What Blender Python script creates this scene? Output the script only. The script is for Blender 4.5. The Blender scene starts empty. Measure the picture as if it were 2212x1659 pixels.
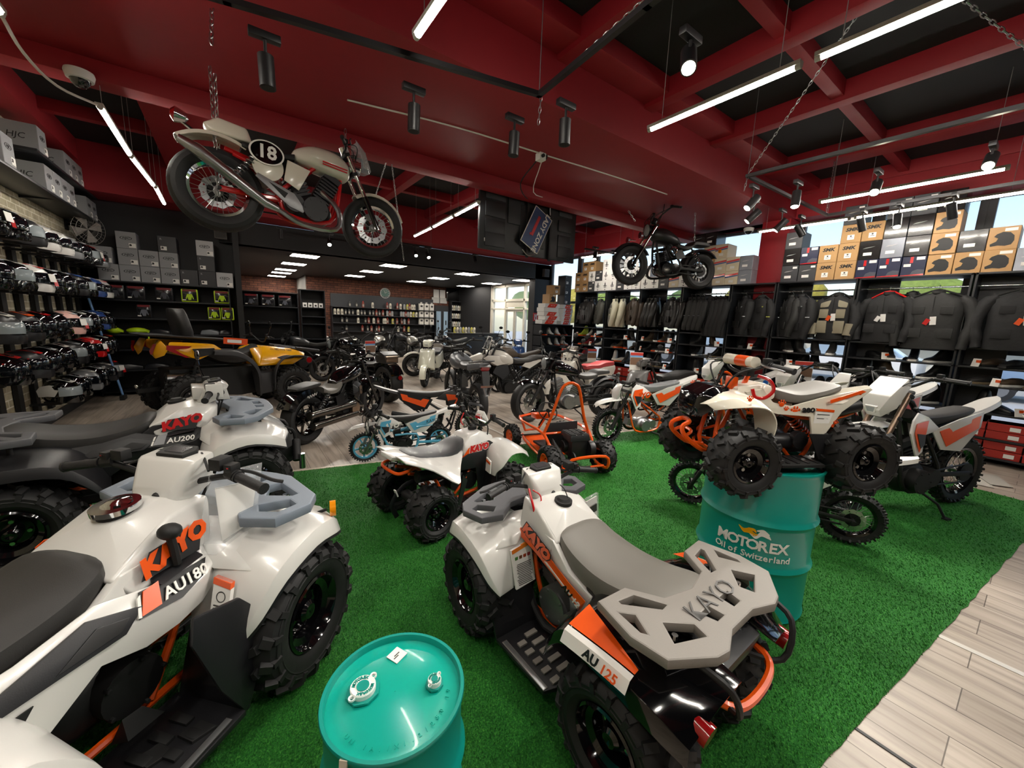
import bpy, bmesh, math, random
from mathutils import Vector as V, Matrix as MX, Euler
R = math.radians
rnd = random.Random(11)
S = bpy.context.scene
COL = S.collection
PI = math.pi

# ---------------------------------------------------------------- materials
def lin(h):
    h = h.lstrip('#'); o = []
    for i in (0, 2, 4):
        c = int(h[i:i+2], 16) / 255
        o.append(c / 12.92 if c <= .04045 else ((c + .055) / 1.055) ** 2.4)
    return (*o, 1)
MATS = {}
def P(hexc, rough=.45, metal=0, coat=0, emit=0, trans=0, alpha=1, spec=.5, noise=0, nscale=60, bump=0, var=0):
    key = (hexc, rough, metal, coat, emit, trans, alpha, spec, noise, nscale, bump, var)
    if key in MATS: return MATS[key]
    m = bpy.data.materials.new('m_%d' % len(MATS)); m.use_nodes = True
    nt = m.node_tree; b = nt.nodes['Principled BSDF']; L = nt.links.new
    c = lin(hexc)
    b.inputs['Base Color'].default_value = c; m.diffuse_color = c
    b.inputs['Roughness'].default_value = rough; b.inputs['Metallic'].default_value = metal
    b.inputs['Coat Weight'].default_value = coat; b.inputs['Coat Roughness'].default_value = .06
    b.inputs['Specular IOR Level'].default_value = spec
    b.inputs['Transmission Weight'].default_value = trans; b.inputs['Alpha'].default_value = alpha
    if emit:
        b.inputs['Emission Color'].default_value = c; b.inputs['Emission Strength'].default_value = emit
    if var or bump or noise:
        t = nt.nodes.new('ShaderNodeTexCoord'); n = nt.nodes.new('ShaderNodeTexNoise')
        n.inputs['Scale'].default_value = nscale; n.inputs['Detail'].default_value = 4
        L(t.outputs['Object'], n.inputs['Vector'])
        if var:
            r = nt.nodes.new('ShaderNodeMix'); r.data_type = 'RGBA'
            r.inputs['A'].default_value = [x * (1 - var) for x in c[:3]] + [1]
            r.inputs['B'].default_value = [min(1, x * (1 + var)) for x in c[:3]] + [1]
            L(n.outputs['Fac'], r.inputs['Factor']); L(r.outputs['Result'], b.inputs['Base Color'])
        if noise:
            mr = nt.nodes.new('ShaderNodeMapRange')
            mr.inputs['To Min'].default_value = max(0, rough - noise); mr.inputs['To Max'].default_value = rough + noise
            L(n.outputs['Fac'], mr.inputs['Value']); L(mr.outputs['Result'], b.inputs['Roughness'])
        if bump:
            bp = nt.nodes.new('ShaderNodeBump'); bp.inputs['Strength'].default_value = bump; bp.inputs['Distance'].default_value = .01
            L(n.outputs['Fac'], bp.inputs['Height']); L(bp.outputs['Normal'], b.inputs['Normal'])
    MATS[key] = m
    return m
WHITE = P('#d6d5d1', .22, coat=.35); CREAM = P('#d8d3c4', .2, coat=.4); BLACK = P('#17171a', .42, bump=.05, nscale=300)
GLOSS = P('#08080a', .08, coat=.6); RUBBER = P('#141415', .62, noise=.1, nscale=30); GRIP = P('#1c1c1e', .55, bump=.2, nscale=200)
SEAT = P('#262524', .5, bump=.12, nscale=500); SEATG = P('#6f6c66', .5, bump=.12, nscale=500); DARK = P('#0c0c0d', .6)
STEEL = P('#b5b7b8', .28, 1); CHROME = P('#e6e8ea', .06, 1); ALU = P('#9a9b9c', .42, .9, var=.12, nscale=25); GUN = P('#3a3a3b', .35, .8)
ORANGE = P('#e8560f', .28, coat=.4); ORPL = P('#e2500c', .3, coat=.3); RED = P('#c01417', .28, coat=.4); REDT = P('#8c0c10', .15, coat=.6)
GREYP = P('#4b4c4f', .5, bump=.12, nscale=350); GREYL = P('#7f7a74', .5, bump=.1, nscale=350); GREYB = P('#76808c', .5, bump=.1, nscale=350)
YELLOW = P('#e2a20e', .2, coat=.4); TEAL = P('#0d8f83', .3, coat=.3, var=.06, nscale=4); LBLUE = P('#58a7c9', .28, coat=.3)
NAVY = P('#161d3c', .4); INK = P('#121214', .5); PAPER = P('#e8e6e1', .6); CARD = P('#b08a5c', .75, var=.05, nscale=8); MIRROR = P('#cfd4d8', .03, 1)
CLEAR = P('#eef2f4', .12, trans=.0, alpha=.2, spec=.8, bump=.5, nscale=14); GLASS = P('#ffffff', .02, trans=1); LENS = P('#dfe6ea', .05, trans=.6, coat=.5)
AMBER = P('#e08a10', .15, coat=.5); COPPER = P('#a58f7c', .3, .9); GOLD = P('#b99a5e', .22, 1)
BOXG = P('#8a8b8e', .55); BOXK = P('#2b2b2e', .5); LIME = P('#b5d816', .5)

# ---------------------------------------------------------------- mesh builder
def catmull(pts, k, closed=False):
    if k <= 1: return [V(p) for p in pts]
    p = [V(q) for q in pts]; n = len(p); out = []
    rng = range(n) if closed else range(n - 1)
    for i in rng:
        if closed: a, b, c, d = p[i-1], p[i], p[(i+1) % n], p[(i+2) % n]
        else:
            b, c = p[i], p[i+1]
            a = p[i-1] if i > 0 else b * 2 - c
            d = p[i+2] if i + 2 < n else c * 2 - b
        for j in range(k):
            t = j / k
            out.append(.5 * ((2*b) + (c-a)*t + (2*a-5*b+4*c-d)*t*t + (-a+3*b-3*c+d)*t**3))
    if not closed: out.append(p[-1])
    return out
def frame(o, x, up):
    x = V(x).normalized(); up = V(up); z = x.cross(up).normalized(); y = z.cross(x)
    m = MX((x, y, z)).transposed().to_4x4(); m.translation = V(o); return m
def T(loc=(0, 0, 0), rot=(0, 0, 0), sc=1):
    return MX.Translation(loc) @ Euler([R(a) for a in rot]).to_matrix().to_4x4() @ (MX.Diagonal((*((sc,)*3 if not hasattr(sc, '__len__') else sc), 1)))
TXT = {}
def curve_mesh(key, mk):
    if key not in TXT:
        cu = mk(); o = bpy.data.objects.new('tmp', cu)
        me = bpy.data.meshes.new_from_object(o)
        TXT[key] = ([v.co.copy() for v in me.vertices], [tuple(p.vertices) for p in me.polygons])
        bpy.data.objects.remove(o); bpy.data.curves.remove(cu); bpy.data.meshes.remove(me)
    return TXT[key]
class G:
    def __init__(s, mat=None, T=None):
        s.v = []; s.f = []; s.mi = []; s.mats = []; s.c = 0; s.T = T
        if mat: s.use(mat)
    def use(s, m):
        if m not in s.mats: s.mats.append(m)
        s.c = s.mats.index(m); return s
    def at(s, T): s.T = T; return s
    def add(s, vs, fs):
        o = len(s.v)
        s.v += [tuple(s.T @ V(p)) if s.T else tuple(p) for p in vs]
        s.f += [[i + o for i in f] for f in fs]; s.mi += [s.c] * len(fs); return s
    def box(s, c, d, rot=None, tp=1, ty=None):
        x, y, z = d[0]/2, d[1]/2, d[2]/2; ty = tp if ty is None else ty
        vs = [V((sx*x*(tp if sz > 0 else 1), sy*y*(ty if sz > 0 else 1), sz*z)) for sz in (-1, 1) for sx, sy in ((-1,-1),(1,-1),(1,1),(-1,1))]
        if rot: e = Euler([R(a) for a in rot]).to_matrix(); vs = [e @ v for v in vs]
        return s.add([v + V(c) for v in vs], [(3,2,1,0),(4,5,6,7),(0,1,5,4),(1,2,6,5),(2,3,7,6),(3,0,4,7)])
    def ring(s, p, ax, r, n, up=None, sx=1):
        ax = V(ax).normalized(); u = V(up) if up else (V((0,0,1)) if abs(ax.z) < .9 else V((1,0,0)))
        a = ax.cross(u).normalized(); b = ax.cross(a)
        return [V(p) + (a*math.cos(2*PI*i/n)*sx + b*math.sin(2*PI*i/n))*r for i in range(n)]
    def loft(s, rings, cap=True, closed=True):
        n = len(rings[0]); vs = [p for r in rings for p in r]; fs = []
        for i in range(len(rings)-1):
            for j in range(n if closed else n-1):
                k = (j+1) % n; fs.append((i*n+j, i*n+k, (i+1)*n+k, (i+1)*n+j))
        if cap and closed: fs += [tuple(range(n-1, -1, -1)), tuple(range((len(rings)-1)*n, len(rings)*n))]
        return s.add(vs, fs)
    def cyl(s, p0, p1, r0, r1=None, n=14, cap=True):
        r1 = r0 if r1 is None else r1; ax = V(p1) - V(p0)
        return s.loft([s.ring(p0, ax, r0, n), s.ring(p1, ax, r1, n)], cap)
    def tube(s, pts, r, n=7, k=4, closed=False, sx=1, up=None):
        p = catmull(pts, k, closed); m = len(p); rs = []; u = None
        for i in range(m):
            ax = (p[(i+1) % m] - p[i-1]) if closed or 0 < i < m-1 else (p[1]-p[0] if i == 0 else p[-1]-p[-2])
            ax.normalize()
            if u is None: u = V(up) if up else (V((0,0,1)) if abs(ax.z) < .9 else V((1,0,0)))
            a = ax.cross(u).normalized(); b = ax.cross(a).normalized(); u = -b if up is None else u
            if up is None: u = (u - ax*u.dot(ax)).normalized(); a = ax.cross(u).normalized(); b = ax.cross(a)
            rr = r if not hasattr(r, '__len__') else r[min(len(r)-1, int(i / max(1, m-1) * (len(r)-1) + .5))]
            rs.append([p[i] + (a*math.cos(2*PI*j/n)*sx + b*math.sin(2*PI*j/n))*rr for j in range(n)])
        if closed: rs.append(rs[0]); return s.loft(rs, False)
        return s.loft(rs)
    def lathe(s, prof, o=(0,0,0), ax=(0,0,1), n=24, cap=False, closed=False):
        rs = [s.ring(V(o) + V(ax).normalized()*h, ax, max(r, 1e-5), n) for r, h in prof]
        if closed: rs.append(rs[0])
        return s.loft(rs, cap)
    def ell(s, c, r, nu=14, nv=9, rot=None):
        e = Euler([R(a) for a in rot]).to_matrix() if rot else MX.Identity(3); rs = []
        for i in range(nv+1):
            t = PI*i/nv
            rs.append([V(c) + e @ V((r[0]*math.sin(t)*math.cos(2*PI*j/nu)+0, r[1]*math.sin(t)*math.sin(2*PI*j/nu), -r[2]*math.cos(t))) for j in range(nu)])
        rs[0] = [p + (q-p)*1e-3 for p, q in zip(rs[0], rs[1])]
        return s.loft(rs)
    def hull(s, pts, mirror=False):
        if mirror: pts = list(pts) + [(x, -y, z) for x, y, z in pts]
        bm = bmesh.new()
        for p in pts: bm.verts.new(p)
        r = bmesh.ops.convex_hull(bm, input=bm.verts)
        bmesh.ops.delete(bm, geom=[g for g in bm.verts if not g.link_faces], context='VERTS')
        bmesh.ops.dissolve_limit(bm, angle_limit=R(4), verts=bm.verts, edges=bm.edges)
        bm.verts.index_update(); s.add([v.co.copy() for v in bm.verts], [[v.index for v in f.verts] for f in bm.faces]); bm.free(); return s
    def sheet(s, grid):
        return s.loft(grid, False, False)
    def prism(s, poly, d, n=None):
        p = [V(q) for q in poly]; k = len(p); d = V(d)
        return s.add(p + [q + d for q in p], [tuple(range(k-1, -1, -1)), tuple(range(k, 2*k))] + [(i, (i+1) % k, (i+1) % k + k, i+k) for i in range(k)])
    def flat(s, outer, holes=(), depth=.02, Tm=None, bev=0):
        def mk():
            cu = bpy.data.curves.new('c', 'CURVE'); cu.dimensions = '2D'; cu.fill_mode = 'BOTH'
            cu.extrude = depth/2; cu.bevel_depth = bev; cu.bevel_resolution = 1
            for poly in [outer] + list(holes):
                sp = cu.splines.new('POLY'); sp.points.add(len(poly)-1); sp.use_cyclic_u = True
                for i, q in enumerate(poly): sp.points[i].co = (q[0], q[1], 0, 1)
            return cu
        vs, fs = curve_mesh((str(outer), str(holes), depth, bev), mk)
        return s.add([Tm @ v for v in vs] if Tm else vs, fs)
    def text(s, st, size, Tm, ext=.001, shear=0, align='CENTER', bold=0, sx=1):
        def mk():
            cu = bpy.data.curves.new('t', 'FONT'); cu.body = st; cu.size = size; cu.extrude = ext; cu.shear = shear
            cu.align_x = align; cu.align_y = 'CENTER'; cu.offset = bold; cu.resolution_u = 2; return cu
        vs, fs = curve_mesh((st, size, ext, shear, align, bold), mk)
        return s.add([Tm @ V((v.x*sx, v.y, v.z)) for v in vs], fs)
    def mesh(s, name, bev=0, seg=2, ang=38, solid=0, weld=False):
        me = bpy.data.meshes.new(name); me.from_pydata(s.v, [], s.f)
        for m in s.mats: me.materials.append(m)
        me.polygons.foreach_set('material_index', s.mi)
        bm = bmesh.new(); bm.from_mesh(me)
        if weld: bmesh.ops.remove_doubles(bm, verts=bm.verts, dist=1e-5)
        bmesh.ops.recalc_face_normals(bm, faces=bm.faces)
        if solid: bmesh.ops.solidify(bm, geom=bm.faces[:], thickness=solid); bmesh.ops.recalc_face_normals(bm, faces=bm.faces)
        if bev:
            es = [e for e in bm.edges if len(e.link_faces) == 2 and e.calc_face_angle(0) > R(28)]
            bmesh.ops.bevel(bm, geom=es, offset=bev, segments=seg, affect='EDGES', profile=.6, clamp_overlap=True)
        bm.to_mesh(me); bm.free()
        me.shade_smooth(); me.set_sharp_from_angle(angle=R(ang)); return me
    def build(s, name, parent=None, label=None, **k):
        return put(s.mesh(name, **k), name, parent, label)
def put(me, name, parent=None, label=None, Tm=None):
    o = bpy.data.objects.new(name, me); COL.objects.link(o)
    if parent: o.parent = parent
    if Tm is not None: o.matrix_local = Tm
    if label: o['label'] = label
    return o
def tag(o, label=None, cat=None, group=None, kind=None):
    if label: o['label'] = label
    if cat: o['category'] = cat
    if group: o['group'] = group
    if kind: o['kind'] = kind
    return o
def thing(name, label, cat, loc=(0,0,0), rz=0, group=None, rot=None, sc=1):
    o = bpy.data.objects.new(name, None); COL.objects.link(o); o.empty_display_size = .1
    o.location = loc; o.rotation_euler = [R(a) for a in rot] if rot else (0, 0, R(rz)); o.scale = (sc, sc, sc)
    return tag(o, label, cat, group)
def struct(name, g, **k):
    return tag(g.build(name, **k), kind='structure')
def dup(root, loc=None, rz=None, label=None, group=None, rot=None):
    r = root.copy(); COL.objects.link(r)
    if loc is not None: r.location = loc
    if rz is not None: r.rotation_euler = (0, 0, R(rz))
    if rot is not None: r.rotation_euler = [R(a) for a in rot]
    if label: r['label'] = label
    if group: r['group'] = group
    for ch in list(root.children):
        c = ch.copy(); COL.objects.link(c); c.parent = r
        for g in list(ch.children):
            d = g.copy(); COL.objects.link(d); d.parent = c
    return r
# ---------------------------------------------------------------- surfaces of the room
def nodes(name):
    m = bpy.data.materials.new(name); m.use_nodes = True
    nt = m.node_tree; return m, nt, nt.nodes['Principled BSDF'], nt.nodes.new, nt.links.new
def ramp(nt, stops):
    r = nt.nodes.new('ShaderNodeValToRGB'); e = r.color_ramp.elements
    while len(e) < len(stops): e.new(.5)
    for k, (p, c) in zip(e, stops): k.position = p; k.color = lin(c)
    return r
def wood_mat():
    m, nt, b, N, L = nodes('plank_floor')
    tc = N('ShaderNodeTexCoord'); mp = N('ShaderNodeMapping'); mp.inputs['Rotation'].default_value = (0, 0, PI/2)
    br = N('ShaderNodeTexBrick'); br.offset = .37
    for k, v in (('Scale', 1), ('Mortar Size', .0025), ('Mortar Smooth', .3), ('Bias', 0), ('Brick Width', 1.25), ('Row Height', .19)): br.inputs[k].default_value = v
    br.inputs['Color1'].default_value = lin('#beb5ab'); br.inputs['Color2'].default_value = lin('#aaa096'); br.inputs['Mortar'].default_value = lin('#5f564c')
    L(tc.outputs['Object'], mp.inputs['Vector']); L(mp.outputs['Vector'], br.inputs['Vector'])
    m2 = N('ShaderNodeMapping'); m2.inputs['Scale'].default_value = (9, .7, 1); L(tc.outputs['Object'], m2.inputs['Vector'])
    n = N('ShaderNodeTexNoise'); n.inputs['Scale'].default_value = 2.2; n.inputs['Detail'].default_value = 7; n.inputs['Distortion'].default_value = .6
    L(m2.outputs['Vector'], n.inputs['Vector'])
    r = ramp(nt, [(.3, '#94897f'), (.46, '#dad2c8'), (.62, '#f2ede6')]); L(n.outputs['Fac'], r.inputs['Fac'])
    mx = N('ShaderNodeMix'); mx.data_type = 'RGBA'; mx.blend_type = 'MULTIPLY'; mx.inputs['Factor'].default_value = .75
    L(br.outputs['Color'], mx.inputs['A']); L(r.outputs['Color'], mx.inputs['B']); L(mx.outputs['Result'], b.inputs['Base Color'])
    b.inputs['Roughness'].default_value = .38
    return m
def turf_mat(bright=1):
    m, nt, b, N, L = nodes('turf')
    tc = N('ShaderNodeTexCoord'); mp = N('ShaderNodeMapping'); mp.inputs['Scale'].default_value = (1, 1, .25); L(tc.outputs['Object'], mp.inputs['Vector'])
    n = N('ShaderNodeTexNoise'); n.inputs['Scale'].default_value = 130; n.inputs['Detail'].default_value = 5; n.inputs['Roughness'].default_value = .75
    n2 = N('ShaderNodeTexNoise'); n2.inputs['Scale'].default_value = 2.3; n2.inputs['Detail'].default_value = 3
    L(mp.outputs['Vector'], n.inputs['Vector']); L(tc.outputs['Object'], n2.inputs['Vector'])
    r = ramp(nt, [(.25, '#0f3f18'), (.44, '#26702a'), (.57, '#3c9336'), (.74, '#8ac862')]); L(n.outputs['Fac'], r.inputs['Fac'])
    r2 = ramp(nt, [(.3, '#b4c8a8'), (.7, '#ffffff')]); L(n2.outputs['Fac'], r2.inputs['Fac'])
    mx = N('ShaderNodeMix'); mx.data_type = 'RGBA'; mx.blend_type = 'MULTIPLY'; mx.inputs['Factor'].default_value = .7
    L(r.outputs['Color'], mx.inputs['A']); L(r2.outputs['Color'], mx.inputs['B']); L(mx.outputs['Result'], b.inputs['Base Color'])
    b.inputs['Roughness'].default_value = .55; b.inputs['Specular IOR Level'].default_value = .25
    bp = N('ShaderNodeBump'); bp.inputs['Strength'].default_value = .9; bp.inputs['Distance'].default_value = .012
    L(n.outputs['Fac'], bp.inputs['Height']); L(bp.outputs['Normal'], b.inputs['Normal'])
    return m
def brick_mat(name, c1, c2, mort, bw, rh, axis):
    m, nt, b, N, L = nodes(name)
    tc = N('ShaderNodeTexCoord'); sp = N('ShaderNodeSeparateXYZ'); cb = N('ShaderNodeCombineXYZ'); L(tc.outputs['Object'], sp.inputs[0])
    L(sp.outputs[axis], cb.inputs[0]); L(sp.outputs[2], cb.inputs[1])
    br = N('ShaderNodeTexBrick')
    for k, v in (('Scale', 1), ('Mortar Size', .009), ('Mortar Smooth', .3), ('Brick Width', bw), ('Row Height', rh)): br.inputs[k].default_value = v
    for k, v in (('Color1', c1), ('Color2', c2), ('Mortar', mort)): br.inputs[k].default_value = lin(v)
    L(cb.outputs[0], br.inputs['Vector'])
    n = N('ShaderNodeTexNoise'); n.inputs['Scale'].default_value = 9; n.inputs['Detail'].default_value = 5; L(tc.outputs['Object'], n.inputs['Vector'])
    mx = N('ShaderNodeMix'); mx.data_type = 'RGBA'; mx.blend_type = 'OVERLAY'; mx.inputs['Factor'].default_value = .6
    L(br.outputs['Color'], mx.inputs['A']); L(n.outputs['Fac'], mx.inputs['B'])
    L(mx.outputs['Result'], b.inputs['Base Color']); b.inputs['Roughness'].default_value = .8
    bp = N('ShaderNodeBump'); bp.inputs['Strength'].default_value = .5; bp.inputs['Distance'].default_value = .01; bp.invert = True
    L(br.outputs['Fac'], bp.inputs['Height']); L(bp.outputs['Normal'], b.inputs['Normal'])
    return m
REDW = P('#8c121d', .6, bump=.12, nscale=9, var=.08); BLKW = P('#1b1b1d', .6, var=.1, nscale=3); BLKC = P('#060709', .8, bump=.06, nscale=40)
SHELF = P('#1a1c20', .4, var=.06, nscale=6); MULL = P('#4d4f52', .5); PLASTER = P('#d9d6cf', .8)
struct('floor', G(wood_mat()).box((3.2, 7.6, -.05), (10.8, 23.4, .1)))
a = G(P('#d6d2ca', .3, .3))
a.box((3.03, 2.2, .0015), (.035, 11.2, .003))
struct('trim_1', a); struct('trim_2', G(INK).box((1.99, -1.8, .002), (.014, 4.1, .004)))
# artificial turf: a mat with a slightly ragged edge
def edge(p, q, n, j):
    return [(p[0]+(q[0]-p[0])*i/n + rnd.uniform(-j, j), p[1]+(q[1]-p[1])*i/n + rnd.uniform(-j, j)) for i in range(n)]
cs = [(-1.9, 4.78), (-1.9, .66), (1.69, .26), (5.03, -.1), (6.35, -.25), (6.75, 3.2), (4.69, 3.56), (1.42, 4.1), (.41, 4.3)]
out = []
for i in range(len(cs)): out += edge(cs[i], cs[(i+1) % len(cs)], 40, .006)
tag(G(turf_mat()).prism([(x, y, .002) for x, y in out], (0, 0, .004)).build('turf_mat'), 'green artificial turf mat spread over the plank floor under the quads', 'turf mat')
g = G(P('#cfc6b6', .4))
for p, q in (((-1.9, 4.795), (.41, 4.315)), ((.41, 4.315), (1.42, 4.115)), ((1.42, 4.115), (4.69, 3.575))): g.prism([(p[0], p[1], 0), (q[0], q[1], 0), (q[0]+.005, q[1]+.03, 0), (p[0]+.005, p[1]+.03, 0)], (0, 0, .006))
struct('trim_3', g)
import numpy as np
def blades(n):
    rg = np.random.default_rng(4); pts = []
    poly = np.array(cs); x = rg.uniform(-1.9, 6.75, n*6); y = rg.uniform(-.3, 4.8, n*6)
    k = rg.uniform(0, 1, n*6) < np.minimum(1, 5.5/((x-.2)**2+(y+.1)**2+.8)); x, y = x[k], y[k]; ins = np.zeros(len(x), bool)
    for i in range(len(poly)):
        (x0, y0), (x1, y1) = poly[i], poly[i-1]
        c = ((y0 > y) != (y1 > y)) & (x < (x1-x0)*(y-y0)/(y1-y0+1e-12)+x0); ins ^= c
    x, y = x[ins][:n], y[ins][:n]; n = len(x); a = rg.uniform(0, 2*np.pi, n); b = rg.normal(1.2, .7, n); h = rg.uniform(.006, .014, n); w = .0016+.0006*np.sqrt(x*x+y*y); t = rg.uniform(.2, .9, n)*h*1.5
    co = np.empty((n, 3, 3)); co[:, 0] = np.stack([x-np.cos(a)*w, y-np.sin(a)*w, np.full(n, .004)], 1); co[:, 1] = np.stack([x+np.cos(a)*w, y+np.sin(a)*w, np.full(n, .004)], 1); co[:, 2] = np.stack([x+np.cos(b)*t, y+np.sin(b)*t, .005+h], 1)
    me = bpy.data.meshes.new('blades'); me.vertices.add(n*3); me.vertices.foreach_set('co', co.ravel()); me.loops.add(n*3); me.loops.foreach_set('vertex_index', np.arange(n*3, dtype=np.int32)); me.polygons.add(n); me.polygons.foreach_set('loop_start', np.arange(0, n*3, 3, dtype=np.int32)); me.update(); me.validate()
    me.materials.append(turf_mat()); return me
tag(put(blades(230000), 'grass', bpy.data.objects['turf_mat']), kind='stuff')

struct('wall_left', G(brick_mat('grey_brick', '#9a9178', '#b5ab92', '#d0cab8', .24, .085, 1)).box((-2.2, 3.2, 2.06), (.2, 14.4, 4.12)))
struct('wall_back', G(BLKW).box((-1.0, 10.2, 1.74), (2.3, .2, 3.5)).box((.16, 9.98, 1.56), (.1, .35, 3.12)))
struct('trim_4', G(BLKW).box((4.3, 10.05, 3.15), (8.6, .3, .46)))
struct('ceiling_1', G(BLKW).box((4.3, 14.4, 2.97), (8.8, 8.9, .1)))
bm_ = brick_mat('red_brick', '#5a3327', '#7a4b38', '#2f241e', .26, .085, 0)
struct('wall_far', G(bm_).box((5.5, 16.4, 1.5), (6.4, .2, 3.0)))
struct('wall_far_left', G(bm_).box((1.15, 18.6, 1.5), (2.5, .2, 3.0)))
struct('trim_5', G(P('#8f8d88', .6)).box((2.32, 17.45, 1.5), (.1, 2.3, 3.0)))
struct('wall_near', G(BLKW).box((3.2, -4.05, 2.06), (11, .1, 4.12)))
struct('wall_partition', G(BLKW).box((8.3, 10.05, 1.69), (.75, .3, 3.38)))
struct('wall_side', G(BLKW).box((-.06, 14.4, 1.5), (.12, 8.2, 3.0)))
struct('ceiling', G(BLKC).box((3.2, 3.0, 4.17), (10.9, 14.2, .1)))
# red beams: the broad one across the room, its lower lip, the coffer ribs
struct('trim_6', G(REDW).box((3.2, 4.02, 3.84), (10.6, 2.06, .58)).box((3.2, 4.93, 3.48), (10.6, .22, .16)), bev=.012)
struct('trim_7', G(REDW).box((3.2, 9.6, 3.76), (10.6, .7, .74)))
g = G(REDW)
for x in (2.6, 3.87, 5.25, 6.95, 8.25):
    g.box((x, 0, 4.03), (.14 if x != 6.95 else .3, 6.0, .2))
for x in (1.05, 2.72, 4.0, 5.35, 6.9, 8.25): g.box((x, 7.2, 4.03), (.15, 4.3, .2))
g.box((-.36, 7.2, 4.03), (.72, 4.3, .2)); g.box((-.36, -.4, 4.03), (.72, 6.9, .2)); g.box((-1.95, 3, 3.97), (.35, 13.6, .32)); g.box((1.2, 0, 4.03), (.14, 6, .2))
struct('trim_8', g, bev=.006)
g = G(REDW)
for y, x0, x1 in ((1.68, 1.9, 8.5), (.1, -2, 8.5), (-1.5, -2, 8.5), (2.85, -2, 8.5)): g.box(((x0+x1)/2, y, 4.05), (x1-x0, .11 if y < 2.8 else .3, .15))
for y in (6.35, 7.8): g.box((3.2, y, 4.05), (10.5, .13, .15))
struct('trim_9', g, bev=.006)
# window wall on the right
struct('wall_right', G(REDW).box((8.45, 3.3, 3.86), (.5, 14.6, .62)).use(P('#2a2b2e', .6)).box((8.6, 3.3, .2), (.16, 14.6, .4)))
struct('column', G(REDW).box((8.36, 3.25, 1.95), (.52, .46, 3.9)), bev=.015)
YS = [-3.9, -2.7, -1.5, -.35, .82, 1.95, 3.02, 3.5, 4.65, 5.75, 6.85, 7.95, 8.6, 9.9]
gl = P('#d8e6ea', .0, spec=.5, alpha=.12)
for i in range(len(YS)-1):
    y0, y1 = YS[i], YS[i+1]
    if i == 6: continue
    g = G(MULL); ym = (y0+y1)/2; w = y1-y0
    for y in (y0+.04, y1-.04): g.box((8.6, y, 1.97), (.09, .08, 3.16))
    for z in (.42, 1.42, 2.2, 3.52): g.box((8.6, ym, z), (.08, w-.16, .07 if z < 3 else .05))
    f = struct('window_%d' % (i+1), g, bev=.004)
    G(gl).box((8.61, ym, 1.97), (.008, w-.16, 3.1)).build('glass', f)
# entrance far down the right wall
g = G(P('#cfcabb', .5))
for y, w in ((10.5, .16), (11.25, .07), (12.45, .07), (13.4, .16)): g.box((8.6, y, 1.45), (.12, w, 2.9))
for z, h in ((2.86, .12), (2.32, .1), (2.0, .06)): g.box((8.6, 11.95, z), (.12, 2.9, h))
g.box((8.6, 11.85, 2.17), (.06, 1.15, .22))
d = struct('door_1', g, bev=.006)
for y in (11.56, 12.15):
    l = G(P('#bdb9ac', .5)).box((8.6, y-.25, .99), (.05, .06, 1.96)).box((8.6, y+.25, .99), (.05, .06, 1.96)).box((8.6, y, .1), (.05, .45, .18)).box((8.6, y, 1.94), (.05, .45, .08)).build('door_leaf', d)
    G(gl).box((8.6, y, 1.05), (.01, .46, 1.75)).build('glass', l)
G(gl).box((8.61, 10.9, 1.2), (.01, .6, 2.3)).box((8.61, 12.95, 1.2), (.01, .8, 2.3)).box((8.61, 11.95, 2.6), (.01, 2.8, .42)).build('glass', d)
struct('wall_right_far', G(BLKW).box((8.6, 15.0, 1.5), (.14, 3.0, 3.0)))
struct('baseboard_left', G(BLKW).box((-2.08, 6, .06), (.03, 8, .12)))
# outside: forecourt, low wall, hedge and a few parked cars seen through the glass
tag(G(P('#c2c3c2', .9)).box((40, 6, -.2), (62, 80, .2)).build('ground_outside'), kind='structure')
tag(G(P('#e0ddd4', .8)).box((24, 5, .6), (.3, 50, 1.4)).build('wall_outside'), kind='structure')
leafm = [P('#7f9440', .7, bump=.8, nscale=9, var=.5), P('#a79a3c', .7, bump=.8, nscale=9, var=.5), P('#566f34', .7, bump=.8, nscale=9, var=.5)]
for i in range(9):
    y = -9 + i*4.3; r = rnd.uniform(1.0, 1.25)
    t = thing('tree', ['olive green', 'yellowing autumn', 'dark green'][i % 3] + ' rounded tree beyond the window wall, ' + ['by the near corner', 'behind the widest jacket', 'past the parasol end', 'opposite the red column', 'opposite the brown jacket', 'behind the suspended cruiser', 'beside the far shoe rack', 'opposite the entrance', 'beyond the entrance'][i], 'tree', (21+rnd.uniform(-1, 1), y, 0), group='trees outside the windows')
    g = G(leafm[i % 3])
    for k in range(9):
        g.ell((rnd.uniform(-.9, .9), rnd.uniform(-.9, .9), 2.75+rnd.uniform(-.6, .5)), (r*.8, r*1.15, r*.7), 10, 7)
    g.build('foliage', t); G(P('#4c4034', .8)).cyl((0, 0, -.1), (0, 0, 2), .12, .09).build('trunk', t)
for i, (y, c, nm) in enumerate(((-5.6, '#c7cacc', 'silver'), (-.6, '#7f98b5', 'blue'), (4.4, '#e8e8e6', 'white'), (9.4, '#a7a9ab', 'grey'))):
    t = thing('car', nm + ' parked car outside the shop windows', 'car', (17.5, y, -.1), 90)
    G(P(c, .2, coat=.5)).hull([(-2.1, .8, .35), (2.1, .8, .35), (2.15, .75, .75), (-2.1, .78, .9), (1.1, .8, .95), (-1.9, .78, .98)], True).build('body', t, bev=.06)
    G(P('#93a6b4', .1)).hull([(-1.7, .72, .95), (1.0, .72, .92), (.3, .58, 1.42), (-1.1, .58, 1.44)], True).build('cabin', t, bev=.05)  # pale blue puts the reflected sky into the glass colour
    for x in (-1.3, 1.3):
        for s in (-1, 1): G(RUBBER).cyl((x, s*.62, .32), (x, s*.83, .32), .32, n=20).use(ALU).cyl((x, s*.8, .32), (x, s*.84, .32), .2).build('wheel', t)

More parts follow.
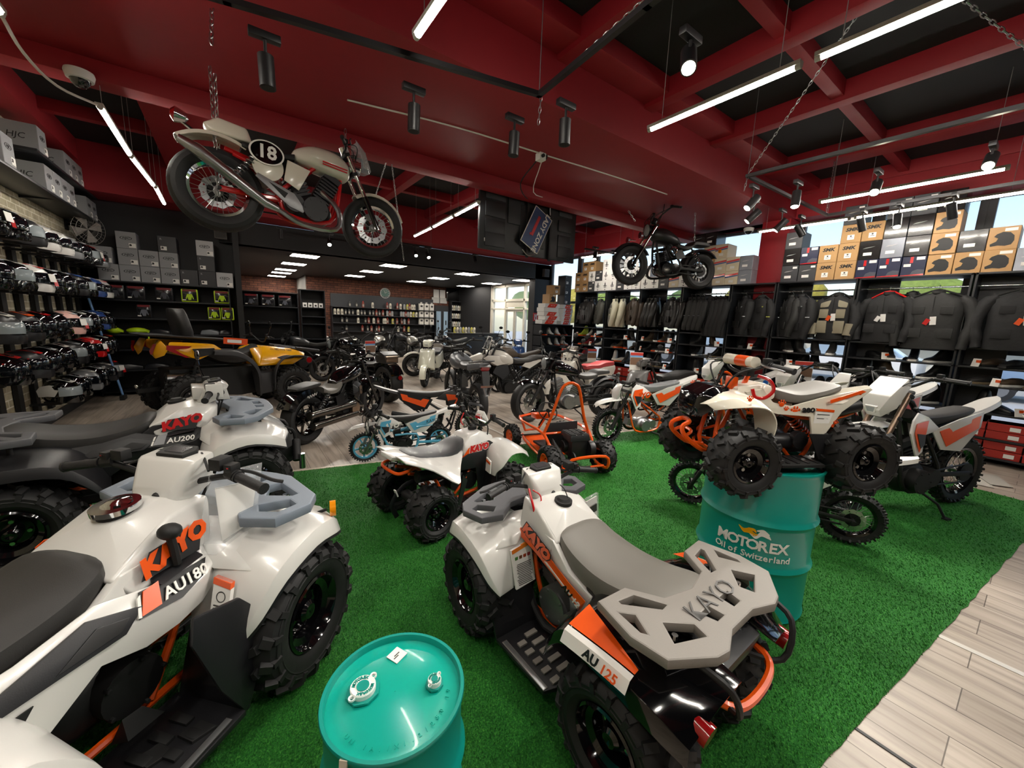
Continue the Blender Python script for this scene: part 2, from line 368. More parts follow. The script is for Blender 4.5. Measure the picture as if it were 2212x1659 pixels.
# ---------------------------------------------------------------- lamps
TUBE = P('#fff7ea', .3, emit=85); PANEL = P('#fff6ea', .3, emit=26); SPOTM = P('#fff0d6', .3, emit=60); TRK = P('#141416', .4); TRKG = P('#5c5c5e', .35, .6)
def tube_light(p0, p1, lab, cord=True):
    p0, p1 = V(p0), V(p1); d = (p1-p0).normalized(); c = (p0+p1)/2
    t = thing('tube_light', lab, 'light', c, group='bare LED tubes under the ceiling')
    q0, q1 = p0-c, p1-c
    G(TUBE).cyl(q0+d*.03, q1-d*.03, .019, n=10).build('diffuser', t)
    G(P('#cfcfca', .5)).cyl(q0, q0+d*.03, .02, n=10).cyl(q1-d*.03, q1, .02, n=10).build('end_cap', t)
    ln = (q1-q0).length; G(P('#c9c9c4', .5), frame(q0, d, (0, 0, 1))).box((ln/2, .021, 0), (ln, .012, .05)).box((ln/2, .013, .021), (ln, .02, .006)).box((ln/2, .013, -.021), (ln, .02, .006)).build('housing', t)  # opaque casing added over the bare tube to keep its light off the ceiling
    if cord:
        g = G(P('#9a9a98', .4, .5))
        for q in (q0+d*.12, q1-d*.12): g.cyl(q+V((0, 0, .02)), (q.x, q.y, 4.1-c.z), .0025, n=5)
        g.build('suspension_wire', t)
Z = 3.2
for p0, p1, l in (((.97, 2.41, Z), (.97, 1.15, Z), 'LED tube crossing the top edge left of the V-shaped chain'), ((2.9, 2.22, Z), (2.9, 1.15, Z), 'LED tube nearer the broad beam in the bright overhead line'), ((2.9, 1.08, Z), (2.9, -.15, Z), 'LED tube running out of the top right, second in its line'),
    ((6.05, 1.98, Z), (6.05, .5, Z), 'LED tube in front of the carton stacks, higher of two lines'), ((7.2, 3.15, Z), (7.2, 1.95, Z), 'LED tube over the dark helmet cartons beside the red column'), ((7.18, 1.9, Z), (7.12, .42, Z), 'LED tube over the tan cartons at the right edge'),
    ((-.95, 2.4, Z), (-.94, 3.72, Z), 'LED tube end at the top left corner'), ((-.76, 4.8, Z), (-.77, 6.05, Z), 'LED tube below the dome camera, nearest of its line'), ((-.77, 6.1, Z), (-.73, 7.3, Z), 'LED tube second below the dome camera'), ((-.72, 7.37, Z), (-.74, 8.45, Z), 'LED tube at the far end of the line by the helmet wall'),
    ((3.11, 7.85, Z), (3.05, 6.85, Z), 'LED tube beyond the suspended front wheel, far end'), ((3.05, 6.8, Z), (2.97, 5.85, Z), 'LED tube between the suspended wheel and television'), ((2.97, 5.8, Z), (2.9, 4.95, Z), 'LED tube running behind the television'),
    ((2.9, -.3, Z), (2.9, -1.6, Z), 'LED tube overhead behind the viewer'), ((.97, -.4, Z), (.97, -1.7, Z), 'LED tube overhead behind the viewer'), ((-.95, -.5, Z), (-.95, .8, Z), 'LED tube overhead behind the viewer'), ((6.05, -.6, Z), (6.05, -1.9, Z), 'LED tube overhead behind the viewer'), ((7.2, 7.2, Z), (7.2, 5.9, Z), 'LED tube over the white cartons behind the suspended cruiser')):
    tube_light(p0, p1, l)
i = 0
cols = ['second column', 'column over the clock', 'column by the entrance', 'column near the partition']
for ci, x in enumerate((1.5, 3.6, 5.85, 8.0)):
    for ri, y in enumerate((10.6, 12.6, 14.6, 15.9, 17.6)):
        if (x > 2.2 and y > 15) or (x > 7.9 and y > 15): continue
        t = thing('ceiling_light', 'square ceiling light panel, %s row from the fascia, %s' % (['first', 'second', 'third', 'fourth', 'fifth'][ri], ['leftmost column over the rainwear shelf', 'column over the clock', 'column over the television screen', 'rightmost column by the entrance'][ci]), 'light', (x, y, 2.915), group='ceiling light panels in the low back room')
        G(PANEL).box((0, 0, -.004), (.56, .56, .012)).build('diffuser', t); G(P('#d8d8d4', .5)).box((0, .29, -.003), (.6, .02, .016)).box((0, -.29, -.003), (.6, .02, .016)).box((.29, 0, -.003), (.02, .6, .016)).box((-.29, 0, -.003), (.02, .6, .016)).build('frame', t)
def track(pts, lab, m=TRK, w=.035):
    g = G(m)
    for p, q in zip(pts, pts[1:]):
        d = V(q)-V(p); g.at(frame(p, d, (0, 0, 1))).box((d.length/2, 0, 0), (d.length+w, .03, w)).box((d.length/2, .018, 0), (d.length, .006, .012)); g.at(None)
    g.use(P('#6e6e70', .4, .5))
    for p in pts: g.cyl((p[0], p[1], p[2]), (p[0], p[1], 4.12), .003, n=5)
    tag(g.build('lighting_track'), lab, 'track')
track([(-1.6, 3.15, Z), (.09, 2.78, Z), (1.88, 2.4, Z), (1.8, 1.45, Z), (1.72, -.6, Z)], 'black lighting track with a corner under the broad red beam')
track([(4.55, -.8, Z), (4.52, 2.15, Z), (6.8, 2.1, Z), (6.62, -.6, Z)], 'grey lighting track with two corners in front of the carton stacks', TRKG)
track([(1.5, 9.15, 3.25), (4.0, 9.05, 3.25)], 'black lighting track along the far red beam')
track([(6.2, 6.1, 3.15), (7.6, 6.0, 3.15)], 'short black lighting track behind the suspended cruiser')
def spot(p, aim, lab, on=True, power=90, m=TRK, L=.17, r=.042, zt=Z):
    lab = lab.replace('  ', ' '); p = V(p); a = (V(aim)-p).normalized(); t = thing('track_spotlight', lab, 'light', (p.x, p.y, zt), group='track spotlights')
    o = V((0, 0, p.z - zt))
    G(m).box((0, 0, -.035), (.16, .045, .04)).build('driver_box', t, bev=.005)
    G(m).cyl((0, 0, -.05), o, .009, n=8).build('arm', t)
    G(m).cyl(o-a*L*.5, o+a*L*.5, r, n=20).use(SPOTM if on else DARK).cyl(o+a*(L*.5-.01), o+a*(L*.5+.001), r*.82, n=20).build('spot_head', t)
    if on and power:
        l = bpy.data.lights.new('spot', 'SPOT'); l.energy = power; l.color = (1, .94, .85); l.spot_size = R(75); l.spot_blend = .5; l.shadow_soft_size = .035
        lo = bpy.data.objects.new('lamp', l); COL.objects.link(lo); lo.parent = t; lo.location = o + a*(L*.5+.02); lo.rotation_euler = a.to_track_quat('-Z', 'Y').to_euler()
for p, aim, l, on, pw, m in (
    ((.26, 2.9, 2.98), (.3, 2.8, 0), 'black track spotlight nearest the loose chain, left of the tube', False, 0, TRK), ((1.13, 2.85, 2.98), (1.05, 2.9, 0), 'black track spotlight second along the beam', False, 0, TRK), ((1.9, 2.72, 2.98), (1.8, 2.7, 0), 'black track spotlight left of the track corner', False, 0, TRK), ((2.07, 2.32, 2.98), (2.1, 2.3, 0), 'black track spotlight right of the track corner', False, 0, TRK),
    ((2.12, 1.4, 3.05), (.7, .3, .6), 'glowing track spotlight at the top facing the viewer', True, 108, TRK), ((5.16, .54, 3.05), (2.2, .5, .5), 'glowing track spotlight near the right edge', True, 153, TRKG), ((5.2, 1.25, 3.02), (2.6, .9, .4), 'glowing tilted track spotlight in the middle of the grey track', True, 108, TRKG), ((5.0, 1.85, 3.0), (4.2, 1.6, 0), 'glowing track spotlight pointing down left of the tilted one', True, 99, TRKG),
    ((4.8, 2.2, 3.0), (2.5, 3.4, 0), 'glowing track spotlight at the chained corner, upper of two', True, 135, TRKG), ((5.3, 2.4, 2.98), (3.8, 4.6, .2), 'glowing track spotlight at the chained corner, lower of two', True, 117, TRKG), ((6.0, 2.35, 2.98), (5.0, 4.4, .2), 'tilted glowing track spotlight left of the red column top', True, 108, TRKG), ((6.5, 2.3, 2.98), (6.9, 1.2, 1), 'unlit black track spotlight in front of the window', False, 0, TRK), ((6.75, 1.7, 3.0), (7.4, 1.3, 1.2), 'unlit black track spotlight before the brown cartons', False, 0, TRK), ((6.7, 1.35, 2.98), (5.6, .9, .3), 'glowing track spotlight before the brown cartons', True, 90, TRK), ((6.65, .9, 3.0), (7.5, .6, 1.2), 'unlit black track spotlight before the stacked black cartons', False, 0, TRK),
    ((6.3, 5.9, 3.0), (5.2, 5.2, .5), 'glowing track spotlight left of the suspended cruiser', True, 105, TRK), ((6.9, 5.9, 3.0), (5.6, 4.6, .5), 'bright white track spotlight left of the suspended headlight', True, 105, TRK), ((7.3, 5.8, 2.95), (6.6, 4.8, .5), 'glowing track spotlight lowest by the suspended headlight', True, 90, TRK),
    ((1.75, 9.05, 3.05), (1.2, 6.0, .3), 'glowing track spotlight under the suspended cafe racer', True, 135, TRK), ((.9, 9.1, 3.08), (.9, 8.8, 0), 'black track spotlight under the suspended rear wheel', False, 0, TRK), ((3.6, 9.0, 3.05), (2.7, 6.0, .3), 'glowing track spotlight below the television, left of pair', True, 135, TRK), ((3.9, 9.0, 3.05), (3.8, 6.2, .3), 'glowing track spotlight below the television, right of pair', True, 108, TRK), ((5.2, 9.0, 3.1), (4.8, 7.0, .3), 'black track spotlight below the television', False, 0, TRK)):
    spot(p, aim, l, on, pw, m, zt=Z if abs(p[1]-9) > .2 else 3.25)
for p, aim, l in (((-.6, 1.0, 3.0), (-.4, 2.2, .3), 'spotlight'), ((.4, -.6, 3.0), (1.0, 1.4, .3), 'spotlight'), ((2.6, -.9, 3.0), (1.6, 1.0, .3), 'spotlight'), ((4.2, -1.4, 3.0), (3.0, .8, .3), 'spotlight')):
    spot(p, aim, 'track spotlight overhead behind the viewer', True, 45)
# sky
w = bpy.data.worlds.new('world'); S.world = w; w.use_nodes = True; nt = w.node_tree
sk = nt.nodes.new('ShaderNodeTexSky'); sk.sky_type = 'NISHITA'; sk.sun_elevation = R(38); sk.sun_rotation = R(250); sk.sun_disc = False
nt.links.new(sk.outputs[0], nt.nodes['Background'].inputs[0]); nt.nodes['Background'].inputs[1].default_value = .26
sun = bpy.data.lights.new('sun', 'SUN'); sun.energy = 2.2; sun.angle = R(1); sun.color = (1, .94, .85); so = bpy.data.objects.new('sun', sun); COL.objects.link(so); so.rotation_euler = V((.62, .25, -.74)).to_track_quat('-Z', 'Y').to_euler()
# camera
def make_cam():
    yaw, pit, rol = R(35.9), R(9.5), R(-2.15)
    f = V((math.sin(yaw)*math.cos(pit), math.cos(yaw)*math.cos(pit), -math.sin(pit))); r0 = V((math.cos(yaw), -math.sin(yaw), 0)); d0 = f.cross(r0)
    r = r0*math.cos(rol) + d0*math.sin(rol); d = -r0*math.sin(rol) + d0*math.cos(rol)
    m = MX((r, -d, -f)).transposed().to_4x4(); m.translation = (0, 0, 1.62)
    c = bpy.data.cameras.new('camera'); c.sensor_width = 36; c.lens = 835/2212*36; c.clip_start = .02; c.clip_end = 300
    o = bpy.data.objects.new('camera', c); COL.objects.link(o); o.matrix_world = m; S.camera = o
make_cam()
S.view_settings.view_transform = 'Standard'; S.view_settings.look = 'None'; S.view_settings.gamma = 1; S.view_settings.use_curve_mapping = False
S.view_settings.exposure = .15
S.cycles.max_bounces = 6; S.cycles.diffuse_bounces = 3; S.cycles.glossy_bounces = 3; S.cycles.transmission_bounces = 4; S.cycles.transparent_max_bounces = 8
S.cycles.use_denoising = True; S.cycles.adaptive_threshold = .03; S.cycles.sample_clamp_indirect = 6; S.cycles.caustics_reflective = False; S.cycles.caustics_refractive = False
# ---------------------------------------------------------------- wheels (axis along y)
MC = {}
def cached(key, fn):
    if key not in MC: MC[key] = fn()
    return MC[key]
def lug(g, a, y, r, ly, lt, h, skew=0, tilt=0):
    m = MX.Rotation(-a, 4, 'Y') @ MX.Translation((0, y, r)) @ MX.Rotation(tilt, 4, 'X') @ MX.Rotation(skew, 4, 'Z')
    x, yy = lt/2, ly/2
    g.add([m @ V(p) for p in ((-x,-yy,-.01),(x,-yy,-.01),(x,yy,-.01),(-x,yy,-.01),(-x*.75,-yy*.88,h),(x*.75,-yy*.88,h),(x*.75,yy*.88,h),(-x*.75,yy*.88,h))],
          [(4,5,6,7),(0,1,5,4),(1,2,6,5),(2,3,7,6),(3,0,4,7)])
def tyre_mesh(r, w, rr, kind):
    g = G(RUBBER); n = 40; h = w/2; d = r-rr
    if kind == 'atv':
        b = .018
        pr = [(rr-.012, -h*.62), (rr+.004, -h*.8), (rr+d*.3, -h*.97), (rr+d*.62, -h*.99), (r-b-.012, -h*.86), (r-b, -h*.62), (r-b+.004, 0)]
        g.lathe(pr + [(q, -y) for q, y in pr[-2::-1]], ax=(0,1,0), n=n)
        N = max(14, int(r*66))
        for k in range(N):
            a = 2*PI*k/N; o = PI/N
            for s, ao in ((1, 0), (-1, o)):
                lug(g, a+ao, s*h*.3, r-b, h*.62, r*.13, b, s*.55)
                lug(g, a+ao+o*.75, s*h*.74, r-b-.008, h*.42, r*.14, b*1.1, -s*.3, -s*.55)
                lug(g, a+ao+o*.75, s*h*.97, r-b-d*.22, d*.3, r*.1, .008, 0, -s*1.45)
        for q in (.45, .6):
            for s in (-1, 1): g.lathe([(rr+d*q, s*h*.985), (rr+d*q+.004, s*h*1.005), (rr+d*q+.008, s*h*.985)], ax=(0,1,0), n=n)
    elif kind == 'mx':
        b = .014
        pr = [(rr-.006, -h*.45), (rr+d*.25, -h*.75), (rr+d*.55, -h*.86), (r-b-.015, -h*.74), (r-b, -h*.3)]
        g.lathe(pr + [(q, -y) for q, y in pr[::-1]], ax=(0,1,0), n=n)
        N = max(18, int(r*95))
        for k in range(N):
            a = 2*PI*k/N; o = PI/N
            lug(g, a, 0, r-b, h*.42, r*.075, b)
            for s in (-1, 1):
                lug(g, a+o, s*h*.46, r-b-.003, h*.36, r*.075, b, 0, -s*.25)
                lug(g, a, s*h*.8, r-b-.02, h*.36, r*.075, b, 0, -s*.8)
    else:
        pr = [(rr-.004, -h*.55), (rr+d*.3, -h*.92), (rr+d*.55, -h), (r-d*.2, -h*.86), (r-d*.07, -h*.5), (r, -h*.16), (r, h*.16)]
        g.lathe(pr + [(q, -y) for q, y in pr[-3::-1]], ax=(0,1,0), n=48)
        g.use(DARK); N = 30
        for k in range(N):
            for s in (-1, 1):
                a = 2*PI*(k+(.5 if s > 0 else 0))/N; g2 = []
                for t, y in ((0, .14), (.05, .42), (.11, .66)):
                    q = r - d*(.0 if y < .2 else .035 if y < .5 else .115) + .0012
                    g2.append(((a+t), s*h*y, q))
                for (a0, y0, q0), (a1, y1, q1) in zip(g2, g2[1:]):
                    P4 = [(math.sin(x)*q, y, math.cos(x)*q) for x, y, q in ((a0-.014, y0, q0), (a0+.014, y0, q0), (a1+.014, y1, q1), (a1-.014, y1, q1))]
                    g.add(P4, [(0, 1, 2, 3)])
    return g.mesh('tyre', ang=30)
def rim_mesh(rr, w, kind, mat, m2=None):
    g = G(mat); h = w*.34; m2 = m2 or ALU
    if kind == 'steel':
        for s in (1,):
            g.lathe([(rr+.006, h*1.25), (rr-.004, h*1.32), (rr-.012, h*1.15), (rr-.02, h*.9), (rr-.045, h*.75), (rr-.05, h*.2), (rr*.62, h*.1), (rr*.55, h*.3), (rr*.33, h*.34), (rr*.3, h*.34)], ax=(0,1,0), n=36)
            g.lathe([(rr*.3, h*.34), (rr*.3, h*.8), (rr*.2, h*.95), (rr*.12, h*.97), (.001, h*.9)], ax=(0,1,0), n=20)
        g.lathe([(rr+.006, -h*1.25), (rr-.02, -h*1.2), (rr-.045, -h*.7), (rr-.05, h*.2)], ax=(0,1,0), n=30); g.lathe([(rr*.95, -h*.2), (.001, -h*.2)], ax=(0,1,0), n=24)
        g.use(CHROME)
        for k in range(4):
            a = PI/4+k*PI/2; g.cyl((math.sin(a)*rr*.44, h*.3, math.cos(a)*rr*.44), (math.sin(a)*rr*.44, h*.5, math.cos(a)*rr*.44), .011, n=6)
        g.use(DARK)
        for k in range(8):
            a = k*PI/4; g.cyl((math.sin(a)*rr*.62, h*.12, math.cos(a)*rr*.62), (math.sin(a)*rr*.62, h*.17, math.cos(a)*rr*.62), rr*.07, n=10)
        return g.mesh('rim', ang=30)
    k = .018 if rr > .15 else .014
    g.lathe([(rr+.004, -h), (rr-k, -h*.8), (rr-k*1.3, 0), (rr-k, h*.8), (rr+.004, h), (rr-.002, h*.7), (rr, 0), (rr-.002, -h*.7)], ax=(0,1,0), n=48, closed=True)
    hb = rr*.17
    if kind == 'spoke':
        g.use(m2).lathe([(.001, -.045), (hb*.7, -.045), (hb, -.035), (hb, -.028), (hb*.6, -.02), (hb*.6, .02), (hb, .028), (hb, .035), (hb*.7, .045), (.001, .045)], ax=(0,1,0), n=20)
        g.use(STEEL)
        for i in range(28):
            a = 2*PI*i/28; s = 1 if i % 2 else -1; da = (.35 if (i//2) % 2 else -.35)
            g.cyl((math.sin(a+da)*hb*.95, s*.03, math.cos(a+da)*hb*.95), (math.sin(a)*(rr-k), s*.003, math.cos(a)*(rr-k)), .0022, n=4, cap=False)
    else:
        ns = int(kind[4:] or 10)
        g.lathe([(.001, -.045), (hb, -.045), (hb, .045), (.001, .045)], ax=(0,1,0), n=20)
        for i in range(ns):
            a = 2*PI*i/ns; wd = rr*.1 if ns > 6 else rr*.16
            m = MX.Rotation(-a, 4, 'Y')
            g.at(m).hull([(-wd*.5, -.018, hb*.8), (wd*.5, -.018, hb*.8), (wd*.5, .018, hb*.8), (-wd*.5, .018, hb*.8), (-wd*.35, -.012, rr-k*.8), (wd*.35, -.012, rr-k*.8), (wd*.35, .012, rr-k*.8), (-wd*.35, .012, rr-k*.8)]).at(None)
    return g.mesh('rim', ang=35)
def disc_mesh(r, n=10):
    o = [(r*(1+.035*math.cos(i*n*2*PI/120))*math.cos(2*PI*i/120), r*(1+.035*math.cos(i*n*2*PI/120))*math.sin(2*PI*i/120)) for i in range(120)]
    c = lambda x, y, q, m=10: [(x+q*math.cos(2*PI*j/m), y+q*math.sin(2*PI*j/m)) for j in range(m)]
    hs = [c(0, 0, r*.62, 28)] + [c(r*.8*math.cos(2*PI*(i+.5)/n), r*.8*math.sin(2*PI*(i+.5)/n), r*.06) for i in range(n)]
    g = G(STEEL); m = MX.Rotation(PI/2, 4, 'X'); g.flat(o, hs, .004, m)
    g.use(DARK)
    for i in range(5):
        a = 2*PI*i/5; g.at(MX.Rotation(-a, 4, 'Y')).box((0, 0, r*.45), (r*.12, .004, r*.5)).at(None)
    return g.mesh('brake_disc')
def wheel(par, c, r, w, rr, ty, rim, rm, steer=0, disc=0, dy=.06, flip=False, m2=None, name='wheel'):
    o = put(cached(('t', r, w, rr, ty), lambda: tyre_mesh(r, w, rr, ty)), name, par, Tm=MX.Translation(c) @ MX.Rotation(R(steer), 4, 'Z') @ MX.Rotation(rnd.uniform(0, 1), 4, 'Y') @ (MX.Rotation(PI, 4, 'Z') if flip else MX.Identity(4)))
    put(cached(('r', rr, w, rim, rm.name, m2 and m2.name), lambda: rim_mesh(rr, w, rim, rm, m2)), 'rim', o)
    if disc: put(cached(('d', disc), lambda: disc_mesh(disc)), 'brake_disc', o, Tm=MX.Translation((0, dy, 0)))
    return o
def coil(g, p0, p1, r, turns, t, n=6):
    p0, p1 = V(p0), V(p1); ax = (p1-p0); u = ax.orthogonal().normalized(); v = ax.normalized().cross(u); N = turns*8
    return g.tube([p0 + ax*i/N + (u*math.cos(2*PI*i/8) + v*math.sin(2*PI*i/8))*r for i in range(N+1)], t, n=n, k=1)
def shock(par, p0, p1, m=ORANGE, r=.026, turns=7, name='shock_absorber'):
    p0, p1 = V(p0), V(p1); d = p1-p0
    g = G(DARK).cyl(p0, p0+d*.55, r*.55, n=10).use(STEEL).cyl(p0+d*.5, p1, r*.3, n=8)
    g.use(m); coil(g, p0+d*.14, p1-d*.12, r, turns, r*.2); g.use(DARK).cyl(p0+d*.1, p0+d*.14, r*1.15, n=12).cyl(p1-d*.13, p1-d*.1, r*1.15, n=12)
    return g.build(name, par)
def seat_loft(st, m=SEAT, n=14, dz=0, e=.55):
    # st: (x, half width, top z, bottom z); superelliptic top, flat bottom
    rings = []
    for x, hw, zt, zb in catmull4(st, 4):
        r = []
        for i in range(n):
            a = 2*PI*i/n; c, s = math.cos(a), math.sin(a)
            r.append((x, hw*math.copysign(abs(c)**e, c), (zt+zb)/2 + (zt-zb)/2*math.copysign(abs(s)**e, s)))
        rings.append(r)
    return G(m).loft(rings)
def catmull4(st, k):
    n = len(st); out = []
    for i in range(n-1):
        a, b, c, d = st[max(0, i-1)], st[i], st[i+1], st[min(n-1, i+2)]
        for j in range(k):
            t = j/k
            out.append(tuple(.5*((2*B)+(Cc-A)*t+(2*A-5*B+4*Cc-D)*t*t+(-A+3*B-3*Cc+D)*t**3) for A, B, Cc, D in zip(a, b, c, d)))
    out.append(st[-1]); return out
def sheet_st(st, k=4):
    # smooth a grid of stations (each a list of points) along its length
    n = len(st[0]); cols = [catmull([s[i] for s in st], k) for i in range(n)]
    return [[cols[i][j] for i in range(n)] for j in range(len(cols[0]))]
def mir(pts, s): return [(x, y*s, z) for x, y, z in pts]
# ---------------------------------------------------------------- quad bikes; local x forward, y left, z up
RK = P('#55565a', .5, bump=.1, nscale=350)
RACK_R = ([(-.40, .39), (-.41, .24), (-.54, .155), (-.575, 0), (-.54, -.155), (-.41, -.24), (-.40, -.39), (-.58, -.43), (-.71, -.41), (-.80, -.26), (-.81, -.2), (-.77, -.09), (-.77, .09), (-.81, .2), (-.80, .26), (-.71, .41), (-.58, .43)],
    [[(-.435, .33), (-.45, .24), (-.57, .17), (-.575, .22), (-.46, .335)], [(-.47, .38), (-.525, .325), (-.62, .375), (-.59, .395)], [(-.60, .28), (-.68, .18), (-.745, .2), (-.69, .34)], [(-.66, .12), (-.66, .04), (-.73, .035), (-.73, .1)],
     [(-.435, -.33), (-.45, -.24), (-.57, -.17), (-.575, -.22), (-.46, -.335)], [(-.47, -.38), (-.525, -.325), (-.62, -.375), (-.59, -.395)], [(-.60, -.28), (-.68, -.18), (-.745, -.2), (-.69, -.34)], [(-.66, -.12), (-.66, -.04), (-.73, -.035), (-.73, -.1)]])
RACK_F = ([(.40, .30), (.43, .42), (.56, .46), (.64, .42), (.77, .19), (.78, .1), (.78, -.1), (.77, -.19), (.64, -.42), (.56, -.46), (.43, -.42), (.40, -.30), (.50, -.17), (.52, 0), (.50, .17)],
    [[(.45, .32), (.47, .4), (.55, .42), (.58, .36), (.5, .27)], [(.60, .35), (.63, .36), (.71, .2), (.66, .17), (.57, .24)], [(.73, .13), (.74, -.0), (.67, .02), (.67, .13)],
     [(.45, -.32), (.47, -.4), (.55, -.42), (.58, -.36), (.5, -.27)], [(.60, -.35), (.63, -.36), (.71, -.2), (.66, -.17), (.57, -.24)], [(.73, -.13), (.74, -.03), (.67, -.01), (.67, -.12)]])
def decal(par, poly, d, m, name='decal', label=None):
    g = G(m).prism(poly, d); return g.build(name, par, label)
def grip_set(par, pts, r=.011, gl=.12, m=DARK, gm=GRIP, lever=True, bar_r=None):
    """handlebar through pts; grips on both ends, levers and switch pods"""
    bar = G(m).tube(pts, bar_r or r, n=8, k=5).build('handlebar', par)
    for s, (a, b) in ((1, (pts[0], pts[1])), (-1, (pts[-1], pts[-2]))):
        a, b = V(a), V(b); d = (b-a).normalized()
        g = G(gm).cyl(a-d*.012, a-d*.004, r*1.75, n=12).cyl(a-d*.004, a+d*gl, r*1.5, n=12).cyl(a+d*gl, a+d*(gl+.006), r*1.9, n=12)
        o = g.build('grip', par)
        f = V((1, 0, 0)); f = (f - d*f.dot(d)).normalized()
        G(DARK).cyl(a+d*(gl+.012), a+d*(gl+.055), r*1.9, n=10).box(a+d*(gl+.035)+V((.0, 0, r*2.2)), (.04, .035, .03)).use(RED).box(a+d*(gl+.03)+V((-.015, 0, r*2.6)), (.014, .014, .01)).build('switch_pod', par, bev=.003)
        if lever: G(STEEL if lever == 2 else DARK).tube([a+d*(gl+.06)+f*.02, a+d*(gl+.01)+f*.052, a+d*.03+f*.06, a-d*.01+f*.075], r*.55, n=6).build('brake_lever', par)
    return bar
def utility_quad(name, label, loc, rz, sc, side=WHITE, rear=WHITE, front_rack=RK, rear_rack=RK, seat=SEAT, pod=False, decor=None, steer=0, group=None, tank_strip=None, hand=.38):
    t = thing(name, label, 'quad bike', (loc[0], loc[1], .005), rz, group, sc=sc)
    for x, w, r, ty in ((.56, .22, .285, 'F'), (-.52, .28, .275, 'R')):
        for s in (1, -1):
            wheel(t, (x, s*(.475-w/2), r), r, w, r*.52, 'atv', 'steel', GLOSS, steer=steer if x > 0 else 0, flip=s < 0)
    # frame and running gear
    g = G(ORANGE)
    for s in (1, -1):
        g.tube([(.62, s*.1, .42), (.58, s*.12, .24), (.2, s*.13, .2), (-.2, s*.13, .22), (-.42, s*.12, .36)], .014)
        g.tube([(.34, s*.06, .74), (.3, s*.12, .5), (.15, s*.14, .22)], .013); g.tube([(.2, s*.05, .66), (-.3, s*.12, .55), (-.75, s*.12, .56)], .013)
        g.tube([(.62, s*.11, .3), (.56, s*.34, .27), (.45, s*.11, .28)], .011, k=2)
    g.cyl((.36, 0, .5), (.32, 0, .8), .026).build('frame', t)
    G(DARK).cyl((-.52, -.33, .275), (-.52, .33, .275), .028).cyl((-.52, -.12, .275), (-.52, .12, .275), .06).tube([(-.1, .06, .27), (-.52, .07, .275)], .03).tube([(-.1, -.06, .27), (-.52, -.07, .275)], .03).cyl((.56, -.33, .28), (.56, .33, .28), .018).build('axle', t)
    for s in (1, -1): shock(t, (.5, s*.16, .62), (.55, s*.29, .32))
    shock(t, (-.28, 0, .56), (-.46, 0, .34), r=.034)
    g = G(DARK if pod else ALU).ell((.02, 0, .33), (.2, .12, .13)).cyl((.1, .02, .33), (.1, .165, .33), .1, n=20).cyl((-.06, .02, .3), (-.06, .17, .3), .075, n=20).cyl((.1, -.16, .33), (.1, 0, .33), .09, n=20)
    for k in range(6): g.box((.2+.006*k, 0, .37+.02*k), (.14, .17, .011), (0, -25, 0))
    for s in (1, -1):
        for k in range(5): g.cyl((.1+.085*math.cos(k*1.25), s*.15, .33+.085*math.sin(k*1.25)), (.1+.085*math.cos(k*1.25), s*.172, .33+.085*math.sin(k*1.25)), .008, n=6)
    g.build('engine', t, bev=.003)
    G(DARK).tube([(.28, .06, .4), (.32, .13, .3), (.1, .19, .21), (-.25, .17, .36)], .02).cyl((-.25, .14, .38), (-.7, .15, .45), .052, n=16).build('exhaust', t)
    # bodywork
    for s in (1, -1):
        st = [[(.87, .12, .60), (.85, .28, .605), (.81, .40, .575), (.815, .415, .52)], [(.74, .12, .675), (.72, .29, .675), (.70, .455, .645), (.705, .475, .575)], [(.56, .12, .70), (.56, .30, .70), (.56, .475, .665), (.56, .49, .60)], [(.42, .12, .695), (.41, .30, .685), (.40, .465, .61), (.405, .48, .55)], [(.345, .13, .66), (.325, .28, .60), (.31, .43, .485), (.32, .445, .45)], [(.31, .14, .50), (.295, .27, .46), (.28, .40, .41), (.285, .41, .395)], [(.30, .15, .39), (.285, .27, .38), (.27, .385, .375), (.272, .39, .37)]]
        G(WHITE).sheet(sheet_st([mir(r, s) for r in st], 3)).build('front_fender', t, solid=.008, bev=.004, ang=28)
        st2 = [[(q[0]+.004, q[1]*s, q[2]-.014) for q in r] for r in st]; G(BLACK).sheet(sheet_st(st2, 3)).build('fender_liner', t, solid=.006)
        st = [[(-.14, .15, .48), (-.13, .28, .43), (-.12, .41, .36), (-.125, .42, .34)], [(-.2, .15, .60), (-.19, .3, .57), (-.18, .44, .50), (-.19, .455, .46)], [(-.3, .15, .67), (-.3, .3, .665), (-.3, .46, .625), (-.305, .475, .565)], [(-.5, .15, .70), (-.5, .3, .69), (-.5, .475, .655), (-.5, .49, .59)], [(-.7, .15, .70), (-.7, .3, .68), (-.7, .465, .62), (-.705, .48, .55)], [(-.85, .15, .67), (-.84, .28, .64), (-.82, .42, .55), (-.825, .435, .49)]]
        G(rear).sheet(sheet_st([mir(r, s) for r in st], 3)).build('rear_fender', t, solid=.009, bev=.003, ang=28)
        # foot well
        g = G(BLACK).prism(mir([(.24, .13, .13), (.24, .43, .13), (-.14, .42, .13), (-.18, .3, .13), (-.16, .13, .13)], s), (0, 0, .022))
        g.prism(mir([(.22, .15, .13), (.25, .42, .13), (.36, .41, .34), (.31, .405, .40), (.285, .28, .39), (.285, .16, .40)], s), (.014, 0, 0))
        g.prism(mir([(.25, .42, .13), (.39, .415, .34), (.35, .41, .46), (.28, .40, .56), (.13, .39, .60), (.11, .40, .52), (.17, .42, .30)], s), (0, -.014*s, 0)) if pod else None
        g.build('foot_guard', t, bev=.006)
        g = G(GREYL if not pod else DARK)
        for k in range(5): g.box((.16-.065*k, s*.25, .158), (.03, .075, .012)).box((.13-.065*k, s*.335, .158), (.03, .05, .012))
        g.use(ALU).box((.03, s*.405, .156), (.34, .03, .006)).build('foot_plate', t, bev=.003)
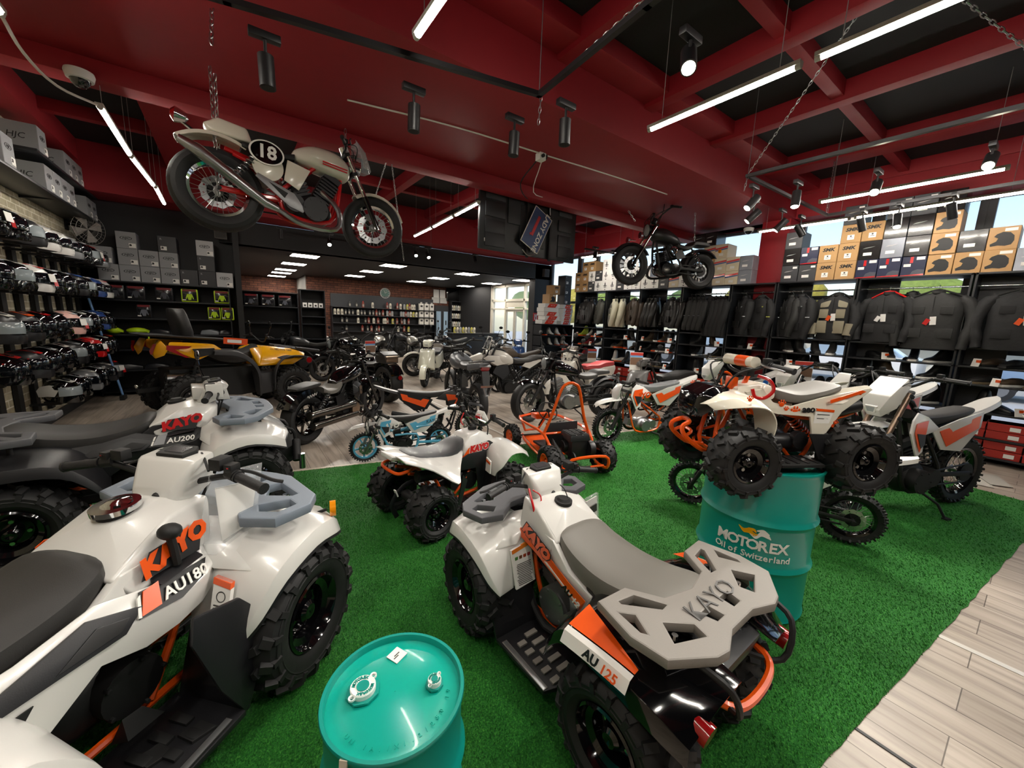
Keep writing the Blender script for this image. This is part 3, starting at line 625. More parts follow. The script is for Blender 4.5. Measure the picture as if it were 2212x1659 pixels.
        # side panel and nose
        if pod:
            top = [(.37, .15, .745), (.29, .205, .705), (.19, .222, .665), (.09, .222, .69), (.0, .218, .715), (-.16, .215, .675), (-.36, .21, .66), (-.55, .2, .68)]; mid = [(.36, .23, .665), (.29, .262, .625), (.19, .27, .60), (.09, .268, .615), (.0, .262, .625), (-.16, .255, .60), (-.36, .245, .59), (-.55, .23, .60)]; low = [(.33, .24, .56), (.27, .25, .525), (.19, .25, .505), (.09, .25, .505), (-.02, .25, .545), (-.14, .25, .46), (-.3, .23, .42), (-.55, .2, .5)]
            G(side).sheet([mir(r, s) for r in (top, mid, low)]).build('body_flank', t, solid=.008, bev=.006, ang=30)
        G(WHITE).hull(mir([(.42, .12, .76), (.42, .2, .70), (.33, .2, .70), (.31, .25, .625), (.36, .38, .60), (.46, .38, .655), (.52, .14, .705), (.36, .14, .66), (.42, .3, .62)], s)).build('fender_shoulder', t, bev=.008)
        G(side).prism(mir([(.37, .17, .76), (.08, .2, .745), (-.05, .205, .64), (-.24, .19, .575), (-.2, .18, .47), (.06, .19, .57), (.3, .18, .60)], s), (0, -.035*s, 0)).build('side_panel', t, bev=.01, seg=2)
        G(LENS).hull(mir([(.86, .2, .58), (.83, .34, .57), (.74, .36, .64), (.72, .22, .655), (.84, .22, .52), (.82, .33, .52)], s)).build('headlight', t, bev=.008)
        G(REDT).cyl((-.79, s*.34, .575), (-.845, s*.34, .565), .04, n=18).build('tail_light', t)
    G(WHITE).hull([(.44, .11, .83), (.25, .17, .845), (.10, .175, .765), (.06, .19, .735), (.36, .2, .70), (.1, .21, .66), (.42, .12, .66), (.3, .06, .875), (.16, .05, .845)], True).build('tank_cover', t, bev=.022, seg=3)
    G(BLACK).hull([(.87, .12, .60), (.87, .12, .48), (.70, .13, .69), (.5, .13, .70), (.6, .13, .5)], True).build('nose', t, bev=.015)
    seat_loft([(.10, .10, .78, .73), (.06, .165, .785, .70), (-.04, .185, .755, .62), (-.2, .195, .735, .58), (-.36, .19, .75, .60), (-.5, .175, .785, .66), (-.565, .15, .79, .70), (-.58, .12, .77, .72)], seat).build('seat', t)
    G(rear if pod else BLACK).hull([(-.15, .19, .62), (-.58, .17, .72), (-.80, .15, .67), (-.78, .13, .58), (-.2, .17, .50), (-.6, .15, .55)], True).build('tail', t, bev=.012)
    for nm, (o, h), z, m in (('front_rack', RACK_F, .765, front_rack), ('rear_rack', RACK_R, .775, rear_rack)):
        g = G(m).flat(o, h, .026, T((0, 0, z)), .007)
        k = g.build(nm, t)
        for s in (1, -1):
            b = G(DARK)
            if nm == 'rear_rack': b.tube([(-.74, s*.3, z-.02), (-.86, s*.27, z-.06), (-.87, s*.2, z-.2), (-.74, s*.13, z-.22)], .012).cyl((-.5, s*.28, z-.02), (-.5, s*.28, .66), .012)
            else: b.cyl((.52, s*.25, z-.02), (.52, s*.25, .68), .012).cyl((.68, s*.2, z-.02), (.68, s*.2, .66), .012)
            b.build('rack_support', k)
        b = G(CHROME); sg = 1 if nm == 'front_rack' else -1
        for x, y in (((-.53, .27), (-.65, .26), (-.71, .07)) if sg < 0 else ((.5, .36), (.66, .26))):
            for s in (1, -1): b.cyl((x, s*y, z-.03), (x, s*y, z-.012), .012, n=8)
        b.build('bolt', k)
    G(ORANGE).tube([(-.74, .2, .58), (-.83, .17, .56), (-.86, .08, .545), (-.86, -.08, .545), (-.83, -.17, .56), (-.74, -.2, .58)], .016).build('grab_bar', t)
    g = G(DARK).tube([(.66, .16, .62), (.9, .15, .58), (.92, .12, .42), (.92, -.12, .42), (.9, -.15, .58), (.66, -.16, .62)], .014); g.tube([(.92, .1, .44), (.78, .1, .26), (.62, .1, .25)], .014).tube([(.92, -.1, .44), (.78, -.1, .26), (.62, -.1, .25)], .014).tube([(.9, .13, .54), (.91, 0, .54), (.9, -.13, .54)], .01)
    g.build('bumper', t)
    c, sn = math.cos(R(steer)), math.sin(R(steer))
    rot = lambda p: (.36+(p[0]-.36)*c - p[1]*sn, (p[0]-.36)*sn + p[1]*c, p[2])
    grip_set(t, [rot(p) for p in ((.36, hand, .925), (.39, hand-.13, .945), (.405, .11, .90), (.40, .06, .87), (.40, -.06, .87), (.405, -.11, .90), (.39, .13-hand, .945), (.36, -hand, .925))], r=.012)
    Tm = T((.36, 0, 0), (0, 0, steer)) @ T((-.36, 0, 0))
    g = G(WHITE, Tm).hull([(.325, .08, .90), (.33, .1, .86), (.31, .07, .82), (.385, .125, .985), (.47, .115, .998), (.52, .07, .965), (.47, .115, .88), (.4, .115, .85)], True); hs = g.build('instrument_cover', t, bev=.012, seg=2)
    n = (V((.34, 0, .90)) - V((.46, 0, .985))).normalized()
    G(DARK, Tm @ frame((.432, 0, .996), (0, -1, 0), V((.085, 0, .013)))).flat([(-.055, -.03), (.055, -.03), (.07, .012), (.045, .04), (-.045, .04), (-.07, .012)], (), .012, MX.Identity(4), .004).use(P('#3b3a3c', .15)).box((0, .006, .0095), (.08, .045, .004)).build('display', hs)
    G(DARK, Tm).cyl((.336, -.02, .87), (.322, -.02, .862), .018, n=12).cyl((.345, .045, .885), (.33, .045, .875), .014, n=10).build('ignition_switch', hs)
    G(DARK).cyl((.215, 0, .852), (.213, 0, .872), .052, n=20).cyl((.213, 0, .872), (.212, 0, .885), .04, .03, n=20).build('fuel_cap', t)
    g = G(DARK)
    for s in (1, -1): g.tube([rot((.39, s*.2, .95)), rot((.48, s*.12, .93)), (.45, s*.05, .78), (.4, s*.03, .62)], .006, n=5).tube([rot((.395, s*.17, .95)), rot((.46, s*.07, .99)), (.47, s*.02, .84)], .005, n=5)
    g.build('cable', t)
    g = G(DARK, Tm).box((.40, -(hand-.2), .985), (.06, .05, .045)).box((.40, hand-.2, .98), (.04, .05, .04)); g.build('brake_reservoir', t, bev=.006)
    return t
# the quad seen from behind, right of centre
TXTM = P('#3a3936', .5)
q = utility_quad('quad_bike', 'white and orange quad bike with tan-grey seat and wide grey rear rack, seen from behind', (1.283, 1.113, 0), 91.3, .852, rear=GLOSS, front_rack=RK, rear_rack=GREYL, seat=SEATG, steer=-4, hand=.40)
for s in (1, -1):
    y = .213*s
    g = G(ORANGE).prism([(.36, y, .66), (.33, y, .71), (.10, y, .66), (-.06, y, .60), (-.24, y, .55), (-.21, y, .475), (.02, y, .565), (.2, y, .625)], (0, .003*s, 0)).use(BLACK).prism([(.30, y, .735), (.2, y, .742), (.08, y, .68), (.12, y, .645)], (0, .003*s, 0)).use(WHITE).prism([(.12, y+.002*s, .612), (.1, y+.002*s, .618), (-.2, y+.002*s, .50), (-.2, y+.002*s, .492)], (0, .003*s, 0))
    g.build('decal', q, 'orange and black side decal')
    f = frame((.195, y+.005*s, .69), V((-.13, 0, -.05))*s, (0, 0, 1))
    G(ORANGE).text('KAYO', .085, f, .001, .2, bold=.006).use(INK).text('KAYO', .085, f @ T((0, 0, -.001)), .0005, .2, bold=.012).build('lettering', q)
    f = frame((-.09, y+.005*s, .535), V((-.2, 0, -.075))*s, (0, 0, 1)); G(INK).text('AU', .05, f @ T((-.035, 0, 0)), .001, .2, bold=.002).use(PAPER).text('125', .05, f @ T((.045, 0, 0)), .001, .2, bold=.001).build('lettering', q)
    st = [(-.30, .463, .627), (-.5, .478, .657), (-.66, .470, .635)]; lo = [(-.31, .478, .585), (-.5, .492, .605), (-.66, .484, .575)]
    zo = lambda x: .625+.03*math.sin((x+.3)/-.4*PI*.55) if x > -.7 else .62
    fz = lambda x, y: (lambda zi: zi+(zo(x)-zi)*max(0, (y-.3)/.165))(.672+.02*math.sin((x+.3)/-.4*PI*.6))
    xs = [-.30-.04*i for i in range(9)]
    g = G(ORANGE).sheet([[(x, y*s, fz(x, y)+.024) for y in ((.33+.1*i/8, .39+.05*i/8, .452) )] for i, x in enumerate(xs)])
    g.use(PAPER).sheet([[(x, y*s, z) for y, z in ((.456, zo(x)+.024), (.478, zo(x)+.014), (.500, zo(x)-.03))] for x in xs])
    g.build('decal', q, 'orange and white fender decal', solid=.0015)
    f = frame((-.5, .499*s, .645), (-s, 0, 0), (0, -.35*s, 1)); G(INK).text('AU', .05, f @ T((-.04, 0, .004)), .001, .15, bold=.002).use(ORANGE).text('125', .05, f @ T((.045, 0, .004)), .001, .15, bold=.001).build('lettering', q)
f = frame((-.655, 0, .799), (0, -1, 0), (.9, 0, .1)); G(P('#3c3a38', .45)).text('KAYO', .11, f, .0015, .05, bold=-.001, sx=1.1).build('lettering', q)
lx = lambda z: .262+(z-.40)*.28
g = G(PAPER).prism([(lx(.40), .155, .40), (lx(.62), .155, .62), (lx(.60), .30, .60), (lx(.39), .295, .39)], (-.012, 0, 0)).use(P('#e07a1e', .5)).prism([(lx(.60)-.004, .16, .60), (lx(.62)-.004, .16, .62), (lx(.60)-.004, .295, .60), (lx(.58)-.004, .295, .58)], (-.01, 0, 0)).use(TXTM)
for k in range(13): g.box((lx(.515-.009*k)-.013, .225+rnd.uniform(-.006, .006), .515-.009*k), (.003, .1, .0025))
for c, k in (('#4f8a3c', 0), ('#7a4a2c', 1), ('#b0481e', 2), ('#c43a3a', 3)): g.use(P(c, .5)).box((lx(.55)-.013, .27-.03*k, .55), (.003, .02, .02))
g.build('warning_label', q)
g = G(RED).tube([(.34, .16, .93), (.29, .17, .86), (.26, .16, .78), (.25, .12, .76), (.25, .09, .79), (.28, .1, .83)], .007).tube([(.33, .14, .92), (.3, .1, .88), (.27, .13, .80)], .004); g.build('safety_lanyard', q)
G(DARK).tube([(.2, -.02, .885), (.22, -.01, .93), (.25, 0, .95)], .003).build('breather_hose', q)
G(CLEAR).box((.33, -.40, .62), (.02, .15, .24), (0, 6, 10)).use(PAPER).box((.33, -.40, .62), (.008, .13, .2), (0, 6, 10)).use(TXTM).box((.326, -.40, .65), (.01, .1, .05), (0, 6, 10)).build('document_pouch', q)
g = G(DARK).tube([(-.66, .30, .42), (-.78, .31, .3), (-.8, .30, .16)], .02).use(PAPER).box((-.745, .325, .36), (.05, .01, .06), (0, 30, 0)); g.build('mud_flap', q)
g = G(GUN).cyl((-.55, -.08, .27), (-.55, -.02, .27), .075, n=18).box((-.6, -.05, .34), (.06, .04, .05)).use(CHROME).cyl((-.66, -.1, .28), (-.5, -.1, .28), .008); g.build('rear_brake', q, bev=.003)
# big quad at the left, partly out of the frame
A = utility_quad('quad_bike', 'large white quad bike with orange graphics and blue-grey front rack, cut off at the left', (-.539, 1.68, 0), 42.9, 1.04, front_rack=GREYB, pod=True, steer=3, hand=.42)
def au_graphics(A, word, grey):
    for s in (1, -1):
        y = .232*s
        dy = lambda z: (.17+(.845-z)*.235+.005)*s
        g = G(INK).prism([(.335, dy(.79)+.008*s, .79), (.16, dy(.775)+.008*s, .775), (.12, dy(.70)+.006*s, .70), (.30, dy(.70)+.008*s, .70)], (0, .004*s, .002)); g.build('decal', A, 'black tank decal')
        f = frame((.23, dy(.755)+.012*s, .75), V((.12, -.005*s, .025))*(-s), (0, -.235*s, 1)); G(ORANGE if not grey else RED).text('KAYO', .08, f @ T((0, 0, .003)), .001, .2, bold=.005).build('lettering', A)
        G(BLACK).hull([(x, yy*s, z) for x, yy, z in ((.29, .2, .71), (.15, .2, .69), (.15, .255, .675), (.29, .255, .695), (.15, .21, .66), (.29, .21, .68))]).build('gear_gate', A, bev=.006)
        o = (0, .007*s, .005); q = lambda x, t: (x, (.223+.046*t)*s, (.668 if x > .15 else .69 if x > .06 else .71)*(1-t)+(.61 if x > .0 else .625)*t)
        g = G(INK).prism([q(.31, .05), q(.19, .05), q(.10, .1), q(.07, .9), (.19, .269*s, .603), q(.27, .75)], o).use(ORANGE if not grey else BOXG).prism([tuple(V(p)+V(o)*.6) for p in (q(.15, .1), q(.105, .15), q(.075, .85), q(.13, .85))], o).use(PAPER).prism([tuple(V(p)+V(o)*.6) for p in (q(.095, .2), q(.085, .25), q(.065, .85), q(.073, .88))], o); g.build('decal', A)
        f = frame((.215, .261*s, .646), V((1, 0, .03))*(-s), (0, -.6*s, .8)); G(PAPER).text(word, .05, f, .002, .2, bold=.001).build('lettering', A)
        g = G(BLACK).prism(mir([(-.03, .228, .69), (.09, .248, .65), (.03, .264, .605), (-.26, .252, .595), (-.2, .235, .64)], s), (0, .012*s, .004)).use(DARK).prism(mir([(-.02, .25, .665), (.05, .262, .645), (.02, .272, .62), (-.12, .264, .612)], s), (0, .004*s, .003)); g.build('vent_trim', A, bev=.003)
        g = G(ORANGE if not grey else BLACK).prism(mir([(-.23, .252, .575), (-.36, .248, .565), (-.42, .236, .50), (-.3, .24, .47)], s), (0, .004*s, 0)).use(INK).prism(mir([(-.16, .258, .575), (-.23, .253, .57), (-.30, .241, .465), (-.22, .246, .475)], s), (0, .004*s, 0)).use(PAPER).prism(mir([(-.25, .258, .55), (-.27, .258, .55), (-.33, .246, .48), (-.31, .246, .475)], s), (0, .004*s, 0)); g.build('decal', A)
au_graphics(A, 'AU180', False)
s = -1
G(DARK).tube([(.22, -.225, .70), (.215, -.225, .76), (.21, -.225, .80)], .013).ell((.208, -.226, .825), (.032, .036, .026)).build('gear_lever', A)
g = G(PAPER).prism([(lx(.60), -.27, .60), (lx(.59), -.345, .59), (lx(.46), -.35, .46), (lx(.47), -.275, .47)], (-.014, 0, 0)).use(ORANGE).prism([(lx(.60), -.27, .60), (lx(.59), -.345, .59), (lx(.57), -.346, .57), (lx(.58), -.271, .58)], (-.017, 0, 0)).use(TXTM)
for k in range(5): g.box((lx(.51-.01*k)-.015, -.31, .51-.01*k), (.003, .05, .003))
g.lathe([(.016, 0), (.019, .001), (.019, -.001)], (lx(.54)-.015, -.31, .54), (-1, 0, .25), 16, closed=True)
g.build('warning_label', A)
g = G(CLEAR).prism([(.40, -.17, .93), (.52, -.29, .95), (.49, -.27, .70), (.34, -.26, .66), (.30, -.2, .68)], (.012, .012, 0)).use(PAPER).prism([(.405, -.185, .88), (.50, -.28, .89), (.475, -.265, .72), (.36, -.25, .70)], (.006, .006, 0)).use(TXTM).prism([(.412, -.192, .86), (.485, -.265, .865), (.47, -.255, .78), (.39, -.22, .77)], (.0, .003, 0)); g.build('document_pouch', A, bev=.002)
G(DARK).tube([(.68, -.33, .64), (.74, -.40, .66)], .007).use(AMBER).cyl((.75, -.41, .66), (.765, -.43, .66), .036, n=20).build('turn_signal', A)
G(CHROME).cyl((.215, 0, .87), (.213, 0, .888), .066, n=24).cyl((.213, 0, .888), (.21, 0, .9), .045, .02, n=20).build('fuel_cap', A, 'chrome fuel cap')
g = G(DARK)
for k in range(3):
    m = T((.14-.09*k, -.34+.06*(k % 2), .154), (0, 0, 30)); g.flat([(-.035, 0), (0, -.05), (.035, 0), (0, .05)], (), .012, m, .003)
g.hull([(.13, -.16, .18), (.03, -.14, .18), (.14, -.21, .2), (.04, -.2, .2), (.1, -.18, .26), (.05, -.17, .26)]).build('foot_pedal', A)
# second white quad behind it
B = utility_quad('quad_bike', 'white quad bike with long black seat and grey racks, behind the big left one', (-.605, 3.779, 0), 5.1, 1.055, front_rack=GREYB, rear=BLACK, steer=0, hand=.40, side=BLACK, pod=True)
au_graphics(B, 'AU200', True)
g = G(DARK)
for s in (1, -1): g.cyl((.92, s*.2, .5), (.9, s*.3, .36), .03, n=10)
g.hull([(.95, .2, .48), (.95, .2, .36), (.8, .22, .3), (.75, .25, .42)], True).use(CHROME).cyl((.93, -.33, .3), (.93, -.33, .42), .022, n=12); g.build('winch_bumper', B)
G(GLOSS).tube([(.40, .22, .95), (.37, .27, 1.05), (.36, .29, 1.12)], .006).ell((.36, .3, 1.16), (.018, .06, .04)).build('mirror', B)
G(WHITE).box((.42, -.27, .96), (.1, .02, .1)).hull([(.3, .1, .97), (.5, .12, .95), (.3, .1, .88), (.52, .1, .86)], True).build('hand_guard', B, bev=.01)
# ---------------------------------------------------------------- small sport quads
def sport_chassis(t, xf, xr, rf, rr, wf, wr, out, steer=0, bum=True):
    for x, r, w, st in ((xf, rf, wf, steer), (xr, rr, wr, 0)):
        for s in (1, -1): wheel(t, (x, s*(out-w/2), r), r, w, r*.5, 'atv', 'steel', GLOSS, steer=st, flip=s < 0)
    g = G(ORANGE)
    for s in (1, -1):
        g.tube([(xf+.02, s*.06, .5), (xf+.03, s*.09, .2), (.1, s*.11, .15), (-.15, s*.11, .16), (-.28, s*.1, .38), (-.5, s*.1, .47)], .014)
        g.tube([(.26, s*.04, .6), (.0, s*.1, .46), (-.28, s*.1, .42)], .013).tube([(.24, s*.05, .52), (.05, s*.11, .3), (-.08, s*.11, .17)], .012)
        g.tube([(xf+.08, s*.09, .22), (xf, s*(out-.17), rf), (xf-.1, s*.1, .22)], .01, k=2).tube([(xf+.05, s*.08, .33), (xf, s*(out-.18), rf+.05), (xf-.06, s*.08, .33)], .009, k=2)
    if bum:
        g.tube([(xf+.02, .08, .2), (xf+.14, .09, .22), (xf+.25, .075, .30), (xf+.27, .06, .36), (xf+.22, .05, .39), (xf+.2, -.05, .39), (xf+.27, -.06, .36), (xf+.25, -.075, .30), (xf+.14, -.09, .22), (xf+.02, -.08, .2)], .015)
        g.tube([(xf+.25, .07, .3), (xf+.2, .05, .33), (xf+.2, -.05, .33), (xf+.25, -.07, .3)], .011)
    g.tube([(.2, 0, .7), (.3, 0, .45), (xf, 0, .25)], .016).build('frame', t)
    G(DARK).cyl((xr, -out+.1, rr), (xr, out-.1, rr), .02).cyl((xr, -.09, rr), (xr, .09, rr), .045).hull([(-.05, .05, .24), (-.05, -.02, .24), (xr, .05, rr-.03), (xr, -.02, rr-.03), (-.05, .05, .18), (xr, .05, rr+.03), (-.05, -.02, .3), (xr, -.02, rr+.03)]).cyl((xf, -out+.12, rf), (xf, out-.12, rf), .014).build('axle', t)
    for s in (1, -1): shock(t, (xf-.05, s*.09, .5), (xf, s*(out-.2), rf+.02), STEEL, .02)
    shock(t, (-.12, 0, .44), (xr+.08, 0, rr+.04), ORANGE, .03)
    G(GUN).ell((.04, 0, .27), (.16, .09, .1)).cyl((.09, -.12, .26), (.09, .12, .26), .08, n=18).cyl((-.05, -.11, .26), (-.05, .11, .26), .06, n=18).box((.16, 0, .33), (.12, .12, .1), (0, -20, 0)).build('engine', t, bev=.003)
def plank_steps(t, x0, x1, z, y0, y1, m=DARK):
    for s in (1, -1):
        g = G(m).prism(mir([(x1, y0, z), (x1-.03, y1, z), (x0+.05, y1, z), (x0, y0, z)], s), (0, 0, .018)).use(GUN)
        for k in range(4): g.box((x0+.07+(x1-x0-.1)*k/4, s*(y0+y1)/2, z+.02), (.02, (y1-y0)*.7, .008))
        g.use(CHROME)
        for x in (x0+.06, x1-.06): g.cyl((x, s*(y0+.03), z+.016), (x, s*(y0+.03), z+.024), .008, n=8)
        g.build('foot_plate', t, bev=.003)
# D: white quad with the plastic-wrapped seat
D = thing('quad_bike', 'white youth quad bike with plastic-wrapped seat and orange grab bar on the turf', 'quad bike', (1.456, 2.813, .005), 8.9, sc=.965)
sport_chassis(D, .42, -.42, .20, .205, .17, .21, .41, steer=-5, bum=False)
plank_steps(D, -.2, .2, .12, .12, .36, BLACK)
G(WHITE).hull([(.40, .05, .60), (.22, .08, .685), (.08, .1, .665), (.02, .125, .60), (.34, .12, .56), (.30, .15, .5), (.0, .15, .5), (.40, .1, .5)], True).build('tank_cover', D, bev=.02, seg=3)
for s in (1, -1):
    st = [[(.62, .24, .47), (.60, .32, .465), (.57, .375, .44)], [(.52, .12, .56), (.50, .28, .545), (.48, .385, .50)], [(.36, .1, .59), (.35, .28, .56), (.34, .385, .51)], [(.27, .12, .55), (.25, .27, .49), (.25, .37, .42)], [(.24, .14, .40), (.23, .24, .38), (.22, .32, .36)], [(.23, .15, .33), (.22, .23, .32), (.22, .3, .32)]]
    G(WHITE).sheet(sheet_st([mir(r, s) for r in st], 3)).build('front_fender', D, solid=.008, bev=.003)
    st = [[(.02, .1, .55), (.0, .13, .53), (-.02, .15, .51)], [(-.12, .1, .55), (-.12, .2, .52), (-.11, .25, .49)], [(-.28, .1, .575), (-.25, .26, .53), (-.2, .36, .47)], [(-.42, .1, .595), (-.38, .28, .56), (-.25, .41, .42)], [(-.52, .1, .62), (-.5, .24, .61), (-.44, .36, .56)], [(-.60, .08, .63), (-.60, .16, .63), (-.60, .24, .62)]]
    G(WHITE).sheet(sheet_st([mir(r, s) for r in st], 3)).build('rear_fender', D, solid=.009, bev=.003)
    G(BLACK).prism(mir([(.24, .15, .52), (.24, .15, .14), (.16, .15, .14), (.12, .15, .38), (-.05, .16, .40), (-.12, .17, .48), (.02, .165, .53)], s), (0, .012*s, 0)).prism(mir([(.2, .12, .12), (.23, .34, .12), (.235, .3, .34), (.24, .15, .36)], s), (.012, 0, 0)).build('side_panel', D, bev=.004)
    G(BLACK).prism(mir([(-.12, .34, .40), (-.18, .36, .46), (-.24, .35, .14), (-.2, .33, .12)], s), (0, .012*s, 0)).build('heel_guard', D, bev=.004)
    y = .153*s
    g = G(INK).prism([(.34, y, .555), (.27, y, .60), (.12, y, .59), (.04, y, .53), (.22, y, .50)], (0, .006*s, 0)).use(ORANGE).prism([(.1, y+.003*s, .585), (.04, y+.003*s, .575), (-.02, y+.003*s, .51), (.14, y+.003*s, .515)], (0, .006*s, 0)); g.build('decal', D)
    f = frame((.15, y+.012*s, .558), (-s, 0, 0), (0, 0, 1)); G(RED).text('KAYO', .075, f, .002, .15, bold=.006).use(PAPER).text('KAYO', .075, f @ T((0, 0, -.0015)), .001, .15, bold=.011).build('lettering', D)
G(PAPER).prism([(.215, -.2, .47), (.205, -.27, .45), (.2, -.27, .34), (.21, -.2, .35)], (-.012, 0, 0)).use(ORANGE).prism([(.213, -.205, .455), (.206, -.265, .437), (.205, -.265, .42), (.212, -.205, .436)], (-.016, 0, 0)).build('warning_tag', D)
st = [(.05, .07, .64, .58), (-.0, .12, .625, .55), (-.12, .14, .585, .5), (-.28, .15, .585, .52), (-.42, .14, .61, .56), (-.48, .1, .61, .57)]
se = seat_loft(st, P('#2d2d30', .45)).build('seat', D)
seat_loft([(a, b+.008, c+.008, d-.004) for a, b, c, d in st], P('#cfd3d6', .1, alpha=.06, bump=1, nscale=22, spec=1), 20).build('plastic_wrap', se, 'clear plastic wrap')
G(WHITE).hull([(-.45, .12, .60), (-.63, .1, .63), (-.64, .08, .60), (-.45, .1, .55)], True).build('tail', D, bev=.01)
G(ORANGE).tube([(-.42, .12, .52), (-.56, .15, .51), (-.61, .1, .5), (-.61, -.1, .5), (-.56, -.15, .51), (-.42, -.12, .52)], .013).build('grab_bar', D)
G(BLACK).cyl((-.2, -.14, .42), (-.46, -.16, .45), .045, n=16).use(DARK).cyl((-.46, -.16, .45), (-.47, -.16, .452), .03, n=12).build('exhaust', D)
G(BLACK).tube([(-.34, -.02, .36), (-.5, -.02, .34), (-.6, -.02, .22), (-.56, -.02, .1)], .02, sx=.5).use(PAPER).box((-.565, -.02, .3), (.01, .03, .06), (0, -20, 0)).build('chain_guard', D)
grip_set(D, [(.22, .38, .80), (.25, .22, .815), (.27, .1, .73), (.26, 0, .71), (.27, -.1, .73), (.25, -.22, .815), (.22, -.38, .80)], gl=.13)
G(WHITE).hull([(.30, .05, .84), (.34, .06, .76), (.38, .04, .71), (.33, .07, .74), (.27, .05, .79)], True).use(RED).hull([(.26, .035, .80), (.262, .05, .75), (.285, .05, .74), (.28, .03, .81)], True).build('number_plate', D, bev=.006)
G(CHROME).tube([(.24, .14, .76), (.24, 0, .77), (.24, -.14, .76)], .009).build('cross_bar', D)
G(DARK).cyl((.2, 0, .68), (.2, 0, .71), .04, n=18).cyl((.2, 0, .71), (.2, 0, .725), .028, .02, n=16).build('fuel_cap', D)
G(DARK).tube([(.25, .1, .75), (.34, .06, .72), (.34, .03, .5)], .006).tube([(.25, -.1, .75), (.32, -.08, .68), (.3, -.05, .45)], .006).use(RED).tube([(.24, .18, .79), (.2, .17, .72), (.21, .14, .68)], .006).build('cable', D)
# E: small quad on the drum
E = thing('quad_bike', 'small white and orange quad bike with paw prints standing on a teal drum', 'quad bike', (2.5, .89, .762), 151.4, sc=.865)
sport_chassis(E, .39, -.39, .215, .22, .18, .21, .37, steer=0)
plank_steps(E, -.2, .17, .17, .12, .30)
for s in (1, -1):
    p = mir([(.30, .1, .60), (.2, .12, .62), (.12, .13, .54), (-.0, .14, .52), (-.22, .14, .58), (-.58, .1, .635), (-.62, .09, .625), (-.34, .16, .49), (-.22, .19, .36), (-.13, .19, .32), (-.11, .17, .46), (.10, .15, .47), (.22, .13, .50)], s)
    G(CREAM).prism(p, (0, .014*s, 0)).build('side_panel', E, bev=.005)
    st = [[(.60, .1, .52), (.58, .16, .53), (.55, .2, .50)], [(.50, .08, .60), (.48, .22, .575), (.47, .27, .53)], [(.40, .07, .61), (.38, .24, .58), (.37, .33, .55)], [(.33, .12, .60), (.31, .27, .57), (.31, .36, .53)], [(.29, .18, .52), (.27, .28, .50), (.27, .36, .46)], [(.275, .2, .42), (.26, .28, .40), (.27, .35, .38)], [(.28, .22, .36), (.27, .28, .35), (.28, .34, .34)]]
    G(CREAM).sheet(sheet_st([mir(r, s) for r in st], 3)).build('front_fender', E, solid=.008, bev=.003)
    G(CREAM).hull(mir([(-.2, .1, .60), (-.5, .08, .64), (-.62, .06, .65), (-.63, .09, .625), (-.35, .16, .54), (-.2, .15, .53)], s)).build('rear_fender', E, bev=.01)
    g = G(ORPL)
    def paw(x, z, q, y):
        g.ell((x, y*s, z), (q, .003, q*.85), 10, 6)
        for k in range(4): g.ell((x+q*1.35*math.cos(.5+k*.72), y*s, z+q*1.35*math.sin(.5+k*.72)), (q*.33, .003, q*.48), 8, 5)
    for x, z, q, y in ((-.02, .485, .022, .163), (.07, .53, .018, .152), (.04, .5, .012, .158), (-.29, .42, .012, .19), (-.27, .40, .009, .192), (-.5, .60, .01, .13), (.4, .585, .014, .285)): paw(x, z, q, y)
    g.prism(mir([(-.25, .165, .565), (-.5, .13, .625), (-.54, .126, .615), (-.25, .168, .545)], s), (0, .006*s, 0)); g.build('decal', E, 'orange paw prints and stripe')
    f = frame((-.10, .176*s, .505), (-s, 0, .02), (0, 0, 1)); G(INK).text('aeo', .06, f, .002, 0, bold=.002).build('lettering', E)
    G(PAPER).prism(mir([(-.14, .182, .51), (-.27, .178, .50), (-.24, .186, .42), (-.13, .186, .42)], s), (0, .006*s, 0)).use(ORPL).prism(mir([(-.14, .183, .515), (-.27, .179, .505), (-.268, .18, .49), (-.14, .184, .5)], s), (0, .008*s, 0)).use(TXTM).prism(mir([(-.15, .189, .48), (-.24, .185, .475), (-.24, .185, .47), (-.15, .189, .475)], s), (0, .003*s, 0)).prism(mir([(-.15, .189, .455), (-.23, .187, .45), (-.23, .187, .445), (-.15, .189, .45)], s), (0, .003*s, 0)).build('warning_label', E)
    G(BLACK).prism(mir([(-.09, .21, .36), (-.24, .22, .36), (-.25, .24, .2), (-.16, .23, .2)], s), (0, .01*s, 0)).build('heel_guard', E, bev=.004)
    G(BLACK).cyl((.12, s*.1, .28), (-.1, s*.1, .28), .05, n=14).cyl((-.09, s*.12, .3), (-.09, s*.165, .3), .055, n=18).build('engine_cover', E, bev=.004)
G(CREAM).hull([(.32, .07, .62), (.16, .09, .655), (.05, .08, .62), (.2, .12, .60), (.1, .12, .55), (.34, .1, .56)], True).build('tank_cover', E, bev=.015)
G(GLOSS).hull([(.62, .1, .50), (.60, .11, .58), (.50, .1, .63), (.38, .08, .625), (.59, .12, .43), (.45, .18, .55), (.40, .12, .55), (.62, .06, .43)], True).build('nose', E, bev=.015)
seat_loft([(.12, .07, .63, .58), (.06, .11, .625, .54), (-.08, .13, .60, .52), (-.24, .135, .625, .56), (-.36, .12, .655, .60), (-.4, .08, .65, .61)], SEATG).build('seat', E)
G(BLACK).cyl((-.28, -.1, .46), (-.5, -.1, .5), .04, n=14).cyl((-.28, .1, .47), (-.52, .1, .52), .045, n=16).use(CHROME).cyl((-.52, .1, .52), (-.525, .1, .521), .03, n=14).build('exhaust', E)
grip_set(E, [(.2, .33, .76), (.23, .2, .775), (.27, .09, .73), (.26, 0, .71), (.27, -.09, .73), (.23, -.2, .775), (.2, -.33, .76)], gl=.12, lever=2)
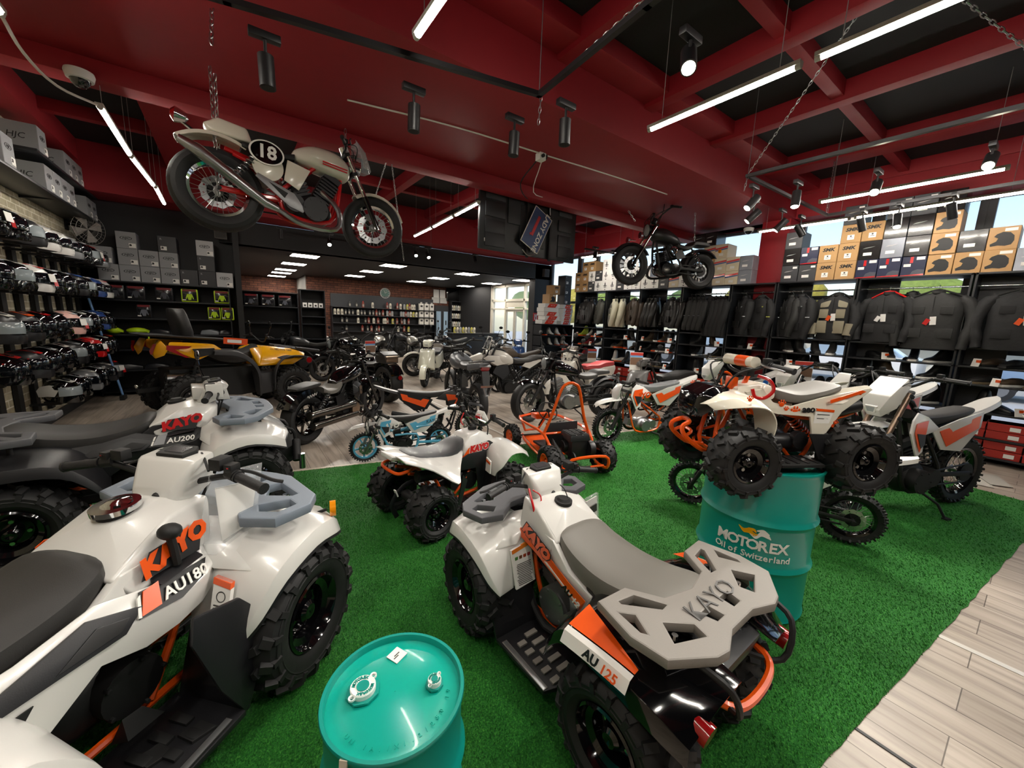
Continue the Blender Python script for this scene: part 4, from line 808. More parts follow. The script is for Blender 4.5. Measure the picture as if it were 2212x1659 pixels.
G(CREAM).cyl((.27, .13, .785), (.27, -.13, .785), .035, n=14).use(ORPL).cyl((.27, .08, .785), (.27, -.02, .785), .036, n=14).build('bar_pad', E)
G(DARK).box((.26, .06, .72), (.05, .06, .05)).tube([(.25, .2, .77), (.4, .16, .72), (.4, .06, .6), (.34, .03, .5)], .006).tube([(.25, -.2, .77), (.38, -.14, .74), (.38, -.05, .6)], .006).build('cable', E, bev=.003)
G(ORANGE).hull([(.3, .04, .68), (.33, .04, .68), (.29, .03, .56), (.34, .03, .6)], True).build('steering_bracket', E, bev=.004)
g = G(RED); p = [V((.22, .1, .70)), V((.17, .14, .68)), V((.14, .15, .62)), V((.18, .14, .57)), V((.24, .13, .57)), V((.26, .12, .62))]
g.tube(p, .011, k=5).build('safety_lanyard', E)
# teal drums
def drum(name, label, x, y, r, h, z=.005):
    t = thing(name, label, 'oil drum', (x, y, z))
    g = G(TEAL); pr = [(.001, .0), (r-.01, 0), (r, .006), (r+.006, .014), (r, .024)]
    for k in (.36, .66):
        zc = h*k; pr += [(r-.001, zc-.03), (r+.004, zc-.018), (r+.013, zc), (r+.004, zc+.018), (r-.001, zc+.03)]
    pr += [(r, h-.03), (r+.004, h-.018), (r+.008, h-.006), (r+.006, h), (r-.003, h), (r-.005, h-.01), (r-.006, h-.022)]
    g.lathe(pr, n=64).build('body', t, ang=50)
    G(P('#0aa392', .24, coat=.3)).lathe([(r-.005, h-.02), (r-.03, h-.022), (r-.045, h-.016), (.001, h-.014)], n=64).build('lid', t)
    return t
r1 = .187; k = .639
dr = drum('oil_drum', 'small teal oil drum with white bung caps and paper sticker on its lid', .478*k, 1.456*k, r1, .58)
dr.rotation_euler.z = R(0)
def bung(px, py, r, n):
    # caps sit on the lid
    g = G(P('#e8ece8', .35)).cyl((px, py, .57), (px, py, .588), r, n=28).lathe([(r*.7, .588), (r*.95, .59), (r, .584)], (px, py, 0), n=28)
    for a in (.5, .5+PI): g.lathe([(r*.16, .580), (r*.28, .583), (r*.28, .588), (r*.16, .586)], (px+math.cos(a)*r*1.15, py+math.sin(a)*r*1.15, 0), n=12)
    g.use(TEAL).cyl((px, py, .586), (px, py, .5905), r*.5, n=20).flat([(px+r*1.35*math.cos(i*PI/4), py+r*1.35*math.sin(i*PI/4)) for i in range(8)], (), .006, T((0, 0, .572)))
    m = TEAL; g.use(m)
    if n:
        for wd, a0 in (('MOTOREX', 100), ('MOTOREX', 280)):
            for i, ch in enumerate(wd):
                a = R(a0-58+17*i) if False else R(a0+50-17*i); q = r*.74
                g.text(ch, r*.34, T((px+q*math.cos(a), py+q*math.sin(a), .5895), (0, 0, math.degrees(a)-90)), .0015, bold=.0003)
    g.build('bung_cap', dr, 'white bung cap')
bung(-.075, .045, .034, 1); bung(.10, -.045, .019, 1)
G(PAPER).box((.045, .112, .567), (.045, .045, .002), (0, 0, 25)).use(TXTM).box((.045, .114, .5685), (.02, .003, .001), (0, 0, 25)).box((.04, .105, .5685), (.018, .003, .001), (0, 0, 25)).build('sticker', dr)
G(P('#cfc4b4', .6)).prism([(-.165, -.10, .575), (-.150, -.115, .578), (-.158, -.118, .53), (-.17, -.108, .525)], (-.004, -.004, 0)).build('tape', dr)
em = G(P('#0aa392', .24, coat=.3))
for i, ch in enumerate('UN 1A1/X1.2/250 19'):
    a = R(200+7.5*i); em.text(ch, .016, T((.15*math.cos(a), .15*math.sin(a), .566), (0, 0, math.degrees(a)+90)), .001)
em.build('embossing', dr)
d2 = drum('oil_drum', 'large teal oil drum with white lettering carrying the small quad', 2.492, .892, .29, .875)
def on_drum(st, z, size, a0, m, sp, bold=0, nm='lettering', dsp=None, sx=1):
    g = G(m); n = len(st); a = a0
    for i, ch in enumerate(st):
        w = sp*(.58 if ch in 'il.t ' else 1.3 if ch in 'MmwWO' and size < .07 else 1.4 if ch == 'M' else 1)
        a += w/2
        g.text(ch, size, frame((.2925*math.cos(a), .2925*math.sin(a), z), (-math.sin(a), math.cos(a), 0), (0, 0, 1)), .0012, bold=bold); a += w/2
    g.build(nm, d2)
af = math.atan2(-.892, -2.492)
on_drum('MOTOREX', .455, .08, af-.60, PAPER, .163, .002); on_drum('Oil of Switzerland', .392, .05, af-.60, PAPER, .082, .0005); on_drum('www.motorex.com', .15, .03, af-.35, P('#7fb9ae', .5), .05)
g = G(YELLOW)
def swoosh(pts, w, m):
    g.use(m); a = []
    for i, (x, z) in enumerate(catmull([(x, z, 0) for x, z in pts], 6) and [(p[0], p[1]) for p in catmull([(x, z, 0) for x, z in pts], 6)]):
        a.append((x, z, w*math.sin(PI*min(1, max(0, i/(6*(len(pts)-1)))))+.002))
    g.sheet([[(.2935*math.cos(af+x/.29), .2935*math.sin(af+x/.29), z-q) for x, z, q in a], [(.2935*math.cos(af+x/.29), .2935*math.sin(af+x/.29), z+q) for x, z, q in a]])
swoosh([(-.065, .545), (-.04, .525), (-.015, .53), (.01, .515), (.03, .52)], .012, YELLOW); swoosh([(-.02, .545), (.01, .54), (.02, .53)], .006, YELLOW)
swoosh([(-.01, .515), (.02, .505), (.045, .53), (.075, .52), (.09, .505)], .013, PAPER); swoosh([(.02, .54), (.05, .545), (.08, .53)], .006, PAPER)
g.build('emblem', d2, solid=.001)
# ---------------------------------------------------------------- orange kart
K = thing('go_kart', 'orange tube-frame go-kart with black engine at the back on the turf', 'go-kart', (2.888, 2.766, .005), 75, sc=.93)
for x, y, r, w, rm in ((0, .35, .185, .15, ORANGE), (0, -.35, .19, .17, GLOSS), (1.08, .38, .165, .12, ORANGE), (1.08, -.38, .165, .12, ORANGE)): wheel(K, (x, y, r), r, w, r*.52, 'atv', 'steel', rm, flip=y < 0, steer=8 if x > .5 else 0)
g = G(ORANGE)
for s in (1, -1):
    g.tube([(-.15, s*.2, .16), (.25, s*.3, .14), (.9, s*.26, .14), (1.15, s*.2, .16)], .016); g.tube([(.1, s*.27, .16), (.25, s*.3, .42), (.9, s*.32, .42), (1.2, s*.22, .40), (1.3, s*.1, .16)], .017, k=3)
    g.tube([(.28, s*.3, .42), (.27, s*.22, .62), (.24, s*.12, .95), (.235, s*.05, 1.02), (.235, 0, 1.03)], .018); g.tube([(.28, s*.3, .42), (.12, s*.2, .2)], .014)
g.tube([(.29, .3, .42), (.29, -.3, .42)], .014).tube([(-.05, .22, .15), (-.22, .24, .14), (-.24, .2, .28), (-.24, -.22, .28), (-.22, -.26, .14), (-.05, -.22, .15)], .017).tube([(-.24, .15, .18), (-.24, -.2, .18)], .013).tube([(1.3, .1, .16), (1.32, 0, .16), (1.3, -.1, .16)], .016).tube([(1.2, .22, .40), (1.24, 0, .42), (1.2, -.22, .40)], .016)
g.prism([(.3, .28, .13), (1.15, .2, .14), (1.15, -.2, .14), (.3, -.28, .13)], (0, 0, .008)).build('frame', K)
G(BLACK).box((.12, -.03, .3), (.24, .2, .2)).box((.12, -.03, .43), (.26, .26, .07), tp=.9).cyl((.0, -.13, .3), (.0, -.2, .3), .09, n=20).use(GUN).box((.16, -.16, .28), (.1, .06, .16)).cyl((.15, -.03, .3), (.15, .12, .3), .07, n=16).build('engine', K, bev=.006)
g = G(DARK)
for kx in range(7):
    for ky in range(3): g.box((.02+.033*kx, -.11+.08*ky, .467), (.018, .06, .012))
g.build('recoil_grille', K)
G(BLACK).hull([(.22, .22, .3), (.24, .2, .38), (.02, .22, .2), (-.05, .2, .1), (.1, .22, .05), (.22, .14, .3), (-.05, .14, .1), (.02, .14, .22), (.1, .14, .05)]).use(PAPER).prism([(.05, .222, .24), (.12, .225, .28), (.14, .225, .25), (.07, .222, .21)], (0, .004, 0)).build('chain_guard', K, bev=.01)
G(BLACK).prism([(.35, .22, .2), (.38, .22, .52), (.4, -.22, .52), (.37, -.22, .2)], (.02, 0, 0)).prism([(.38, .24, .2), (.7, .24, .18), (.7, -.24, .18), (.38, -.24, .2)], (0, 0, .03)).build('seat', K, bev=.008)
G(DARK).tube([(1.05, 0, .3), (.82, 0, .54)], .012).lathe([(.12, 0), (.128, -.008), (.136, 0), (.128, .008)], (.8, 0, .56), (-.7, 0, .55), n=28, closed=True).build('steering_wheel', K)
G(CHROME).at(frame((.8, 0, .56), (0, 1, 0), (.55, 0, .7))).cyl((0, 0, -.01), (0, 0, .01), .03, n=12).box((.06, 0, 0), (.12, .02, .006)).box((-.06, 0, 0), (.12, .02, .006)).box((0, -.06, 0), (.02, .12, .006)).build('spokes', K)
G(ORPL).hull([(1.1, .12, .48), (.9, .14, .5), (.92, .1, .42), (1.12, .1, .40)], True).build('front_panel', K, bev=.02)
G(DARK).cyl((0, -.3, .185), (0, .3, .185), .014).cyl((1.08, -.34, .165), (1.08, .34, .165), .012).cyl((0, .05, .185), (0, .065, .185), .09, n=20).build('axle', K)
# ---------------------------------------------------------------- big yellow quad
F = thing('quad_bike', 'big yellow quad bike with tall black backrest in front of the rainwear shelves', 'quad bike', (-.05, 7.8, 0), 23, sc=.97)
DG = P('#2e2e30', .55, bump=.1, nscale=200)
for x in (.74, -.74):
    for s in (1, -1): wheel(F, (x, s*.43, .34), .34, .26, .18, 'atv', 'steel', GUN, flip=s < 0)
for s in (1, -1):
    G(YELLOW).hull(mir([(-1.12, .34, 1.06), (-1.02, .42, 1.2), (-.95, .46, 1.08), (-1.08, .34, .93), (-1.0, .44, .98), (-1.0, .2, 1.2), (-1.08, .2, .98)], s)).hull(mir([(-.95, .44, 1.18), (-.4, .46, 1.12), (-.3, .47, 1.04), (-.62, .49, .90), (-.95, .46, 1.06), (-.4, .25, 1.13), (-.6, .3, .95), (-.92, .3, 1.0)], s)).build('tail_body', F, bev=.02)
    G(REDT).prism(mir([(-.98, .47, 1.13), (-.70, .495, 1.11), (-.74, .497, 1.08), (-.9, .485, 1.07), (-.74, .5, .94), (-.79, .5, .95), (-.99, .475, 1.07)], s), (0, .008*s, 0)).prism([(-1.12, .36*s, 1.05), (-1.09, .42*s, 1.15), (-1.07, .42*s, 1.15), (-1.11, .36*s, 1.0)], (-.02, .0, 0)).build('tail_light', F)
    G(DARK).prism(mir([(-.70, .5, 1.07), (-.42, .49, 1.07), (-.42, .49, .98), (-.64, .505, .94)], s), (0, .006*s, 0)).build('vent', F)
    st = [[(-.45, .42, 1.06), (-.43, .54, 1.03), (-.45, .55, .97)], [(-.15, .42, 1.03), (-.13, .56, 1.0), (-.15, .57, .93)], [(.05, .42, .92), (.08, .56, .86), (.05, .57, .80)], [(.14, .42, .72), (.18, .56, .66), (.14, .57, .62)], [(.16, .42, .42), (.2, .54, .38), (.16, .55, .36)], [(.18, .42, .26), (.2, .52, .25), (.17, .53, .24)]]
    G(DG).sheet(sheet_st([mir(r, s) for r in st], 3)).build('rear_fender', F, solid=.02, bev=.006)
    st = [[(.42, .42, .30), (.40, .54, .32)], [(.44, .42, .6), (.42, .56, .64)], [(.55, .42, .80), (.54, .57, .84)], [(.75, .42, .88), (.76, .58, .90)], [(.98, .42, .86), (1.0, .57, .86)], [(1.15, .42, .76), (1.16, .54, .74)], [(1.2, .42, .6), (1.22, .5, .58)]]
    G(DG).sheet(sheet_st([mir(r, s) for r in st], 3)).build('front_fender', F, solid=.02, bev=.006)
    G(DG).hull(mir([(.16, .3, .66), (.16, .46, .6), (.44, .46, .62), (.44, .3, .72), (.2, .3, .28), (.2, .48, .26), (.44, .48, .28), (.44, .3, .28)], s)).build('side_panel', F, bev=.02)
    G(DG).cyl((1.0, .56*s, .80), (1.0, .6*s, .80), .062, n=20).use(REDT).cyl((1.0, .585*s, .8), (1.0, .605*s, .8), .05, n=18).build('reflector', F)
    f = frame((.3, .478*s, .705), (-s, 0, 0), (0, 0, 1)); G(INK).text('4X4', .085, f, .002, .15, bold=.003).build('lettering', F)
    G(YELLOW).hull(mir([(.2, .18, 1.02), (.4, .28, 1.06), (.85, .3, 1.0), (1.1, .3, .90), (1.0, .45, .84), (.5, .45, .74), (.2, .47, .74), (.3, .40, .92), (.8, .42, .72), (.5, .1, 1.0), (1.1, .1, .9), (.3, .15, .7), (.9, .15, .7)], s)).build('front_body', F, bev=.02)
    G(BLACK).hull(mir([(.52, .44, .86), (.68, .44, .90), (.85, .44, .88), (.8, .45, .83), (.6, .46, .82), (.52, .36, .86), (.85, .36, .86)], s)).build('vent_trim', F, bev=.015)
    f = frame((.62, .385*s, .99), V((1, 0, -.12))*(-s), (0, -.5*s, 1)); G(INK).text('GUARDIAN 1000', .05, f, .002, .1).build('lettering', F)
    shock(F, (-.6, .3*s, .85), (-.72, .32*s, .36), BLACK, .045, 7)
g = G(DG).hull([(-1.15, .36, 1.27), (-1.05, .42, 1.275), (.0, .36, 1.17), (.05, .2, 1.16), (-1.18, .2, 1.27), (-1.05, .4, 1.25), (.0, .34, 1.14), (-1.1, .2, 1.24)], True); g.build('rear_rack', F, bev=.012)
g = G(DG)
for y in (-.3, -.1, .1, .3): g.tube([(.85, y, 1.0), (1.3, y*.9, .93)], .016)
g.tube([(.85, .45, 1.02), (1.28, .4, .95), (1.36, .25, .93), (1.36, -.25, .93), (1.28, -.4, .95), (.85, -.45, 1.02)], .02, k=3).build('front_rack', F)
seat_loft([(.36, .14, 1.08, .9), (.2, .2, 1.0, .8), (0, .22, .98, .75), (-.25, .22, 1.02, .8), (-.5, .2, 1.14, .95), (-.6, .15, 1.15, 1.0)], SEAT).build('seat', F)
g = G(SEAT); rings = []
for z, hw, x in ((1.22, .21, -.62), (1.3, .24, -.63), (1.45, .235, -.66), (1.56, .2, -.68), (1.63, .13, -.69), (1.645, .05, -.69)):
    rings.append([(x+.09*math.copysign(abs(math.cos(a))**.6, math.cos(a)), hw*math.copysign(abs(math.sin(a))**.6, math.sin(a)), z) for a in [2*PI*i/16 for i in range(16)]])
g.loft(rings).build('backrest', F, ang=60)
grip_set(F, [(.42, .42, 1.2), (.46, .26, 1.22), (.5, .08, 1.12), (.5, -.08, 1.12), (.46, -.26, 1.22), (.42, -.42, 1.2)], gl=.12)
G(GLOSS).tube([(.46, -.3, 1.22), (.48, -.34, 1.36)], .008).ell((.47, -.36, 1.42), (.02, .05, .06)).tube([(.46, .3, 1.22), (.48, .34, 1.36)], .008).ell((.47, .36, 1.42), (.02, .05, .06)).build('mirror', F)
G(DARK).hull([(.9, .2, .7), (.9, .2, .3), (-.9, .22, .4), (-.9, .22, .75), (0, .25, .25)], True).build('chassis', F); G(DARK).cyl((-.74, -.4, .34), (-.74, .4, .34), .03).cyl((.74, -.4, .34), (.74, .4, .34), .03).build('axle', F)
G(STEEL).cyl((-.95, -.2, .62), (-.55, -.22, .6), .09, n=18).use(DARK).cyl((-.96, -.2, .62), (-.95, -.2, .62), .05).build('exhaust', F)
G(DARK).box((-1.1, 0, .45), (.25, .06, .06)).use(CHROME).ell((-1.22, 0, .52), (.028, .028, .028)).build('tow_hitch', F)
G(ORPL).box((-.1, -.44, 1.16), (.34, .01, .1), (0, 6, 0)).use(PAPER).box((-.12, -.447, 1.16), (.2, .004, .05), (0, 6, 0)).build('price_card', F)
# ---------------------------------------------------------------- motorcycles; local x forward, y left, z up, wheels on z=0
def arc_fender(g, cx, cz, r, a0, a1, w, n=12, lip=.03):
    rows = []
    for i in range(n+1):
        a = R(a0+(a1-a0)*i/n); c, s = math.cos(a), math.sin(a)
        rows.append([(cx+(r-lip)*c, -w, cz+(r-lip)*s), (cx+r*c, -w*.8, cz+r*s), (cx+(r+.012)*c, 0, cz+(r+.012)*s), (cx+r*c, w*.8, cz+r*s), (cx+(r-lip)*c, w, cz+(r-lip)*s)])
    return g.sheet(rows)
def moto(name, label, loc, rz, wb=1.4, rf=.31, rr=.31, wf=.11, wr=.16, ty='road', rim='cast10', rm=GLOSS, rake=26, fl=.72, frame_m=DARK, fork_m=GUN, fork_low=DARK, tank=None, tank_m=GLOSS, seat=None, seat_m=SEAT, eng='single', eng_m=GUN, ex='side', ex_m=DARK, fend_m=GLOSS, bars='mid', bar_m=DARK, bw=.36, head='round', tail=None, disc=.13, group=None, rot=None, sc=1, steer=0, stand=True, mirrors=False, side_m=None, hm=DARK, spk=None, cat='motorcycle', fork_y=.1, seat_z=.78):
    t = thing(name, label, cat, loc, rz, group, rot=rot, sc=sc)
    xf, xr = wb/2, -wb/2
    ra = R(rake); hx, hz = xf - math.sin(ra)*fl, rf + math.cos(ra)*fl
    t['head'] = (hx, 0, hz)
    wheel(t, (xf, 0, rf), rf, wf, rf-(.085 if ty == 'mx' else .1)*rf/.31, ty, rim, rm, steer=steer, disc=disc, dy=.05, m2=spk, name='front_wheel'); wheel(t, (xr, 0, rr), rr, wr, rr-(.1 if ty == 'mx' else .115)*rr/.31, ty, rim, rm, disc=disc*.85, dy=.06, m2=spk, name='rear_wheel')
    d = V((-math.sin(ra), 0, math.cos(ra)))
    for s in (1, -1):
        a = V((xf, s*fork_y, rf)); g = G(fork_low).cyl(a-d*.03, a+d*fl*.42, .026 if rf > .24 else .017, n=12).use(fork_m).cyl(a+d*fl*.42, a+d*fl, .021 if rf > .24 else .014, n=12)
        if fork_low == DARK or True: g.use(fork_low).box(a, (.05, .02, .06))
        g.build('fork_leg', t)
    g = G(DARK)
    for q in (.72, .97): p = V((xf, 0, rf))+d*fl*q; g.box(p-V((.01, 0, 0)), (.05, fork_y*2+.05, .03), (0, -rake, 0))
    g.build('triple_clamp', t, bev=.005)
    zc = rr+.05
    g = G(frame_m); H = V((hx-.04, 0, hz-.06)); k = .022 if rr > .24 else .015
    g.tube([H, (hx-.22, 0, hz-.1), (-.1*wb, 0, seat_z-.12), (xr+.05, 0, seat_z-.05)], k, n=8)
    for s in (1, -1):
        g.tube([H-V((0, 0, .05)), (hx-.06, s*.07, hz*.5+.1), (hx-.16, s*.1, rr*.75), (-.12*wb, s*.1, rr*.72), (-.17*wb, s*.1, rr+.05)], k*.85)
        g.tube([(hx-.2, s*.05, hz-.14), (-.15*wb, s*.1, rr+.12), (-.17*wb, s*.1, rr)], k*.8, k=2)
        g.tube([(-.15*wb, s*.09, rr+.2), (xr+.1, s*.08, seat_z-.1)], k*.7, k=1)
        g.tube([(-.16*wb, s*.1, rr+.02), (xr, s*.1, rr)], k*1.1, k=1, sx=.7)
    g.build('frame', t)
    # engine
    e = rr/.31; ez = rr*.98; ex0 = .02*wb
    g = G(eng_m)
    g.ell((ex0, 0, ez), (.2*e, .12*e, .14*e)).cyl((ex0+.03*e, -.16*e, ez), (ex0+.03*e, .16*e, ez), .1*e, n=22).cyl((ex0-.13*e, -.145*e, ez+.02), (ex0-.13*e, .145*e, ez+.02), .075*e, n=18)
    def fins(c, ang, n, w, wd):
        m = T(c, (0, ang, 0)); g.at(m).box((0, 0, .07*e), (w*.72, wd*.72, .22*e))
        for i in range(n): g.box((0, 0, -.01*e+i*.2*e/n), (w, wd, .1*e/n))
        g.hull([(x*w*.5, y*wd*.45, z) for x in (-1, 1) for y in (-1, 1) for z in (.19*e, .24*e)]); g.at(None)
    if eng == 'vtwin': fins((ex0-.06*e, 0, ez+.12*e), -26, 7, .15*e, .15*e); fins((ex0+.1*e, 0, ez+.12*e), 26, 7, .15*e, .15*e)
    elif eng == 'flat': fins((ex0+.14*e, 0, ez+.02*e), 75, 6, .12*e, .13*e)
    else: fins((ex0+.07*e, 0, ez+.1*e), 12, 7, .15*e, .15*e)
    for s in (1, -1):
        for i in range(6): a = i*PI/3; g.cyl((ex0+.03*e+.085*e*math.cos(a), s*.15*e, ez+.085*e*math.sin(a)), (ex0+.03*e+.085*e*math.cos(a), s*.168*e, ez+.085*e*math.sin(a)), .007*e, n=6)
    g.build('engine', t, bev=.0)
    g = G(ex_m)
    if ex == 'twin':
        for z, x0 in ((ez+.06, .0), (ez-.09, .05)): g.tube([(.15, -.1, ez+.15), (.28, -.15, ez-.02), (.22, -.17, z-.05), (.05+x0, -.17, z)], .024).cyl((.05+x0, -.17, z), (-.85+x0, -.19, z+.03), .05, n=20).cyl((-.85+x0, -.19, z+.03), (-.87+x0, -.19, z+.03), .056, .05, n=20)
    elif ex == 'up': g.tube([(.18*wb, .0, ez+.2*e), (.24*wb, -.08*e, ez), (.08*wb, -.13*e, rr*.6), (-.18*wb, -.13*e, rr+.1), (-.3*wb, -.12*e, rr+.3*e)], .022*e).cyl((-.28*wb, -.13*e, rr+.28*e), (xr-.04, -.15*e, rr+.38*e), .048*e, n=18).use(DARK).cyl((xr-.04, -.15*e, rr+.38*e), (xr-.045, -.15*e, rr+.382*e), .03*e)
    elif ex == 'cone': g.tube([(.13, -.06, ez+.2), (.27, -.12, ez+.05), (.24, -.16, rr*.55), (-.05, -.17, rr*.5), (-.25, -.18, rr*.75)], .024).loft([g.ring((-.25, -.18, rr*.75), (-1, 0, .22), .026, 18), g.ring((-.35, -.185, rr*.75+.03), (-1, 0, .22), .04, 18), g.ring((-.8, -.21, rr+.22), (-1, 0, .3), .05, 18), g.ring((-.92, -.215, rr+.27), (-1, 0, .3), .03, 18)])
    elif ex: g.tube([(.14*wb, -.05*e, ez+.15*e), (.2*wb, -.1*e, ez-.05), (.12*wb, -.15*e, rr*.5), (-.2*wb, -.15*e, rr*.7)], .022*e).cyl((-.2*wb, -.16*e, rr*.75), (xr-.12, -.19*e, rr+.12), .055*e, n=18)
    if ex: g.build('exhaust', t)
    G(DARK).cyl((xr, -.13, rr), (xr, .13, rr), .014).cyl((xr, .07*e, rr), (xr, .075*e, rr), .085*e, n=26).tube([(xr, .073*e, rr+.085*e), (ex0-.13*e, .12*e, ez+.07*e)], .008, k=1).tube([(xr, .073*e, rr-.085*e), (ex0-.13*e, .12*e, ez-.05*e)], .008, k=1).build('chain', t)
    if tank: seat_loft(tank, tank_m, 20, e=.75).build('fuel_tank', t, ang=60)
    if seat: seat_loft(seat, seat_m, 16).build('seat', t)
    hb = {'low': ((-.03, bw, .02), (.0, bw*.62, .03), (.01, .12, .01), (.0, .05, .0)), 'mid': ((-.12, bw, .09), (-.06, bw*.7, .11), (.01, .14, .05), (0, .05, .02)), 'high': ((-.22, bw, .2), (-.15, bw*.72, .23), (-.03, .16, .12), (0, .06, .02)), 'mx': ((-.07, bw, .12), (-.03, bw*.6, .13), (.01, .12, .05), (0, .05, .03)), 'ape': ((-.2, bw, .28), (-.12, bw*.8, .32), (-.02, .2, .25), (.0, .08, .02))}[bars]
    c, sn = math.cos(R(steer)), math.sin(R(steer)); pt = lambda x, y, z: (hx+x*c-y*sn, x*sn+y*c, hz+.02+z)
    grip_set(t, [pt(*p) for p in hb] + [pt(x, -y, z) for x, y, z in hb[::-1]], r=.011, m=bar_m, lever=1)
    g = G(DARK); x, y, z = hb[1]
    for s in (1, -1): g.tube([pt(x+.02, s*y*.9, z), pt(.12, s*.1, .04), (hx+.07, s*.03, hz-.16)], .005, n=5).tube([pt(x+.02, s*y*.75, z-.01), pt(.09, s*.06, z*.4-.02), (hx, s*.05, hz-.22)], .004, n=5)
    g.build('cable', t)
    if head == 'round':
        p = V((hx+.13, 0, hz-.09)); g = G(hm).lathe([(.001, -.14), (.05, -.135), (.085, -.07), (.095, 0), (.1, .01)], p, (1, 0, -.05), 24).box(p-V((.1, 0, .0)), (.03, .2, .05)); h = g.build('headlight', t)
        G(LENS).lathe([(.094, .004), (.07, .02), (.001, .028)], p, (1, 0, -.05), 22).build('lens', h)
        G(hm).cyl((hx+.04, .05, hz+.02), (hx+.01, .05, hz+.09), .045, n=18).use(PAPER).cyl((hx+.01, .05, hz+.09), (hx+.0095, .05, hz+.0915), .038, n=18).build('gauge', t)
    if mirrors:
        for s in (1, -1): x, y, z = hb[1]; G(DARK).tube([pt(x, s*y, z), pt(x-.03, s*(y+.08), z+.2)], .006, k=1).ell(pt(x-.04, s*(y+.1), z+.25), (.016, .06, .04)).build('mirror', t)
    if stand: G(DARK).tube([(-.05*wb, .1, rr*.6), (-.1*wb, .2, .12), (-.12*wb, .25, .01)], .011, k=1).box((-.125*wb, .26, .01), (.06, .04, .012)).build('kick_stand', t)
    return t
def twin_shocks(t, wb, rr, z, m=CHROME):
    for s in (1, -1): shock(t, (-.28*wb, s*.14, z), (-.48*wb, s*.14, rr+.02), m, .027, 9)
def dirt(name, label, loc, rz, body, acc, wb=1.3, r=(.33, .31), s=1., ty='mx', fork=GOLD, fr=DARK, seat_z=.9, rim='spoke', rm=GLOSS, head='plate', gfx=None, ex_m=DARK, wrap=False, pad=DARK, **k):
    """off-road bike: tall seat, high front fender, shrouds, number plates"""
    rf, rr = r; e = wb/1.3
    m = moto(name, label, loc, rz, wb=wb, rf=rf, rr=rr, wf=.085*e, wr=.115*e, ty=ty, rim=rim, rm=rm, rake=25, fl=.72*e*rf/.33+.05*e, fork_m=fork, fork_low=k.pop('fork_low', GUN), frame_m=fr, eng_m=k.pop('eng_m', ALU), eng=k.pop('eng', 'single'), ex='up', ex_m=ex_m, bars='mx', bw=.38*max(e, .8), head=None, disc=.11*e, seat_z=seat_z-.03, **k)
    hx, hz = m['head'][0], m['head'][2]; xf, xr = wb/2, -wb/2; z = seat_z
    seat_loft([(hx-.16*e, .05*e, z+.03*e, z-.05*e), (hx-.24*e, .075*e, z+.0, z-.09*e), (-.05*e, .085*e, z-.02*e, z-.12*e), (-.32*e, .1*e, z+.0, z-.07*e), (-.55*e, .08*e, z+.03*e, z-.02*e), (-.6*e, .05*e, z+.03*e, z+.0)], SEAT).build('seat', m)
    if wrap: seat_loft([(hx-.2*e, .085*e, z+.02, z-.09*e), (-.05*e, .095*e, z-.01*e, z-.13*e), (-.32*e, .11*e, z+.01, z-.08*e), (-.58*e, .08*e, z+.04*e, z-.02*e)], P('#cfd3d6', .1, alpha=.28, bump=1, nscale=22, spec=.9)).build('plastic_wrap', m, 'clear plastic wrap over the seat')
    # high front fender
    cz = rf+rf+.10*e; st = []
    for x, zz, w in ((.36, -.05, .03), (.30, -.005, .06), (.16, .03, .075), (0, .04, .075), (-.16, .04, .06), (-.26, .02, .045)):
        st.append([(xf-.1*e+x*e, -w*e, cz+(zz-.02)*e), (xf-.1*e+x*e, -w*.6*e, cz+(zz+.006)*e), (xf-.1*e+x*e, 0, cz+(zz+.014)*e), (xf-.1*e+x*e, w*.6*e, cz+(zz+.006)*e), (xf-.1*e+x*e, w*e, cz+(zz-.02)*e)])
    G(body).sheet(sheet_st(st, 3)).build('front_fender', m, solid=.005*e)
    st = []
    for x, zz, w in ((-.5, -.02, .08), (-.62, .0, .085), (-.78, .045, .085), (-.92, .09, .07), (-.99, .11, .03)):
        st.append([(x*e, -w*e, z+(zz-.035)*e), (x*e, -w*.8*e, z+zz*e), (x*e, 0, z+(zz+.012)*e), (x*e, w*.8*e, z+zz*e), (x*e, w*e, z+(zz-.035)*e)])
    G(body).sheet(sheet_st(st, 3)).build('rear_fender', m, solid=.005*e)
    if head == 'plate':
        G(body).hull([(hx+.10*e, .06*e, hz+.08*e), (hx+.16*e, .09*e, hz-.02*e), (hx+.17*e, .05*e, hz-.16*e), (hx+.12*e, .08*e, hz-.02*e), (hx+.08*e, .05*e, hz+.09*e), (hx+.13*e, .04*e, hz-.15*e)], True).build('number_plate', m, bev=.008*e)
    else:
        G(body).hull([(hx+.05*e, .1*e, hz+.12*e), (hx+.02*e, .11*e, hz+.06*e), (hx+.22*e, .1*e, hz-.02*e), (hx+.25*e, .06*e, hz-.14*e), (hx+.12*e, .1*e, hz-.12*e), (hx+.2*e, .05*e, hz-.2*e)], True).use(LENS).hull([(hx+.2*e, .05*e, hz-.1*e), (hx+.262*e, .045*e, hz-.11*e), (hx+.25*e, .03*e, hz-.17*e), (hx+.2*e, .03*e, hz-.17*e)], True).build('headlight_mask', m, bev=.01*e)
